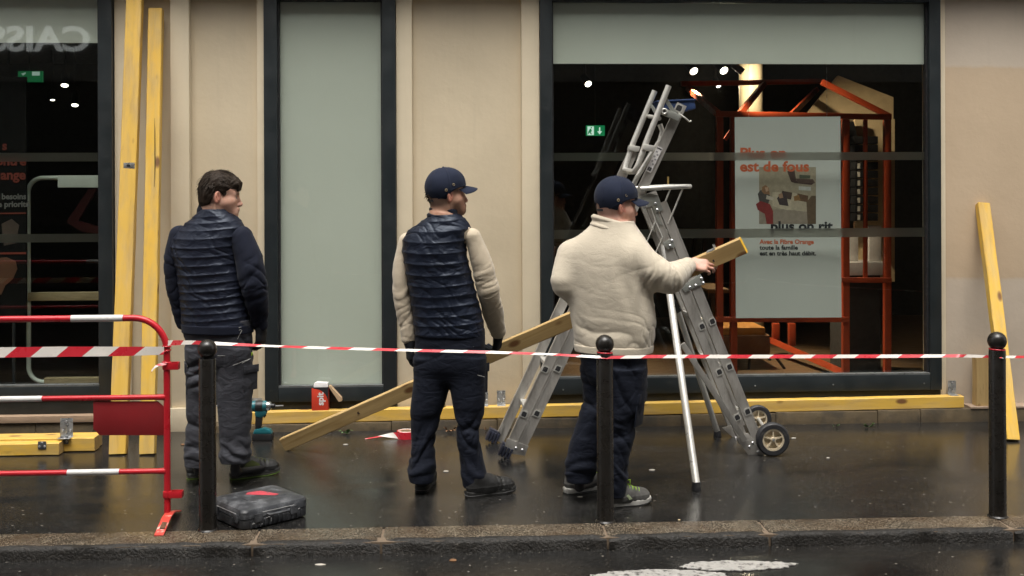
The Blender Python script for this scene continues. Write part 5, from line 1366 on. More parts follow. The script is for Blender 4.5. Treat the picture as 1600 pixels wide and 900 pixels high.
class SDF:
    BG = 0.12
    def __init__(s, lo, hi, vox):
        s.lo = np.array(lo, float); s.vox = vox
        s.n = np.ceil((np.array(hi, float) - s.lo) / vox).astype(int) + 1
        s.a = np.full(s.n, s.BG, np.float32)
    def _win(s, lo, hi, m):
        i0 = np.maximum(0, np.floor((np.array(lo) - m - s.lo) / s.vox).astype(int))
        i1 = np.minimum(s.n, np.ceil((np.array(hi) + m - s.lo) / s.vox).astype(int) + 1)
        if (i1 <= i0).any(): return None
        ax = [(s.lo[k] + s.vox * np.arange(i0[k], i1[k])).astype(np.float32) for k in range(3)]
        X_, Y_, Z_ = np.meshgrid(*ax, indexing='ij', sparse=True)
        return (slice(i0[0], i1[0]), slice(i0[1], i1[1]), slice(i0[2], i1[2])), X_, Y_, Z_
    def _put(s, sl, d, k, op):
        a = s.a[sl]
        if op == 'sub':
            d = -d
            if k > 0: h = np.maximum(k - np.abs(a - d), 0) / k; s.a[sl] = np.maximum(a, d) + h * h * k * 0.25
            else: s.a[sl] = np.maximum(a, d)
        else:
            if k > 0: h = np.maximum(k - np.abs(a - d), 0) / k; s.a[sl] = np.minimum(a, d) - h * h * k * 0.25
            else: s.a[sl] = np.minimum(a, d)
    def rc(s, a, b, ra, rb=None, k=0.02, flat=None, op='add'):
        rb = ra if rb is None else rb
        a, b = np.array(a, float), np.array(b, float); R = max(ra, rb)
        w = s._win(np.minimum(a, b) - R, np.maximum(a, b) + R, 0.05 if op == 'add' else 0.01)
        if w is None: return s
        sl, X_, Y_, Z_ = w
        px, py, pz = X_ - a[0], Y_ - a[1], Z_ - a[2]
        if flat is not None:
            n, f = np.array(flat[0], float), flat[1]; n = n / np.linalg.norm(n)
            q = (px * n[0] + py * n[1] + pz * n[2]) * (1 / f - 1)
            px, py, pz = px + q * n[0], py + q * n[1], pz + q * n[2]
        ba = b - a; L2 = max(1e-9, ba @ ba)
        t = np.clip((px * ba[0] + py * ba[1] + pz * ba[2]) / L2, 0, 1)
        d = np.sqrt((px - t * ba[0]) ** 2 + (py - t * ba[1]) ** 2 + (pz - t * ba[2]) ** 2) - (ra + (rb - ra) * t)
        if flat is not None: d = d * (0.5 + 0.5 * flat[1])
        s._put(sl, d.astype(np.float32), k, op); return s
    def chain(s, pts, rs, k=0.02, flat=None):
        """one tapered limb along a polyline (resampled as a smooth curve), blended once into the field"""
        P_ = np.array([tuple(p) for p in pts], float); R_ = np.array(rs, float)
        L = np.r_[0, np.cumsum(np.linalg.norm(np.diff(P_, axis=0), axis=1))]
        t = np.linspace(0, L[-1], 13); h = L[-1] * 0.07
        ip = lambda A: sum(np.interp(np.clip(t + o * h, 0, L[-1]), L, A) for o in (-1, -.5, 0, .5, 1)) / 5
        Q = np.c_[ip(P_[:, 0]), ip(P_[:, 1]), ip(P_[:, 2])]; Q[0], Q[-1] = P_[0], P_[-1]; R2 = ip(R_)
        w = s._win(P_.min(0) - R_.max(), P_.max(0) + R_.max(), 0.05)
        if w is None: return s
        sl, X_, Y_, Z_ = w; D = None
        for i in range(len(Q) - 1):
            a, ba = Q[i], Q[i + 1] - Q[i]; L2 = max(1e-9, ba @ ba)
            px, py, pz = X_ - a[0], Y_ - a[1], Z_ - a[2]
            tt = np.clip((px * ba[0] + py * ba[1] + pz * ba[2]) / L2, 0, 1)
            d = np.sqrt((px - tt * ba[0]) ** 2 + (py - tt * ba[1]) ** 2 + (pz - tt * ba[2]) ** 2) - (R2[i] + (R2[i + 1] - R2[i]) * tt)
            D = d if D is None else np.minimum(D, d)
        s._put(sl, D.astype(np.float32), k, 'add'); return s
    def ell(s, c, axes, r, k=0.02, op='add', clip=None):
        c = np.array(c, float); Rm = max(r)
        w = s._win(c - Rm, c + Rm, 0.05 if op == 'add' else 0.01)
        if w is None: return s
        sl, X_, Y_, Z_ = w
        px, py, pz = X_ - c[0], Y_ - c[1], Z_ - c[2]
        u = [px * ax[0] + py * ax[1] + pz * ax[2] for ax in axes]
        k0 = np.sqrt(sum((u[i] / r[i]) ** 2 for i in range(3))); k1 = np.sqrt(sum((u[i] / r[i] ** 2) ** 2 for i in range(3))) + 1e-6
        d = k0 * (k0 - 1) / k1
        d = np.where(k0 < 0.3, -min(r) * 0.7, d)
        if clip is not None: d = np.maximum(d, clip(u))
        s._put(sl, d.astype(np.float32), k, op); return s
    def loft(s, secs, th, k=0.03, e=2.3, sm=0.03):
        """secs: (z, cx, cy, a, b) bottom to top in any order; th: yaw of the wide axis"""
        secs = sorted(secs); S_ = np.array(secs)
        z0, z1 = S_[0, 0], S_[-1, 0]; m = S_[:, 3:5].max()
        w = s._win((S_[:, 1].min() - m, S_[:, 2].min() - m, z0), (S_[:, 1].max() + m, S_[:, 2].max() + m, z1), 0.05)
        sl, X_, Y_, Z_ = w
        zz = Z_.ravel()
        def ip(c):
            v = sum(np.interp(zz + o * sm, S_[:, 0], S_[:, c]) for o in (-1, -0.5, 0, 0.5, 1)) / 5
            return v.reshape(Z_.shape).astype(np.float32)
        cx, cy, a, b = ip(1), ip(2), ip(3), ip(4)
        c_, s_ = math.cos(th), math.sin(th)
        dx, dy = X_ - cx, Y_ - cy
        u = np.abs(dx * c_ + dy * s_) / a; v = np.abs(-dx * s_ + dy * c_) / b
        k0 = (u ** e + v ** e) ** (1 / e) + 1e-5
        g = np.sqrt((u ** (e - 1) / a) ** 2 + (v ** (e - 1) / b) ** 2) * k0 ** (1 - e) + 1e-4
        d = np.where(k0 < 0.35, -0.04, (k0 - 1) / g)
        d = np.maximum(d, np.maximum(Z_ - z1, z0 - Z_))
        s._put(sl, d.astype(np.float32), k, 'add'); return s
    def cut(s, fn):
        X_, Y_, Z_ = np.meshgrid(*[(s.lo[k] + s.vox * np.arange(s.n[k])).astype(np.float32) for k in range(3)], indexing='ij', sparse=True)
        s.a = np.maximum(s.a, fn(X_, Y_, Z_).astype(np.float32)); return s
    def mesh(s):
        bw = 3 * s.vox
        g = vdb.FloatGrid(bw); g.copyFromArray(np.clip(s.a, -bw, bw))
        p, q = g.convertToQuads(0.0)
        return p.astype(float) * s.vox + s.lo, q[:, ::-1].astype(np.int64)
def normals(v, f):
    n = np.cross(v[f[:, 2]] - v[f[:, 0]], v[f[:, 3]] - v[f[:, 1]])
    o = np.zeros_like(v)
    for k in range(4): np.add.at(o, f[:, k], n)
    return o / (np.linalg.norm(o, axis=1, keepdims=True) + 1e-12)
def relax(v, f, it=2, lam=0.5):
    for _ in range(it):
        acc = np.zeros_like(v); cnt = np.zeros(len(v))
        for a, b in ((0, 1), (1, 2), (2, 3), (3, 0)):
            np.add.at(acc, f[:, a], v[f[:, b]]); np.add.at(acc, f[:, b], v[f[:, a]])
            np.add.at(cnt, f[:, a], 1); np.add.at(cnt, f[:, b], 1)
        v = v + lam * (acc / np.maximum(cnt, 1)[:, None] - v)
    return v
def grow(name, S_, mt, par, disp=None, it=1):
    v, f = S_.mesh(); v = relax(v, f, it)
    if disp is not None:
        n = normals(v, f); v = v + n * disp(v, n)[:, None]
        v = relax(v, f, 1, 0.25)
    return link_mesh(name, v, f, mt, par, smooth=3.2), v, f
NP = lambda *a: np.array(a, float)

# ---- heads, hands
class Frame:
    """head frame: f forward, r the person's right, u up; origin between the ears"""
    def __init__(s, O, th, pitch=0.0, k=1.0):
        s.O = np.array(O, float); s.k = k
        c, n = math.cos(th), math.sin(th)
        f = NP(c * math.cos(pitch), n * math.cos(pitch), math.sin(pitch))
        r = NP(n, -c, 0); s.f, s.r, s.u = f, r, np.cross(r, f)
    def p(s, f, r, u): return s.O + s.k * (s.f * f + s.r * r + s.u * u)
    def ax(s): return (s.f, s.r, s.u)
    def loc(s, v):
        d = (v - s.O) / s.k; return d @ s.f, d @ s.r, d @ s.u
def head(S_, H, neck, jaw=1.0):
    k = H.k; p = H.p; ax = H.ax(); E = lambda c, r, kk=0.02, op='add': S_.ell(p(*c), ax, [x * k for x in r], kk * k, op)
    E((-0.006, 0, 0.036), (0.096, 0.076, 0.090))
    E((-0.035, 0, 0.0), (0.066, 0.066, 0.07), 0.03)
    S_.rc(p(0.005, 0, -0.035), p(0.062, 0, -0.083), 0.060 * k * jaw, 0.029 * k * jaw, 0.03, (H.r, 1.0))
    E((0.042, 0, -0.018), (0.050, 0.060 * jaw, 0.078), 0.025)
    E((0.045, 0, 0.045), (0.047, 0.062, 0.05), 0.03)
    S_.ell(p(0.080, 0, -0.094), ax, [x * k for x in (0.019, 0.022, 0.016)], 0.02)
    for sg in (-1, 1):
        S_.rc(p(0.089, sg * 0.012, 0.021), p(0.072, sg * 0.046, 0.022), 0.0105 * k, 0.010 * k, 0.014)
        E((0.060, sg * 0.040, -0.018), (0.022, 0.019, 0.016), 0.03)
        S_.rc(p(0.035, sg * 0.040, -0.028), p(0.070, sg * 0.018, -0.076), 0.030 * k, 0.024 * k, 0.025)
        E((0.0955, sg * 0.031, 0.002), (0.0095, 0.016, 0.009), 0.012, 'sub')
        E((0.077, sg * 0.031, 0.001), (0.0125, 0.0125, 0.0125), 0.002)
        S_.rc(p(0.0865, sg * 0.018, 0.009), p(0.079, sg * 0.045, 0.008), 0.0042 * k, 0.004 * k, 0.003)
        S_.rc(p(0.0855, sg * 0.02, -0.008), p(0.079, sg * 0.043, -0.008), 0.0034 * k, 0.003 * k, 0.003)
        E((0.099, sg * 0.0115, -0.038), (0.011, 0.0075, 0.008), 0.008)
        # ear: rim, lobe, hollow
        e = (0.94, 0.34)
        c = p(-0.010, sg * 0.079, -0.002)
        a1 = H.f * 0.92 + H.r * sg * -0.38; a2 = H.r * sg * 0.92 + H.f * 0.38; tilt = H.u * 0.98 - H.f * 0.2
        a1 = a1 / np.linalg.norm(a1); a2 = a2 / np.linalg.norm(a2)
        S_.ell(c, (a1, a2, tilt), [x * k for x in (0.0185, 0.0085, 0.0325)], 0.007)
        S_.ell(c + (a2 * 0.009 + a1 * 0.003 + tilt * 0.003) * k, (a1, a2, tilt), [x * k for x in (0.0105, 0.0075, 0.021)], 0.004, 'sub')
        S_.rc(c + (a2 * 0.005 - a1 * 0.001 + tilt * 0.013) * k, c + (a2 * 0.005 + a1 * 0.002 - tilt * 0.012) * k, 0.0032 * k, 0.0036 * k, 0.003)
    S_.rc(p(0.088, 0, 0.012), p(0.1085, 0, -0.030), 0.0085 * k, 0.0105 * k, 0.012)
    E((0.110, 0, -0.035), (0.0105, 0.0105, 0.0095), 0.008)
    E((0.091, 0, -0.062), (0.014, 0.024, 0.013), 0.012)
    E((0.0995, 0, -0.0575), (0.0070, 0.017, 0.0060), 0.006); E((0.0985, 0, -0.0690), (0.0075, 0.015, 0.0062), 0.006)
    S_.rc(p(-0.030, 0, -0.045), neck, 0.057 * k, 0.062 * k, 0.03)
    S_.rc(p(-0.02, 0.05, -0.06), NP(*neck) + H.r * 0.02 + H.f * 0.03, 0.012 * k, 0.012 * k, 0.03)
def hand(S_, wr, d, n, thumb, curls, r0=0.0, k=1.0, spread=0.06, tcurl=(0.3, 0.3), tdir=(0.55, 0.75, 0.25)):
    """wr wrist, d direction of the hand, n palm side normal, thumb = +-1 side of cross(d, n); curls per finger (3 joint angles)"""
    d = NP(*d); d /= np.linalg.norm(d); n = NP(*n); n = n - d * (n @ d); n /= np.linalg.norm(n); s_ = np.cross(d, n) * thumb
    wr = NP(*wr)
    kn = wr + d * 0.088 * k
    S_.rc(wr - d * 0.02, wr + d * 0.02, (0.027 + r0) * k, (0.029 + r0) * k, 0.02, (n, 0.75))
    for o in (-0.026, -0.009, 0.009, 0.026):
        S_.rc(wr + d * 0.018 * k + s_ * o * 0.7 * k, kn + s_ * o * k - d * 0.004, (0.0145 + r0) * k, (0.0125 + r0) * k, 0.012)
    S_.rc(wr + d * 0.02 * k + s_ * 0.022 * k + n * 0.006, wr + d * 0.05 * k + s_ * 0.03 * k + n * 0.008, (0.016 + r0) * k, (0.013 + r0) * k, 0.015)
    lens = (0.072, 0.082, 0.076, 0.060); offs = (0.030, 0.0105, -0.0095, -0.029); rad = (0.0092, 0.0095, 0.0090, 0.0080)
    for i in range(4):
        p0 = kn + s_ * offs[i] * k + d * (0.004 - 0.010 * (i == 3)) * k
        a = 0.0; dr = d + s_ * (1.5 - i) * spread; dr = dr / np.linalg.norm(dr)
        S_.rc(p0 - d * 0.02 * k, p0, (rad[i] * 1.12 + r0) * k, (rad[i] * 1.14 + r0) * k, 0.008)
        for j, (fr, c) in enumerate(zip((0.46, 0.30, 0.24), curls[i])):
            a += c
            p1 = p0 + (dr * math.cos(a) + n * math.sin(a)) * lens[i] * fr * k
            q = 1 - 0.09 * j
            S_.rc(p0, p1, (rad[i] * q + r0) * k, (rad[i] * (q - 0.08) + r0) * k, 0.0035)
            p0 = p1
    t0 = wr + d * 0.026 * k + s_ * 0.030 * k + n * 0.004
    td = d * tdir[0] + s_ * tdir[1] + n * tdir[2]; td /= np.linalg.norm(td)
    t1 = t0 + td * 0.042 * k; S_.rc(t0, t1, (0.0145 + r0) * k, (0.0115 + r0) * k, 0.012)
    td2 = td * math.cos(tcurl[0]) + (d * 0.6 + n * 0.5 - s_ * 0.4) * math.sin(tcurl[0]); td2 /= np.linalg.norm(td2)
    t2 = t1 + td2 * 0.031 * k; S_.rc(t1, t2, (0.0112 + r0) * k, (0.0102 + r0) * k, 0.004)
    td3 = td2 * math.cos(tcurl[1]) + (d * 0.6 + n * 0.5 - s_ * 0.4) * math.sin(tcurl[1]); td3 /= np.linalg.norm(td3)
    S_.rc(t2, t2 + td3 * 0.024 * k, (0.0102 + r0) * k, (0.0085 + r0) * k, 0.004)

def skin_tone(v, H, base, style):
    f, r, u = H.loc(v)
    c = np.tile(np.array(base), (len(v), 1))
    def blend(w, col): nonlocal c; w = np.clip(w, 0, 1)[:, None]; c = c * (1 - w) + np.array(col) * w
    g = lambda cf, cr, cu, rad: np.exp(-(((f - cf) ** 2 + (np.abs(r) - cr) ** 2 + (u - cu) ** 2) / rad ** 2))
    blend(0.3 * g(0.07, 0.045, -0.03, 0.03), (0.56, 0.26, 0.19))               # cheeks
    blend(0.6 * g(0.112, 0.0, -0.036, 0.016), (0.56, 0.25, 0.18))                # nose tip
    ear = (np.abs(r) > 0.0735) & (np.abs(f + 0.01) < 0.03) & (np.abs(u) < 0.045)
    blend(ear * 0.7, (0.60, 0.24, 0.17))
    blend(0.75 * np.exp(-(((f + 0.006) / 0.009) ** 2 + ((u + 0.001) / 0.016) ** 2)) * (np.abs(r) > 0.076) * (np.abs(r) < 0.0845), (0.22, 0.07, 0.05))
    lip = np.exp(-(((u + 0.063) / 0.008) ** 2 + (r / 0.018) ** 2)) * (f > 0.09)
    blend(lip * 0.6, (0.44, 0.17, 0.13))
    brow = np.exp(-(((u - 0.021 + 0.10 * (np.abs(r) - 0.03) ** 1.0 * 0.6) / 0.0058) ** 2)) * (np.abs(r) > 0.011) * (np.abs(r) < 0.048) * (f > 0.06)
    blend(brow * 0.7, (0.03, 0.02, 0.014))
    eye = np.sqrt((f - 0.0885) ** 2 * 0.3 + (np.abs(r) - 0.0315) ** 2 + ((u - 0.0005) * 1.7) ** 2)
    blend((eye < 0.0115) * (f > 0.074) * 0.9, (0.55, 0.52, 0.48)); blend((eye < 0.0062) * (f > 0.078) * 1.0, (0.03, 0.02, 0.012))
    lash = np.exp(-(((u - 0.0075) / 0.0034) ** 2)) * (np.abs(np.abs(r) - 0.032) < 0.012) * (f > 0.072)
    blend(lash * 0.55, (0.035, 0.022, 0.016))
    blend(0.35 * np.exp(-(((u + 0.016) / 0.007) ** 2)) * (np.abs(np.abs(r) - 0.03) < 0.016) * (f > 0.07), (0.34, 0.17, 0.13))
    stub = np.clip((0.075 - f) / 0.05, 0, 1) * (f > -0.01) * np.clip((-u - 0.03) / 0.03, 0, 1)
    if style == 'stubble':
        blend(0.16 * stub + 0.35 * np.exp(-(((u + 0.048) / 0.007) ** 2 + (r / 0.026) ** 2)) * (f > 0.085), (0.13, 0.08, 0.06))
    if style == 'beard':
        blend(0.42 * stub, (0.13, 0.08, 0.055))
        chin = np.exp(-(((u + 0.094) / 0.020) ** 2 + (r / 0.030) ** 2)) * (f > 0.045); blend(chin * 1.5, (0.025, 0.016, 0.011))
        blend(0.6 * np.exp(-(((u + 0.048) / 0.007) ** 2 + (r / 0.028) ** 2)) * (f > 0.085), (0.05, 0.032, 0.022))
    side = (style != 'stubble') & (np.abs(r) > 0.05) & (f > -0.0) & (f < 0.045)
    blend(np.where(side, np.clip((u - 0.004) / 0.022, 0, 1), 0) * 0.72, (0.05, 0.033, 0.024))    # temple fade
    back = np.clip((-0.015 - f) / 0.012, 0, 1) * np.clip((u + 0.075) / 0.035, 0, 1)
    blend(back * (0.8 if style != 'pale' else 0.6), (0.055, 0.037, 0.028))
    blend((v[:, 2] < 0.5) * 1.0, (0.012, 0.012, 0.014))     # dark socks
    return c
def set_tone(o, c):
    me = o.data; a = me.color_attributes.new('tone', 'FLOAT_COLOR', 'POINT')
    a.data.foreach_set('color', np.c_[c, np.ones(len(c))].astype(np.float32).ravel())

def hair_strands(H, n, par, seed, region, L=0.035, lift=0.4):
    rr = random.Random(seed); m = MB(); cnt = 0
    while cnt < n:
        t, ph = rr.uniform(-PI, PI), rr.uniform(-0.3, 1.45)
        d = NP(math.cos(ph) * math.cos(t), math.cos(ph) * math.sin(t), math.sin(ph))
        q = NP(-0.006 + 0.112 * d[0], 0.092 * d[1], 0.042 + 0.104 * d[2])
        if not region(*q): continue
        cnt += 1
        flow = NP(0.75, 0.35 * (1 if d[1] > 0 else -1), -0.25) if q[0] > -0.02 else NP(-0.3, 0.1 * d[1], -0.9)
        flow = flow - d * (flow @ d); flow /= np.linalg.norm(flow) + 1e-6
        flow = flow + NP(*[rr.uniform(-0.3, 0.3) for _ in range(3)])
        l = L * rr.uniform(0.5, 1.3); p0 = q - d * 0.010; p1 = q + flow * l * 0.5 + d * lift * 0.006; p2 = q + flow * l + d * (lift * 0.012 - 0.006)
        w = np.cross(flow, d); w = w / (np.linalg.norm(w) + 1e-6) * rr.uniform(0.0012, 0.0026)
        P_ = [H.p(*x) for x in (p0 - w, p0 + w, p1 + w * 0.9, p1 - w * 0.9, p2)]
        m.add(P_, [(0, 1, 2, 3), (3, 2, 4)])
    return m.build('hair_lock', M_hair, par, smooth=3.2)

# ---- caps
def make_cap(H, par, seed):
    k = H.k; lo, hi = H.O - 0.2, H.O + 0.24
    S_ = SDF(lo, hi, 0.003)
    S_.ell(H.p(-0.008, 0, 0.048), H.ax(), (0.112 * k, 0.0925 * k, 0.109 * k), 0)
    S_.ell(H.p(0.03, 0, 0.07), H.ax(), (0.073 * k, 0.078 * k, 0.070 * k), 0.03)
    def cutf(X_, Y_, Z_):
        dx, dy, dz = X_ - H.O[0], Y_ - H.O[1], Z_ - H.O[2]
        f = (dx * H.f[0] + dy * H.f[1] + dz * H.f[2]) / k; u = (dx * H.u[0] + dy * H.u[1] + dz * H.u[2]) / k; r = (dx * H.r[0] + dy * H.r[1] + dz * H.r[2]) / k
        edge = np.interp(f.ravel(), [-0.12, -0.08, -0.03, 0.0, 0.04, 0.1], [-0.030, -0.034, -0.020, 0.022, 0.042, 0.046]).reshape(f.shape)
        d = edge - u
        gap = np.sqrt((f + 0.115) ** 2 * 0.6 + r ** 2 + ((u - 0.000) * 1.2) ** 2) - 0.020     # strap opening at the back
        d = np.maximum(d, -gap)
        inner = ((f + 0.008) / 0.104) ** 2 + (r / 0.0845) ** 2 + ((u - 0.046) / 0.101) ** 2      # hollow
        return np.maximum(d, np.where(u < 0.06, (1 - inner) * 0.045, -1)) * k
    S_.cut(cutf)
    def disp(v, n):
        f, r, u = H.loc(v)
        ang = np.arctan2(r, f + 0.01); g = np.abs((ang / (PI / 3)) % 1 - 0.5) * (PI / 3) * 0.1
        return -0.0022 * np.exp(-(g / 0.004) ** 2) * (u > 0.03) + 0.0016 * vnoise(v * 22, seed) - 0.0016 * np.exp(-(((u - np.interp(f, [-0.08, 0, 0.1], [-0.018, 0.034, 0.055])) / 0.003) ** 2))
    c, _, _ = grow('cap', S_, M_cap, par, disp)
    nu, nv = 26, 7; vs, fs = [], []
    for side in (0, 1):
        for i in range(nu + 1):
            a = -1.22 + 2.44 * i / nu
            for j in range(nv + 1):
                t = j / nv
                rin = 0.082; ln = 0.078 * (math.cos(a * 0.98) ** 0.55 if abs(a) < 1.5 else 0)
                x = 0.018 + rin * math.cos(a) + ln * t * (0.65 + 0.35 * math.cos(a)); y = (rin - 0.003 + ln * t * 0.30) * math.sin(a)
                z = 0.050 - 0.020 * (y / 0.08) ** 2 - 0.014 * t - 0.006 * t * t - side * 0.004
                vs.append(H.p(x, y, z))
    N = (nu + 1) * (nv + 1); ix = lambda s, i, j: s * N + i * (nv + 1) + j
    for i in range(nu):
        for j in range(nv):
            fs.append((ix(0, i, j), ix(0, i, j + 1), ix(0, i + 1, j + 1), ix(0, i + 1, j))); fs.append((ix(1, i, j), ix(1, i + 1, j), ix(1, i + 1, j + 1), ix(1, i, j + 1)))
        fs.append((ix(0, i, nv), ix(1, i, nv), ix(1, i + 1, nv), ix(0, i + 1, nv)))
    for i in (0, nu):
        for j in range(nv): fs.append((ix(0, i, j), ix(1, i, j), ix(1, i, j + 1), ix(0, i, j + 1)) if i == 0 else (ix(0, i, j), ix(0, i, j + 1), ix(1, i, j + 1), ix(1, i, j)))
    link_mesh('brim', vs, fs, M_cap, c, smooth=1.2)
    m = MB(); q = H.p(-0.008, 0, 0.157); m.lathe([(0.007, -0.002), (0.007, 0.002), (0.004, 0.004)], q, H.u, 12); m.build('top_button', M_cap, c, smooth=0.8)
    for sg in (1, -1):
        for (f, u) in ((0.012, 0.060), (-0.032, 0.034)):
            r = 0.0925 * math.sqrt(max(0.05, 1 - ((f + 0.008) / 0.112) ** 2 - ((u - 0.048) / 0.109) ** 2))
            n = NP((f + 0.008) / 0.112 ** 2, sg * r / 0.0925 ** 2, (u - 0.048) / 0.109 ** 2); n /= np.linalg.norm(n); nw = H.f * n[0] + H.r * n[1] + H.u * n[2]
            m = MB(); m.torus(H.p(f, sg * r, u) + nw * 0.0008, nw, 0.0060, 0.0021, 18, 8); e_ = m.build('eyelet', M_brass, c, smooth=3.2)
            m = MB(); m.lathe([(0.0045, 0), (0.0045, 0.0006)], H.p(f, sg * r, u) + nw * 0.0004, nw, 12); m.build('eyelet_hole', M_rubber, e_)
    m = MB(); sp = [H.p(-0.008 - 0.0945 * math.cos(a), 0.077 * math.sin(a), -0.019) for a in np.linspace(-0.5, 0.5, 7)]
    for a_, b_ in zip(sp[:-1], sp[1:]): m.obox((a_ + b_) / 2, (b_ - a_) / 2 * 1.05, H.u * 0.006 * k, np.cross((b_ - a_) / np.linalg.norm(b_ - a_), H.u) * 0.0018)
    m.build('strap', M_rubber, c)
    return c

# ---- shoes
def make_shoe(heel, toe, par, style, lift=0.0, sc=1.0):
    heel, toe = Vector(heel), Vector(toe)
    d = (toe - heel); d.z = 0; d.normalize(); s_ = V(-d.y, d.x, 0); L = 0.30 * sc
    tilt = lift
    O = Vector((heel.x, heel.y, 0.0))
    fw = d * math.cos(tilt) + V(0, 0, -math.sin(tilt)); up = d * math.sin(tilt) + V(0, 0, math.cos(tilt))
    if tilt: O.z = L * 0.72 * math.sin(tilt)
    Q = lambda a, b, h: O + fw * a * sc + s_ * b * sc + up * h * sc
    up_m, sole_m, low_m, acc = style
    sh = thing_part = None
    lo = np.array(O) - 0.36; hi = np.array(O) + 0.40; lo[2] = -0.02; hi[2] = 0.26
    pts = [Q(a, b, h) for a in (0, .3) for b in (-.06, .06) for h in (0, .15)]
    lo = np.min([tuple(p) for p in pts], 0) - 0.03; hi = np.max([tuple(p) for p in pts], 0) + 0.03
    S_ = SDF(lo, hi, 0.0032); P_ = lambda *a: NP(*Q(*a))
    S_.rc(P_(0.05, 0, 0.05), P_(0.12, 0, 0.052), 0.040 * sc, 0.041 * sc, 0.02, (tuple(s_), 0.86))
    S_.rc(P_(0.12, 0, 0.050), P_(0.232, 0.004, 0.040), 0.046 * sc, 0.041 * sc, 0.03)
    S_.rc(P_(0.225, 0.008, 0.043), P_(0.252, 0.004, 0.040), 0.040 * sc, 0.036 * sc, 0.03)
    S_.rc(P_(0.055, 0, 0.06), P_(0.055, 0, 0.102), 0.041 * sc, 0.043 * sc, 0.03)
    S_.rc(P_(0.085, 0, 0.098), P_(0.165, 0, 0.068), 0.036 * sc, 0.034 * sc, 0.03)
    oz = NP(*O); un = NP(*up)
    S_.cut(lambda X_, Y_, Z_: 0.022 * sc - ((X_ - oz[0]) * un[0] + (Y_ - oz[1]) * un[1] + (Z_ - oz[2]) * un[2]))
    S_.rc(P_(0.055, 0, 0.09), P_(0.055, 0, 0.17), 0.034 * sc, 0.036 * sc, 0.004, op='sub')
    def disp(v, n):
        a = (v - oz) @ NP(*fw); return 0.0016 * np.sin(a * 190) * np.exp(-((a - 0.19) / 0.03) ** 2) + 0.001 * vnoise(v * 60, 3) - 0.0018 * np.exp(-(((v - oz) @ un - 0.055) / 0.003) ** 2)
    sh, v, f = grow('shoe', S_, up_m, par, disp)
    out = [(0.002, 0.0), (0.006, 0.026), (0.03, 0.038), (0.09, 0.037), (0.14, 0.038), (0.20, 0.047), (0.25, 0.046), (0.28, 0.032), (0.296, 0.004), (0.288, -0.024), (0.262, -0.038), (0.21, -0.042), (0.15, -0.035), (0.09, -0.035), (0.03, -0.037), (0.006, -0.025)]
    def ring(k, h0, toe_up): return [Q(0.148 + (a - 0.148) * k, b * k, h0 + toe_up * max(0, (a - 0.21) / 0.09) ** 2) for a, b in out]
    vs, fs = loops([ring(0.985, 0.0, 0.016), ring(1.0, 0.006, 0.014), ring(1.0, 0.016, 0.012), ring(1.02, 0.024, 0.010), ring(1.0, 0.033, 0.008), ring(0.9, 0.036, 0.006)])
    so = link_mesh('sole', vs, fs, sole_m, sh, smooth=0.9)
    if low_m:
        vs, fs = loops([ring(0.975, -0.0, 0.018), ring(1.006, 0.0015, 0.0175), ring(1.006, 0.0075, 0.0165), ring(0.99, 0.008, 0.016)])
        link_mesh('tread', vs, fs, low_m, so, smooth=0.9)
    if acc.get('line'):
        for h_ in (0.0125, 0.0225):
            vs, fs = loops([ring(1.012, h_, 0.012), ring(1.018, h_ + 0.0018, 0.012), ring(1.012, h_ + 0.0036, 0.012)]); link_mesh('sole_line', vs, fs, acc['line'], so, smooth=0.9)
    # tongue and laces
    lace = acc.get('lace', M_shoe_dk)
    for i in range(5):
        a = 0.145 + i * 0.018; h = 0.1125 - i * 0.0062
        m = MB(); m.tube([Q(a, -0.028, h - 0.012), Q(a + 0.006, -0.012, h), Q(a + 0.006 * (-1) ** i, 0.012, h), Q(a, 0.028, h - 0.012)], 0.0026 * sc, 6); m.build('lace', lace, sh, smooth=3.2)
    if acc.get('bow'):
        for sg in (-1, 1):
            m = MB(); c_ = Q(0.150, 0, 0.112); m.tube([c_, c_ + up * 0.025 + s_ * 0.022 * sg, c_ + up * 0.03 + s_ * 0.034 * sg + fw * 0.012, c_ + up * 0.006 + s_ * 0.03 * sg + fw * 0.014, c_ + fw * 0.004], 0.003, 6); m.build('lace', lace, sh, smooth=3.2)
    side = -1.0   # side that faces the street
    if acc.get('collar'):
        m = MB(); m.torus(Q(0.06, 0, 0.122), up, 0.040 * sc, 0.006 * sc, 22, 8); m.build('ankle_collar', acc['collar'], sh, smooth=3.2)
    if acc.get('panel'):
        for sg in (-1, 1):
            m = MB(); m.prism([Q(0.062, sg * 0.0465, 0.062), Q(0.17, sg * 0.0520, 0.050), Q(0.160, sg * 0.0455, 0.080), Q(0.120, sg * 0.0430, 0.106), Q(0.085, sg * 0.0440, 0.092)], s_ * sg * 0.0012); m.build('side_panel', acc['panel'], sh)
    if acc.get('tab'):
        m = MB(); m.obox(Q(0.004, 0, 0.103), fw * 0.003, s_ * 0.007, up * 0.020); m.build('heel_tab', acc['tab'], sh, bevel=0.001)
    if acc.get('mark'):
        for sg in (-1, 1):
            poly = [(0.100, 0.078), (0.140, 0.079), (0.158, 0.080), (0.150, 0.067), (0.168, 0.046), (0.150, 0.042), (0.138, 0.060)]
            m = MB(); m.prism([Q(a, sg * (0.0500 - 0.0105 * max(0, (h - 0.055) / 0.025)), h) for a, h in poly], s_ * sg * 0.0012); m.build('side_emblem', acc['mark'], sh)
    return sh

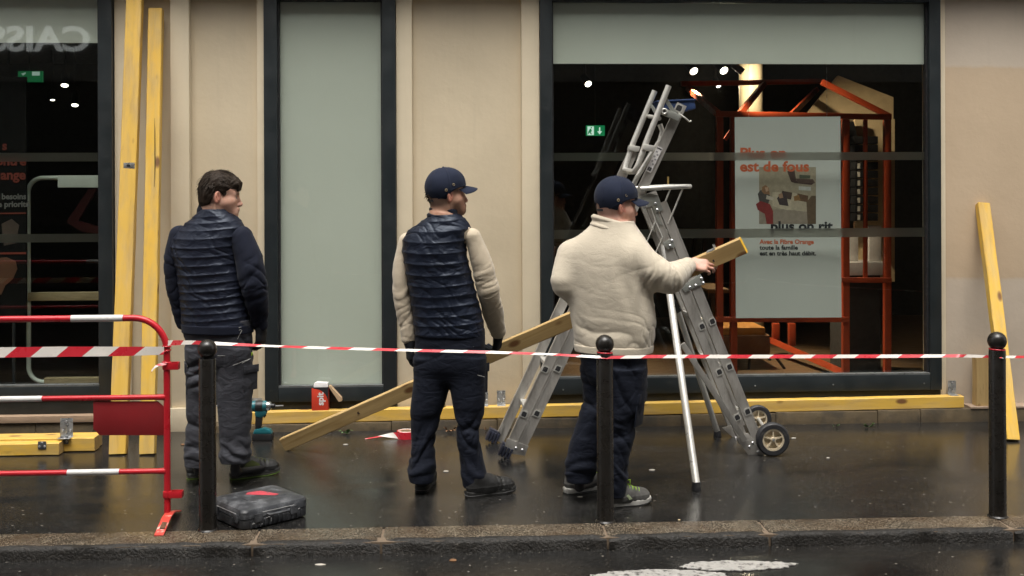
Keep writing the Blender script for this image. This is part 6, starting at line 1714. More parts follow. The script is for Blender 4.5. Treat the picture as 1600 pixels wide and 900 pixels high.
# ---- section rows measured in the photograph
def rows(th, Y, L):
    c, s_ = math.cos(th), math.sin(th); out = []
    for it in L:
        v, xl, xr, b = it[:4]; yy = it[4] if len(it) > 4 else Y
        a_, b_ = at(xl, v, yy), at(xr, v, yy); w = (b_ - a_).length / 2; ctr = (a_ + b_) / 2
        a = math.sqrt(max((w * w - (b * s_) ** 2), 0.0004)) / c
        out.append((ctr.z, ctr.x, ctr.y, a, b))
    return out
def bbox(pts, m):
    p = np.array([tuple(q) for q in pts]); return p.min(0) - m, p.max(0) + m
def shrink(secs, f): return [(z, x, y, a * f, b * f) for z, x, y, a, b in secs]

def trouser_folds(knees, ankles, crotch, seed, amp=0.010):
    def disp(v, n):
        z = v[:, 2]
        low = vnoise(v * np.array([5, 5, 5]), seed)
        x = v[:, 0] + 0.25 * v[:, 1]
        def diag(ang, fa, fc, sd):
            c_, s_ = math.cos(ang), math.sin(ang)
            return crease(np.c_[(x * c_ + z * s_) * fa, v[:, 1] * 2.5, (-x * s_ + z * c_) * fc + low * 1.1], sd)
        g1 = np.clip(vnoise(v * 4.3 + 3, seed + 7) * 1.6 + 0.45, 0, 1); g2 = np.clip(vnoise(v * 4.3 + 11, seed + 8) * 1.6 + 0.45, 0, 1)
        A = 0.50 + 0.40 * np.exp(-((z - knees) / 0.16) ** 2) + 0.35 * np.exp(-((z - ankles - 0.08) / 0.12) ** 2) + 0.6 * np.exp(-((z - crotch) / 0.11) ** 2)
        f = 1.1 * g1 * diag(0.55, 3.6, 15, seed + 1) + 1.1 * g2 * diag(-0.65, 3.6, 14, seed + 2) + 0.22 * g1 * diag(-0.25, 6, 26, seed + 3) + 0.22 * g2 * diag(0.9, 6, 24, seed + 4)
        ank = np.exp(-((z - ankles - 0.045) / 0.065) ** 2) * (0.0045 * np.sin(z * 105 + low * 9 + x * 26 + 2.6 * vnoise(v * 9, seed + 6)) + 0.007 * crease(np.c_[x * 7, v[:, 1] * 7, z * 22 + x * 9 + low * 2], seed + 5))
        return amp * A * f + ank + 0.004 * low
    return disp
def arm_folds(sh, el, wr, seed, amp=0.007):
    sh, el, wr = NP(*sh), NP(*el), NP(*wr)
    def disp(v, n):
        d1 = (el - sh) / np.linalg.norm(el - sh); d2 = (wr - el) / np.linalg.norm(wr - el)
        t1 = (v - sh) @ d1; t2 = (v - el) @ d2
        near = np.linalg.norm(v - el, axis=1); nw = np.linalg.norm(v - wr, axis=1)
        t = np.where(t2 > 0, np.linalg.norm(el - sh) + t2, t1)
        low = vnoise(v * 7, seed)
        h1 = v @ NP(0.6, 0.55, 0.2); g_ = np.clip(vnoise(v * 6 + 2, seed + 4) * 1.4 + 0.55, 0, 1); g2_ = np.clip(vnoise(v * 6 + 8, seed + 5) * 1.4 + 0.5, 0, 1)
        r = g_ * crease(np.c_[t * 13 + h1 * 15 + low * 1.4, v[:, 0] * 3, v[:, 2] * 2], seed) + g2_ * crease(np.c_[t * 14 - h1 * 15 + low * 1.2, v[:, 0] * 3, v[:, 2] * 2 + 5], seed + 1)
        r = r + 0.35 * crease(np.c_[t * 30 + h1 * 22 + low * 2, v[:, 0] * 8, v[:, 2] * 5], seed + 2)
        A = 0.30 + 0.75 * np.exp(-(near / 0.11) ** 2) + 0.8 * np.exp(-(nw / 0.12) ** 2)
        return amp * A * r + 0.003 * low
    return disp
def quilt(zs, tilt, amp, seed, th):
    zs = np.array(sorted(zs))
    def disp(v, n):
        x = v[:, 0] * math.cos(th) + v[:, 1] * math.sin(th)
        s_ = v[:, 2] + tilt * (x - x.mean()) + 0.006 * vnoise(v * 4, seed) - 0.25 * (x - x.mean()) ** 2
        i = np.clip(np.searchsorted(zs, s_) - 1, 0, len(zs) - 2)
        t = np.clip((s_ - zs[i]) / (zs[i + 1] - zs[i]), 0, 1)
        inr = (s_ > zs[0]) & (s_ < zs[-1])
        puff = np.where(inr, np.clip(4 * t * (1 - t), 0, 1) ** 0.55, 0.5)
        low = vnoise(v * 9, seed + 3)
        wr = ridged(np.c_[v[:, 0] * 16 + s_ * 22 + low * 2.0, v[:, 1] * 9, s_ * 10], seed + 1)
        wr2 = ridged(np.c_[v[:, 0] * 30 - s_ * 10, v[:, 1] * 20, s_ * 26 + low], seed + 2)
        return amp * puff * (1 + 0.25 * low) + 0.0034 * crease(np.c_[v[:, 0] * 15 + s_ * 20 + low * 2.0, v[:, 1] * 9, s_ * 9], seed + 1) * (0.3 + puff * 0.7) + 0.0008 * wr2 - amp * 0.6
    return disp
def fleece_folds(seed, zc, amp):
    def disp(v, n):
        z = v[:, 2]; Rm_ = np.array(Matrix.Rotation(0.6, 3, 'Y') @ Matrix.Rotation(0.4, 3, 'X')); low = vnoise(v @ Rm_ * 5, seed)
        r = crease(np.c_[v[:, 0] * 4 + low, v[:, 1] * 5, z * 13 + v[:, 0] * 3.5 + low * 1.4], seed + 1)
        d = crease(np.c_[v[:, 0] * 7 + z * 9, v[:, 1] * 7, z * 4 - v[:, 0] * 5], seed + 2)
        A = 0.10 + 1.0 * np.exp(-((z - zc) / 0.12) ** 2)
        fine = crease(np.c_[v[:, 0] * 6 + low * 2, v[:, 1] * 6, z * 24 + v[:, 0] * 6 + low * 1.6], seed + 3)
        return amp * (A * (r * 0.8 + 0.35 * fine) + 0.30 * d * np.clip(A * 1.5, 0.15, 1)) + 0.003 * low
    return disp

def person(label, J, H, neck, style, tone, secs, legs, th, hands=(), vox=0.0036, jaw=1.0, root=None):
    """J: joints (dict of points); the body is one continuous surface under the clothes"""
    p = thing('person', label, 'person', root)
    allp = list(J.values()) + [H.p(0.15, 0, 0.2), H.p(-0.15, 0, 0.2)]
    lo, hi = bbox([tuple(q) for q in allp], 0.17); lo[2] = 0.01
    S_ = SDF(lo, hi, vox)
    g = {k: NP(*q) for k, q in J.items()}
    S_.loft(shrink(secs, 0.80), th, 0.03)
    S_.rc(neck, NP(neck[0], neck[1], neck[2] - 0.16), 0.06, 0.09, 0.04)
    for s_ in 'LR':
        S_.chain([g['sh' + s_], g['el' + s_], g['wr' + s_]], [0.030, 0.028, 0.022], 0.03)
        S_.chain([g['hip' + s_], g['kn' + s_], g['an' + s_]], [0.068, 0.046, 0.034], 0.04)
        S_.rc(g['an' + s_], NP(g['an' + s_][0], g['an' + s_][1], 0.075), 0.030, 0.024, 0.02)
        S_.rc(NP(g['an' + s_][0], g['an' + s_][1], 0.07), g['toe' + s_], 0.021, 0.014, 0.02)
    head(S_, H, neck, jaw)
    for h_ in hands: h_(S_)
    o, v, f = grow('body', S_, M_skin, p, lambda v, n: np.zeros(len(v)), 1)
    set_tone(o, skin_tone(v, H, tone, style))
    return p
def leg_rows(th, Y, L): return rows(th, Y, L)
def garment(name, mt, par, lo, hi, fn, disp, vox=0.0045, it=1):
    S_ = SDF(lo, hi, vox); fn(S_); return grow(name, S_, mt, par, disp, it)[0]
def add_pocket(par, c, out, upv, w, h, mt, flap=True):
    c, out, upv = Vector(c), Vector(out).normalized(), Vector(upv).normalized(); s_ = out.cross(upv)
    m = MB(); m.obox(c, s_ * w / 2, upv * h / 2, out * 0.005); o = m.build('pocket', mt, par, bevel=0.006)
    if flap:
        m = MB(); m.obox(c + upv * h * 0.36 + out * 0.008, s_ * w * 0.53, upv * h * 0.15, out * 0.004); m.build('pocket_flap', mt, o, bevel=0.003)
    return o

# ------------------------------------------------------------------ left man: bareheaded, quilted navy jacket, grey work trousers
Y1 = -1.42; th1 = -0.30
H1 = Frame(at(343, 308, Y1), math.radians(10), math.radians(-3), 1.07)
n1 = NP(*at(334, 338, Y1 + 0.01))
T1 = rows(th1, Y1, [(326, 318, 358, .080), (334, 309, 366, .092), (343, 296, 376, .100), (352, 284, 384, .108), (366, 270, 383, .118), (383, 264, 377, .124), (400, 268, 376, .128), (417, 274, 379, .132), (445, 279, 384, .135), (470, 281, 388, .137), (490, 283, 392, .138), (508, 284, 395, .140), (515, 285, 395, .138)])
LL1 = rows(0, Y1, [(545, 291, 346, .098), (575, 291, 343, .096), (600, 291, 342, .092), (625, 293, 339, .084), (650, 292, 335, .080), (680, 290, 331, .076), (705, 287, 333, .080), (716, 287, 334, .086), (727, 289, 331, .08)])
LR1 = rows(0, Y1 - 0.03, [(545, 338, 397, .100), (575, 338, 397, .098), (600, 338, 396, .094), (625, 340, 394, .086), (650, 342, 393, .083), (680, 344, 391, .078), (700, 344, 391, .082), (710, 344, 392, .088), (721, 347, 388, .08)])
PV1 = rows(th1, Y1, [(498, 286, 395, .125), (520, 287, 396, .130), (540, 290, 397, .130), (562, 291, 397, .120), (574, 300, 390, .08)])
J1 = dict(shL=at(281, 368, Y1 + 0.05), elL=at(273, 440, Y1 + 0.06), wrL=at(287, 503, Y1 + 0.10), shR=at(377, 372, Y1 - 0.06), elR=at(397, 445, Y1 - 0.10), wrR=at(407, 508, Y1 - 0.02),
          hipL=at(318, 545, Y1), knL=at(316, 630, Y1), anL=at(310, 715, Y1 + 0.02), hipR=at(366, 545, Y1 - 0.03), knR=at(367, 630, Y1 - 0.03), anR=at(368, 712, Y1 - 0.02),
          toeL=gnd(300, 733, 0.05), toeR=gnd(398, 742, 0.05))
heelL1, heelR1 = gnd(301, 750), gnd(359, 749)
J1['toeL'] = Vector(heelL1) + V(-0.02, 0.2, 0.05); J1['toeR'] = Vector(heelR1) + V(0.19, 0.07, 0.05)
hr1 = lambda r0: (lambda S_: hand(S_, J1['wrR'], (0.02, 0.02, -1), (-0.9, 0.35, 0), 1, [(0.5, 0.6, 0.5)] * 4, r0))
hl1 = lambda r0: (lambda S_: hand(S_, J1['wrL'], (0.15, 0.25, -1), (0.9, 0.3, 0.1), -1, [(0.5, 0.6, 0.5)] * 4, r0))
P1 = person('bareheaded dark haired man in navy quilted jacket and grey work trousers looking right', J1, H1, n1, 'stubble', (0.66, 0.40, 0.295), T1, None, th1, (hr1(0), hl1(0)), root=(Vector(heelL1) + Vector(heelR1)) / 2)
def hairf(S_):
    k = H1.k
    S_.ell(H1.p(-0.008, 0, 0.036), H1.ax(), (0.1035 * k, 0.0835 * k, 0.0965 * k), 0)
    S_.ell(H1.p(0.002, 0, 0.076), H1.ax(), (0.099 * k, 0.078 * k, 0.067 * k), 0.03)
    S_.ell(H1.p(0.070, 0.004, 0.072), H1.ax(), (0.043 * k, 0.060 * k, 0.036 * k), 0.02)
    S_.ell(H1.p(-0.039, 0, -0.004), H1.ax(), (0.0715 * k, 0.0735 * k, 0.078 * k), 0.02)
    for q in range(7): S_.rc(H1.p(0.088 + 0.006 * (q % 2), -0.045 + q * 0.015, 0.075), H1.p(0.106, -0.043 + q * 0.0145, 0.036 + 0.008 * ((q * 3) % 2)), 0.014 * k, 0.003, 0.012)
    def cutf(X_, Y_, Z_):
        d = [X_ - H1.O[0], Y_ - H1.O[1], Z_ - H1.O[2]]; pr = lambda a: (d[0] * a[0] + d[1] * a[1] + d[2] * a[2]) / H1.k
        f, r, u = pr(H1.f), pr(H1.r), pr(H1.u)
        edge = np.interp(f.ravel(), [-0.12, -0.085, -0.045, -0.030, -0.005, 0.010, 0.022, 0.034, 0.055, 0.08, 0.092, 0.12], [-0.045, -0.052, -0.036, 0.012, 0.032, 0.018, 0.004, 0.012, 0.046, 0.046, 0.028, 0.022]).reshape(f.shape)
        return (edge - u) * H1.k
    S_.cut(cutf)
def hdisp(v, n):
    f, r, u = H1.loc(v)
    s1 = ridged(np.c_[f * 12 + u * 10, r * 46 + f * 12, u * 16 - f * 16], 5); s2 = ridged(np.c_[f * 30, r * 90, u * 45 - f * 40], 6)
    fade = np.clip((u + 0.03) / 0.06, 0, 1)
    return (0.0046 * s1 + 0.0022 * s2) * (0.2 + 0.8 * fade) - 0.0015 * (1 - fade)
S_ = SDF(H1.O - 0.19, H1.O + 0.21, 0.003); hairf(S_); hr, _, _ = grow('hair', S_, M_hair, P1, hdisp)
hair_strands(H1, 520, hr, 3, lambda f, r, u: u > np.interp(f, [-0.12, -0.04, 0.0, 0.05, 0.1], [-0.03, 0.0, 0.045, 0.07, 0.055]), 0.036, 0.3)
def jacket1(S_):
    S_.loft(T1, th1, 0.02, 2.35)
    pass
lo, hi = bbox([at(250, 300, Y1 - .2), at(420, 530, Y1 + .2)], 0.05)
zq = [at(330, v, Y1 - .1).z for v in (339, 349.5, 361, 374, 388, 402, 416, 430, 443.5, 456, 468, 480, 491, 502, 513)]
jk = garment('jacket', M_quilt1, P1, lo, hi, jacket1, quilt(zq, -0.05, 0.0058, 11, th1), 0.004)
col = rows(th1, Y1 + 0.01, [(311, 314, 347, .062), (318, 311, 352, .068), (327, 308, 359, .074), (334, 306, 364, .08)])
def collar1(S_): S_.loft(col, th1, 0, 2.1, 0.01)
co = garment('collar', M_sleeve1, jk, lo, hi, collar1, lambda v, n: 0.0012 * np.sin(v[:, 2] * 160 + v[:, 0] * 12) + 0.0015 * vnoise(v * 12, 4), 0.0035)
hem = rows(th1, Y1, [(505, 283, 396, .143), (519, 285, 396.5, .140)])
garment('waistband', M_sleeve1, jk, lo, hi + 0.05, lambda S_: S_.loft(hem, th1, 0, 2.35), lambda v, n: 0.0025 * vnoise(v * 12, 8), 0.0045)
for s_, rs in (('R', (0.068, 0.080, 0.077, 0.064, 0.047)), ('L', (0.060, 0.064, 0.058, 0.054, 0.043))):
    sh, el, wr = J1['sh' + s_], J1['el' + s_], J1['wr' + s_]
    lo2, hi2 = bbox([sh, el, wr], 0.12)
    md = Vector(sh).lerp(el, 0.5) + V(0.012 if s_ == 'R' else -0.012, 0, 0); m2 = Vector(el).lerp(wr, 0.45)
    garment('sleeve', M_sleeve1, jk, lo2, hi2, lambda S_: S_.chain([sh, md, el, m2, wr], rs, 0.05), arm_folds(sh, el, wr, 21 if s_ == 'R' else 22, 0.008))
for hf_, nm in ((hr1, 'R'), (hl1, 'L')):
    lo2, hi2 = bbox([J1['wr' + nm]], 0.22); garment('glove', M_glove, P1, lo2, hi2, hf_(0.0035), lambda v, n: 0.0008 * vnoise(v * 60, 2), 0.003)
def trousers1(S_):
    S_.loft(PV1, th1, 0.03, 2.3); S_.loft(LL1, 0, 0.035, 2.2); S_.loft(LR1, 0, 0.035, 2.2)
lo, hi = bbox([at(280, 490, Y1), at(405, 730, Y1)], 0.1); lo[1] = Y1 - .25; hi[1] = Y1 + .25
kz = at(340, 625, Y1).z
tr = garment('trousers', M_grey_tr, P1, lo, hi, trousers1, trouser_folds(kz, at(340, 715, Y1).z, at(340, 570, Y1).z, 31, 0.0165), 0.0045)
for (u0, v0, u1, v1) in ((352, 518, 377, 511), (352, 522, 377, 515), (378, 568, 392, 560), (364, 571, 390, 561), (371, 530, 378, 516), (340, 556, 362, 556)):
    q0, q1 = at(u0, v0, Y1 - 0.138), at(u1, v1, Y1 - 0.128)
    m = MB(); m.tube([q0, q0.lerp(q1, 0.5) - V(0, 0.004, 0), q1], 0.0016, 6); m.build('stitching', M_thread, tr)
q = at(393.5, 553, Y1 - 0.05); m = MB(); m.box(q.x - 0.008, q.x + 0.003, q.y - 0.012, q.y + 0.012, q.z - 0.008, q.z + 0.008); m.build('lime_tab', M_lime, tr, bevel=0.002)
add_pocket(tr, at(291.5, 590, Y1 - 0.01), (-1, -0.25, 0), (0, 0, 1), 0.11, 0.17, M_grey_tr)
add_pocket(tr, at(391, 590, Y1 - 0.065), (0.75, -0.6, 0), (0.02, 0, 1), 0.10, 0.14, M_grey_tr)
st1 = (M_shoe_dk, M_sole_dk, M_sole_gn, dict(collar=M_olive, panel=M_olive, tab=M_lime, lace=M_olive, line=M_shoe_gr))
make_shoe(heelR1, heelR1 + V(0.26, 0.13, 0), P1, st1); make_shoe(heelL1, heelL1 + V(-0.03, 0.27, 0), P1, st1)

# ------------------------------------------------------------------ middle man: navy cap, navy quilted vest over sand fleece
Y2 = -1.70; th2 = -0.30
H2 = Frame(at(698, 306, Y2), math.radians(20), math.radians(4), 1.0)
n2 = NP(*at(690, 340, Y2))
T2 = rows(th2, Y2, [(334, 673, 716, .085), (342, 666, 727, .095), (350, 650, 737, .104), (358, 638, 737, .110), (368, 630, 731, .118), (385, 628, 729, .124), (400, 629, 730, .128), (430, 634, 737, .130), (460, 640, 745, .130), (490, 645, 752, .132), (512, 647, 757, .135), (524, 648, 757, .132)])
FL2 = rows(th2, Y2, [(340, 676, 720, .075), (352, 648, 738, .085), (365, 638, 735, .09), (390, 636, 724, .095), (430, 642, 730, .10), (500, 654, 745, .10)])
PV2 = rows(th2, Y2, [(512, 649, 756, .120), (535, 649, 757, .126), (560, 649, 757, .126), (580, 649, 757, .116), (592, 660, 748, .075)])
LL2 = rows(0, Y2 + 0.02, [(560, 648, 708, .100), (590, 647, 704, .098), (620, 644, 698, .092), (650, 641, 689, .084), (680, 639, 681, .078), (710, 637, 679, .076), (730, 635, 681, .084), (744, 637, 680, .082), (752, 641, 677, .074)])
LR2 = rows(0, Y2 - 0.03, [(560, 697, 758, .100), (590, 701, 758.5, .098), (620, 706, 758, .092), (650, 711, 755, .084), (680, 714, 752, .078), (710, 717, 755, .078), (735, 719, 763, .086), (750, 720, 763, .084), (760, 724, 758, .074)])
heelL2, heelR2 = gnd(657, 771), gnd(727, 778)
J2 = dict(shL=at(637, 376, Y2 + 0.05), elL=at(628, 452, Y2 + 0.05), wrL=at(640, 535, Y2 + 0.05), shR=at(738, 370, Y2 - 0.05), elR=at(762, 455, Y2 - 0.03), wrR=at(779, 522, Y2 + 0.16),
          hipL=at(678, 565, Y2 + .02), knL=at(666, 650, Y2 + .02), anL=at(657, 730, Y2 + .02), hipR=at(728, 565, Y2 - .03), knR=at(733, 650, Y2 - .03), anR=at(740, 735, Y2 - .03))
J2['toeL'] = Vector(heelL2) + V(0.02, 0.2, 0.05); J2['toeR'] = Vector(heelR2) + V(0.185, 0.08, 0.05)
hr2 = lambda r0: (lambda S_: hand(S_, J2['wrR'], (-0.12, 0.35, -1), (-0.85, 0.45, -0.1), 1, [(0.9, 0.75, 0.4), (0.95, 0.7, 0.4), (0.9, 0.7, 0.4), (0.85, 0.7, 0.4)], r0))
hl2 = lambda r0: (lambda S_: hand(S_, J2['wrL'], (0.06, 0.05, -1), (0.9, 0.3, 0), -1, [(0.4, 0.5, 0.4)] * 4, r0))
P2_ = person('man in navy cap and navy quilted vest with black gloved hand on plank', J2, H2, n2, 'beard', (0.50, 0.29, 0.20), T2, None, th2, (hr2(0), hl2(0)), root=(Vector(heelL2) + Vector(heelR2)) / 2)
cp2 = make_cap(H2, P2_, 2)
S_ = SDF(H2.O - 0.19, H2.O + 0.2, 0.003); S_.ell(H2.p(-0.030, 0, -0.005), H2.ax(), (0.0735, 0.0715, 0.075), 0)
def nape(H, cut0):
    def cutf(X_, Y_, Z_):
        d = [X_ - H.O[0], Y_ - H.O[1], Z_ - H.O[2]]; pr = lambda a: (d[0] * a[0] + d[1] * a[1] + d[2] * a[2]) / H.k
        f, r, u = pr(H.f), pr(H.r), pr(H.u); return np.maximum(f + 0.03, np.maximum(cut0 - u, u - 0.03)) * H.k
    return cutf
S_.cut(nape(H2, -0.058)); hr, _, _ = grow('hair', S_, M_hair, P2_, lambda v, n: 0.002 * ridged(np.c_[v[:, 0] * 60, v[:, 1] * 60, v[:, 2] * 14], 3))
rr = random.Random(4); m = MB()
for k in range(26):
    p0 = H2.p(-0.100 + rr.uniform(-.004, .004), rr.uniform(-0.03, 0.03), rr.uniform(-0.012, 0.03)); p1 = p0 - H2.f * rr.uniform(0.006, 0.02) + H2.u * rr.uniform(-0.02, 0.012) + H2.r * rr.uniform(-0.012, .012)
    m.tube([p0 + H2.f * 0.012, (p0 + p1) / 2 + H2.u * 0.004, p1], [0.004, 0.003, 0.0006], 5)
m.build('hair_lock', M_hair, hr, smooth=3.2)
S_ = SDF(H2.O - 0.19, H2.O + 0.2, 0.003); S_.ell(H2.p(0.074, 0, -0.099), H2.ax(), (0.021, 0.027, 0.017), 0); S_.rc(H2.p(0.066, -0.03, -0.085), H2.p(0.066, 0.03, -0.085), 0.012, None, 0.015)
grow('beard', S_, M_hair, P2_, lambda v, n: 0.002 * vnoise(v * 140, 3))
def vest(S_):
    S_.loft(T2, th2, 0.02, 2.35)
lo, hi = bbox([at(605, 320, Y2 - .2), at(790, 540, Y2 + .2)], 0.04)
zq = [at(690, v, Y2 - .1).z for v in (329, 346, 362, 379, 396, 413, 430, 447, 463, 479, 495, 510, 525)]
vs2 = garment('vest', M_quilt2, P2_, lo, hi, vest, quilt(zq, -0.03, 0.0062, 12, th2), 0.004)
col = rows(th2, Y2 + 0.005, [(323, 673, 712, .068), (330, 670, 716, .074), (338, 667, 719, .082), (346, 664, 722, .09)])
garment('collar', M_quilt2, vs2, lo, hi, lambda S_: S_.loft(col, th2, 0, 2.1, 0.01), lambda v, n: 0.004 * np.sin(v[:, 2] * 190 + v[:, 0] * 12) + 0.002 * vnoise(v * 18, 4), 0.0035)
flc = garment('fleece', M_fleece2, P2_, lo, hi, lambda S_: (S_.loft(FL2, th2, 0.02, 2.3), S_.loft(rows(th2, Y2 + 0.01, [(322, 681, 711, .058), (345, 678, 716, .07)]), th2, 0.02)), lambda v, n: 0.002 * vnoise(v * 10, 5), 0.005)
for s_, rs in (('R', (0.047, 0.058, 0.065, 0.060, 0.046)), ('L', (0.046, 0.055, 0.056, 0.050, 0.040))):
    sh, el, wr = J2['sh' + s_], J2['el' + s_], J2['wr' + s_]
    lo2, hi2 = bbox([sh, el, wr], 0.12)
    md = Vector(sh).lerp(el, 0.5) + V(0.012 if s_ == 'R' else -0.012, 0, 0); m2 = Vector(el).lerp(wr, 0.45); we = Vector(el).lerp(wr, 0.93)
    garment('sleeve', M_fleece2, flc, lo2, hi2, lambda S_: S_.chain([sh, md, el, m2, we], rs, 0.05), arm_folds(sh, el, we, 23 if s_ == 'R' else 24, 0.009))
for hf_, nm in ((hr2, 'R'), (hl2, 'L')):
    lo2, hi2 = bbox([J2['wr' + nm]], 0.22)
    garment('glove', M_glove, P2_, lo2, hi2, lambda S_, hf_=hf_, nm=nm: (hf_(0.0035)(S_), S_.rc(Vector(J2['wr' + nm]).lerp(J2['el' + nm], 0.12), J2['wr' + nm], 0.034, 0.032, 0.01)), lambda v, n: 0.0008 * vnoise(v * 60, 2), 0.003)
def trousers2(S_):
    S_.loft(PV2, th2, 0.03, 2.3); S_.loft(LL2, 0, 0.035, 2.2); S_.loft(LR2, 0, 0.035, 2.2)
lo, hi = bbox([at(630, 505, Y2), at(770, 760, Y2)], 0.08); lo[1] = Y2 - .25; hi[1] = Y2 + .25
tr = garment('trousers', M_navy_tr, P2_, lo, hi, trousers2, trouser_folds(at(700, 640, Y2).z, at(700, 738, Y2).z, at(700, 590, Y2).z, 41, 0.0135), 0.0045)
add_pocket(tr, at(753, 592, Y2 - 0.06), (0.85, -0.5, 0), (0.02, 0, 1), 0.12, 0.16, M_navy_tr)
q0, q1 = at(746, 586, Y2 - 0.125), at(757, 589, Y2 - 0.10); m = MB(); m.tube([q0, q1], 0.0018, 6); m.build('stitching', M_thread, tr)
m = MB(); q = at(739, 541, Y2 - 0.125); m.lathe([(0.004, 0), (0.004, 0.002)], q, (0, -1, 0), 10); m.build('rivet', M_steel, tr)
M_scrape_d = simple('grey sole line', (0.12, 0.12, 0.12), 0.5)
st2 = (M_shoe_dk, M_sole_dk, None, dict(collar=M_blue_tab, tab=M_orange_tab, lace=M_shoe_dk, line=M_scrape_d))
make_shoe(heelR2, heelR2 + V(0.26, 0.10, 0), P2_, st2); make_shoe(heelL2, heelL2 + V(0.05, 0.27, 0), P2_, st2)

# ------------------------------------------------------------------ right man: navy cap, cream fleece, holding the plank
Y3 = -1.93; th3 = -0.50
H3 = Frame(at(963, 323, Y3), math.radians(17), math.radians(-2), 1.03)
n3 = NP(*at(953, 356, Y3 - 0.01))
T3 = rows(th3, Y3, [(345, 929, 988, .088), (354, 924, 992, .098), (364, 912, 1000, .108), (376, 896, 1006, .120), (392, 884, 1010, .132), (415, 882, 1012, .142), (445, 888, 1014, .150), (475, 893, 1018, .155), (505, 896, 1022, .158), (530, 899, 1020, .158), (547, 901, 1016, .154)])
PV3 = rows(th3, Y3, [(530, 908, 1010, .135), (555, 909, 1009, .14), (580, 910, 1009, .136), (600, 915, 1006, .12), (612, 925, 1000, .08)])
LL3 = rows(0, Y3 + 0.06, [(575, 909, 970, .10), (605, 910, 966, .098), (640, 908, 962, .094), (665, 900, 953, .086), (690, 891, 944, .080), (715, 884, 938, .078), (735, 881, 931, .080), (745, 882, 929, .078), (752, 886, 926, .07)])
LR3 = rows(0, Y3 - 0.06, [(575, 940, 1009, .105), (605, 944, 1008, .102), (635, 948, 1006, .098), (660, 948, 999, .090), (690, 945, 989, .084), (720, 943, 982, .080), (745, 942, 981, .082), (766, 943, 979, .078), (774, 946, 975, .07)])
heelL3, heelR3 = gnd(882, 772), gnd(936, 794)
wrR3 = plank_at(1074) - V(0, 0.052, 0) + V(0, 0, 0.030)
J3 = dict(shL=at(893, 398, Y3 + 0.10), elL=at(878, 445, Y3 + 0.02), wrL=at(930, 470, Y3 + 0.24), shR=at(992, 402, Y3 - 0.10), elR=at(1043, 438, Y3 - 0.14), wrR=wrR3,
          hipL=at(940, 575, Y3 + .05), knL=at(932, 650, Y3 + .06), anL=at(905, 735, Y3 + .06), hipR=at(976, 575, Y3 - .05), knR=at(975, 660, Y3 - .06), anR=at(960, 750, Y3 - .06))
J3['toeL'] = Vector(heelL3) + V(0.19, 0.07, 0.05); J3['toeR'] = Vector(heelR3) + V(0.2, 0.05, 0.05)
pd = NP(*PLD); pz = NP(*PLZ)
hr3 = lambda r0: (lambda S_: hand(S_, wrR3, pd * 0.86 - pz * 0.42 + NP(0, 0.05, 0), NP(-0.25, 0.85, -0.45), 1, [(0.25, 0.55, 0.5), (0.38, 0.7, 0.6), (0.5, 0.8, 0.6), (0.6, 0.85, 0.6)], r0, 1.0, 0.07, (0.3, 0.2), (0.8, 0.45, 0.35)))
hl3 = lambda r0: (lambda S_: hand(S_, J3['wrL'], pd * 0.6 + NP(0, 0.6, 0.1), NP(0.1, 0.2, 0.9), 1, [(0.8, 0.8, 0.6)] * 4, r0))
P3 = person('man in navy cap and cream fleece gripping the raised plank with bare hand', J3, H3, n3, 'pale', (0.60, 0.345, 0.26), T3, None, th3, (hr3(0), hl3(0)), jaw=1.07, root=(Vector(heelL3) + Vector(heelR3)) / 2)
cp3 = make_cap(H3, P3, 6)
S_ = SDF(H3.O - 0.19, H3.O + 0.2, 0.003); S_.ell(H3.p(-0.030, 0, -0.005), H3.ax(), (0.0725, 0.0715, 0.075), 0)
S_.cut(nape(H3, -0.035)); grow('hair', S_, M_hair, P3, lambda v, n: 0.0012 * ridged(np.c_[v[:, 0] * 60, v[:, 1] * 60, v[:, 2] * 14], 3))
# chin strap
m = MB(); m.tube([H3.p(0.055, 0.066, -0.075), H3.p(0.075, 0.05, -0.10), H3.p(0.088, 0.02, -0.118), H3.p(0.088, -0.02, -0.118)], 0.009, 8); m.build('neck_warmer', M_glove, P3, smooth=3.2)
lo, hi = bbox([at(860, 320, Y3 - .25), at(1040, 560, Y3 + .3)], 0.05)
def fleece3(S_):
    S_.loft(T3, th3, 0.02, 2.4)
    S_.rc(at(1013, 478, Y3 + 0.03), at(1011, 535, Y3 + 0.03), 0.034, 0.038, 0.02)
    for s_, rs in (('R', (0.082, 0.084, 0.084, 0.064, 0.044)), ('L', (0.078, 0.072, 0.066, 0.058, 0.048))):
        sh, el, wr = J3['sh' + s_], J3['el' + s_], J3['wr' + s_]
        md = Vector(sh).lerp(el, 0.5); m2 = Vector(el).lerp(wr, 0.5); we = Vector(el).lerp(wr, 0.92)
        S_.chain([sh, md, el, m2, we], rs, 0.055)
lo, hi = bbox([lo, hi, J3['wrR'], J3['elL'], J3['elR']], 0.05)
f1, f2 = fleece_folds(51, at(950, 522, Y3).z, 0.0075), arm_folds(J3['shR'], J3['elR'], Vector(J3['elR']).lerp(J3['wrR'], 0.92), 52, 0.008)
def d3(v, n):
    e = np.exp(-(np.linalg.norm(v - NP(*J3['elR']), axis=1) / 0.24) ** 2)
    d = f1(v, n) * (1 - e) + f2(v, n) * e
    # deep folds running from the arm pit towards the waist
    a = NP(*at(992, 425, Y3 - 0.2)); q = v - a
    t = q @ NP(0.35, 0, -0.94); s_ = q @ NP(0.94, 0, 0.35)
    return d + 0.006 * np.sin(s_ * 70 + t * 9 + 1.5 * vnoise(v * 9, 3)) * np.exp(-((t - 0.10) / 0.10) ** 2 - (s_ / 0.12) ** 2) * np.clip((Y3 - v[:, 1]) / 0.05, 0, 1)
fl3 = garment('fleece', M_fleece3, P3, lo, hi, fleece3, d3, 0.0042, 1)
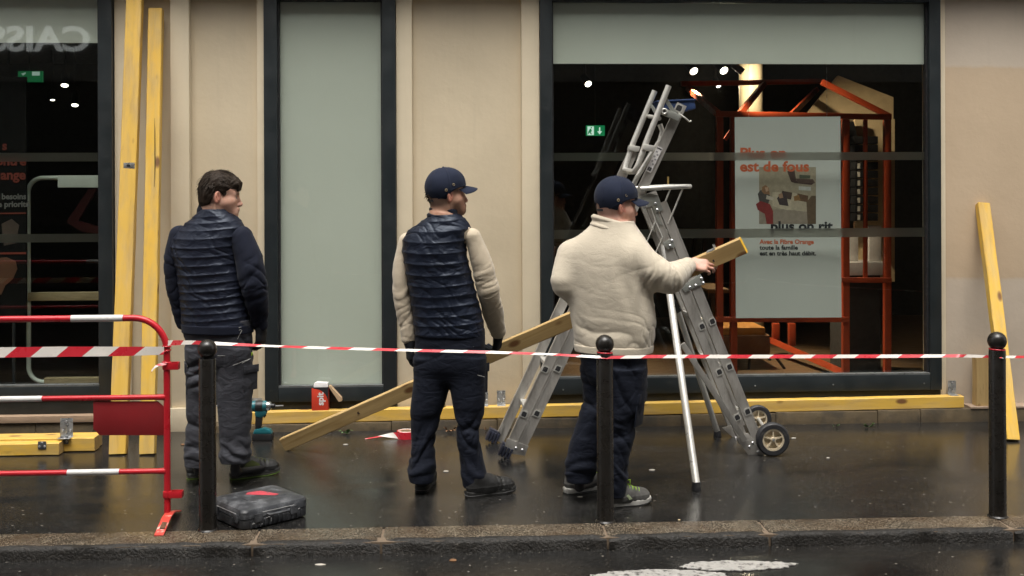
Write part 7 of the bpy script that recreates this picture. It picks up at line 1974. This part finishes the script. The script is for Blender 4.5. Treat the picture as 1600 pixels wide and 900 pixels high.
c3 = rows(th3 * 0.6, Y3, [(333, 928, 984, .076), (338, 926, 987, .082), (346, 925, 989, .088), (358, 923, 991, .096), (366, 920, 993, .1)])
def coll3(S_):
    S_.loft(c3, th3 * 0.6, 0, 2.15, 0.008)
    # the collar dips at the back of the neck and rises at the front
    S_.cut(lambda X_, Y_, Z_: Z_ - (at(930, 334, Y3).z - (X_ - at(930, 334, Y3).x) * 0.28) + 0 * Y_)
garment('collar', M_fleece3, fl3, lo, hi, coll3, lambda v, n: 0.0045 * np.sin((v[:, 2] + v[:, 0] * 0.27) * 150) + 0.003 * vnoise(v * 12, 7), 0.0035)
hem = rows(th3, Y3, [(537, 900, 1018, .158), (549, 901, 1016, .157)])
garment('hem_band', M_fleece3, fl3, lo, hi, lambda S_: S_.loft(hem, th3, 0, 2.4), lambda v, n: 0.002 * vnoise(v * 10, 3), 0.0045)
cuff = Vector(J3['elR']).lerp(J3['wrR'], 0.90); ax = (Vector(J3['wrR']) - Vector(J3['elR'])).normalized()
m = MB(); m.lathe([(0.040, -0.012), (0.0445, -0.008), (0.0445, 0.008), (0.040, 0.013), (0.034, 0.006)], cuff, ax, 24); m.build('cuff', M_fleece3, fl3, smooth=3.2)
def trousers3(S_):
    S_.loft(PV3, th3, 0.03, 2.3); S_.loft(LL3, 0, 0.04, 2.2); S_.loft(LR3, 0, 0.04, 2.2)
lo, hi = bbox([at(875, 525, Y3), at(1020, 775, Y3)], 0.08); lo[1] = Y3 - .27; hi[1] = Y3 + .27
tr = garment('trousers', M_navy_tr, P3, lo, hi, trousers3, trouser_folds(at(950, 650, Y3).z, at(950, 745, Y3).z, at(950, 610, Y3).z, 61, 0.0145), 0.0045)
add_pocket(tr, at(1000, 640, Y3 - 0.09), (0.9, -0.45, 0), (0.12, 0, 1), 0.13, 0.17, M_navy_tr)
st3 = (M_shoe_gr, M_sole_wh, M_sole_dk, dict(lace=M_lime, bow=True, mark=simple('pale green emblem', (0.23, 0.27, 0.16), 0.6), panel=None))
make_shoe(heelR3, heelR3 + V(0.26, 0.075, 0), P3, st3); make_shoe(heelL3, heelL3 + V(0.26, 0.12, 0), P3, st3)
print('script time', time.time() - T0)
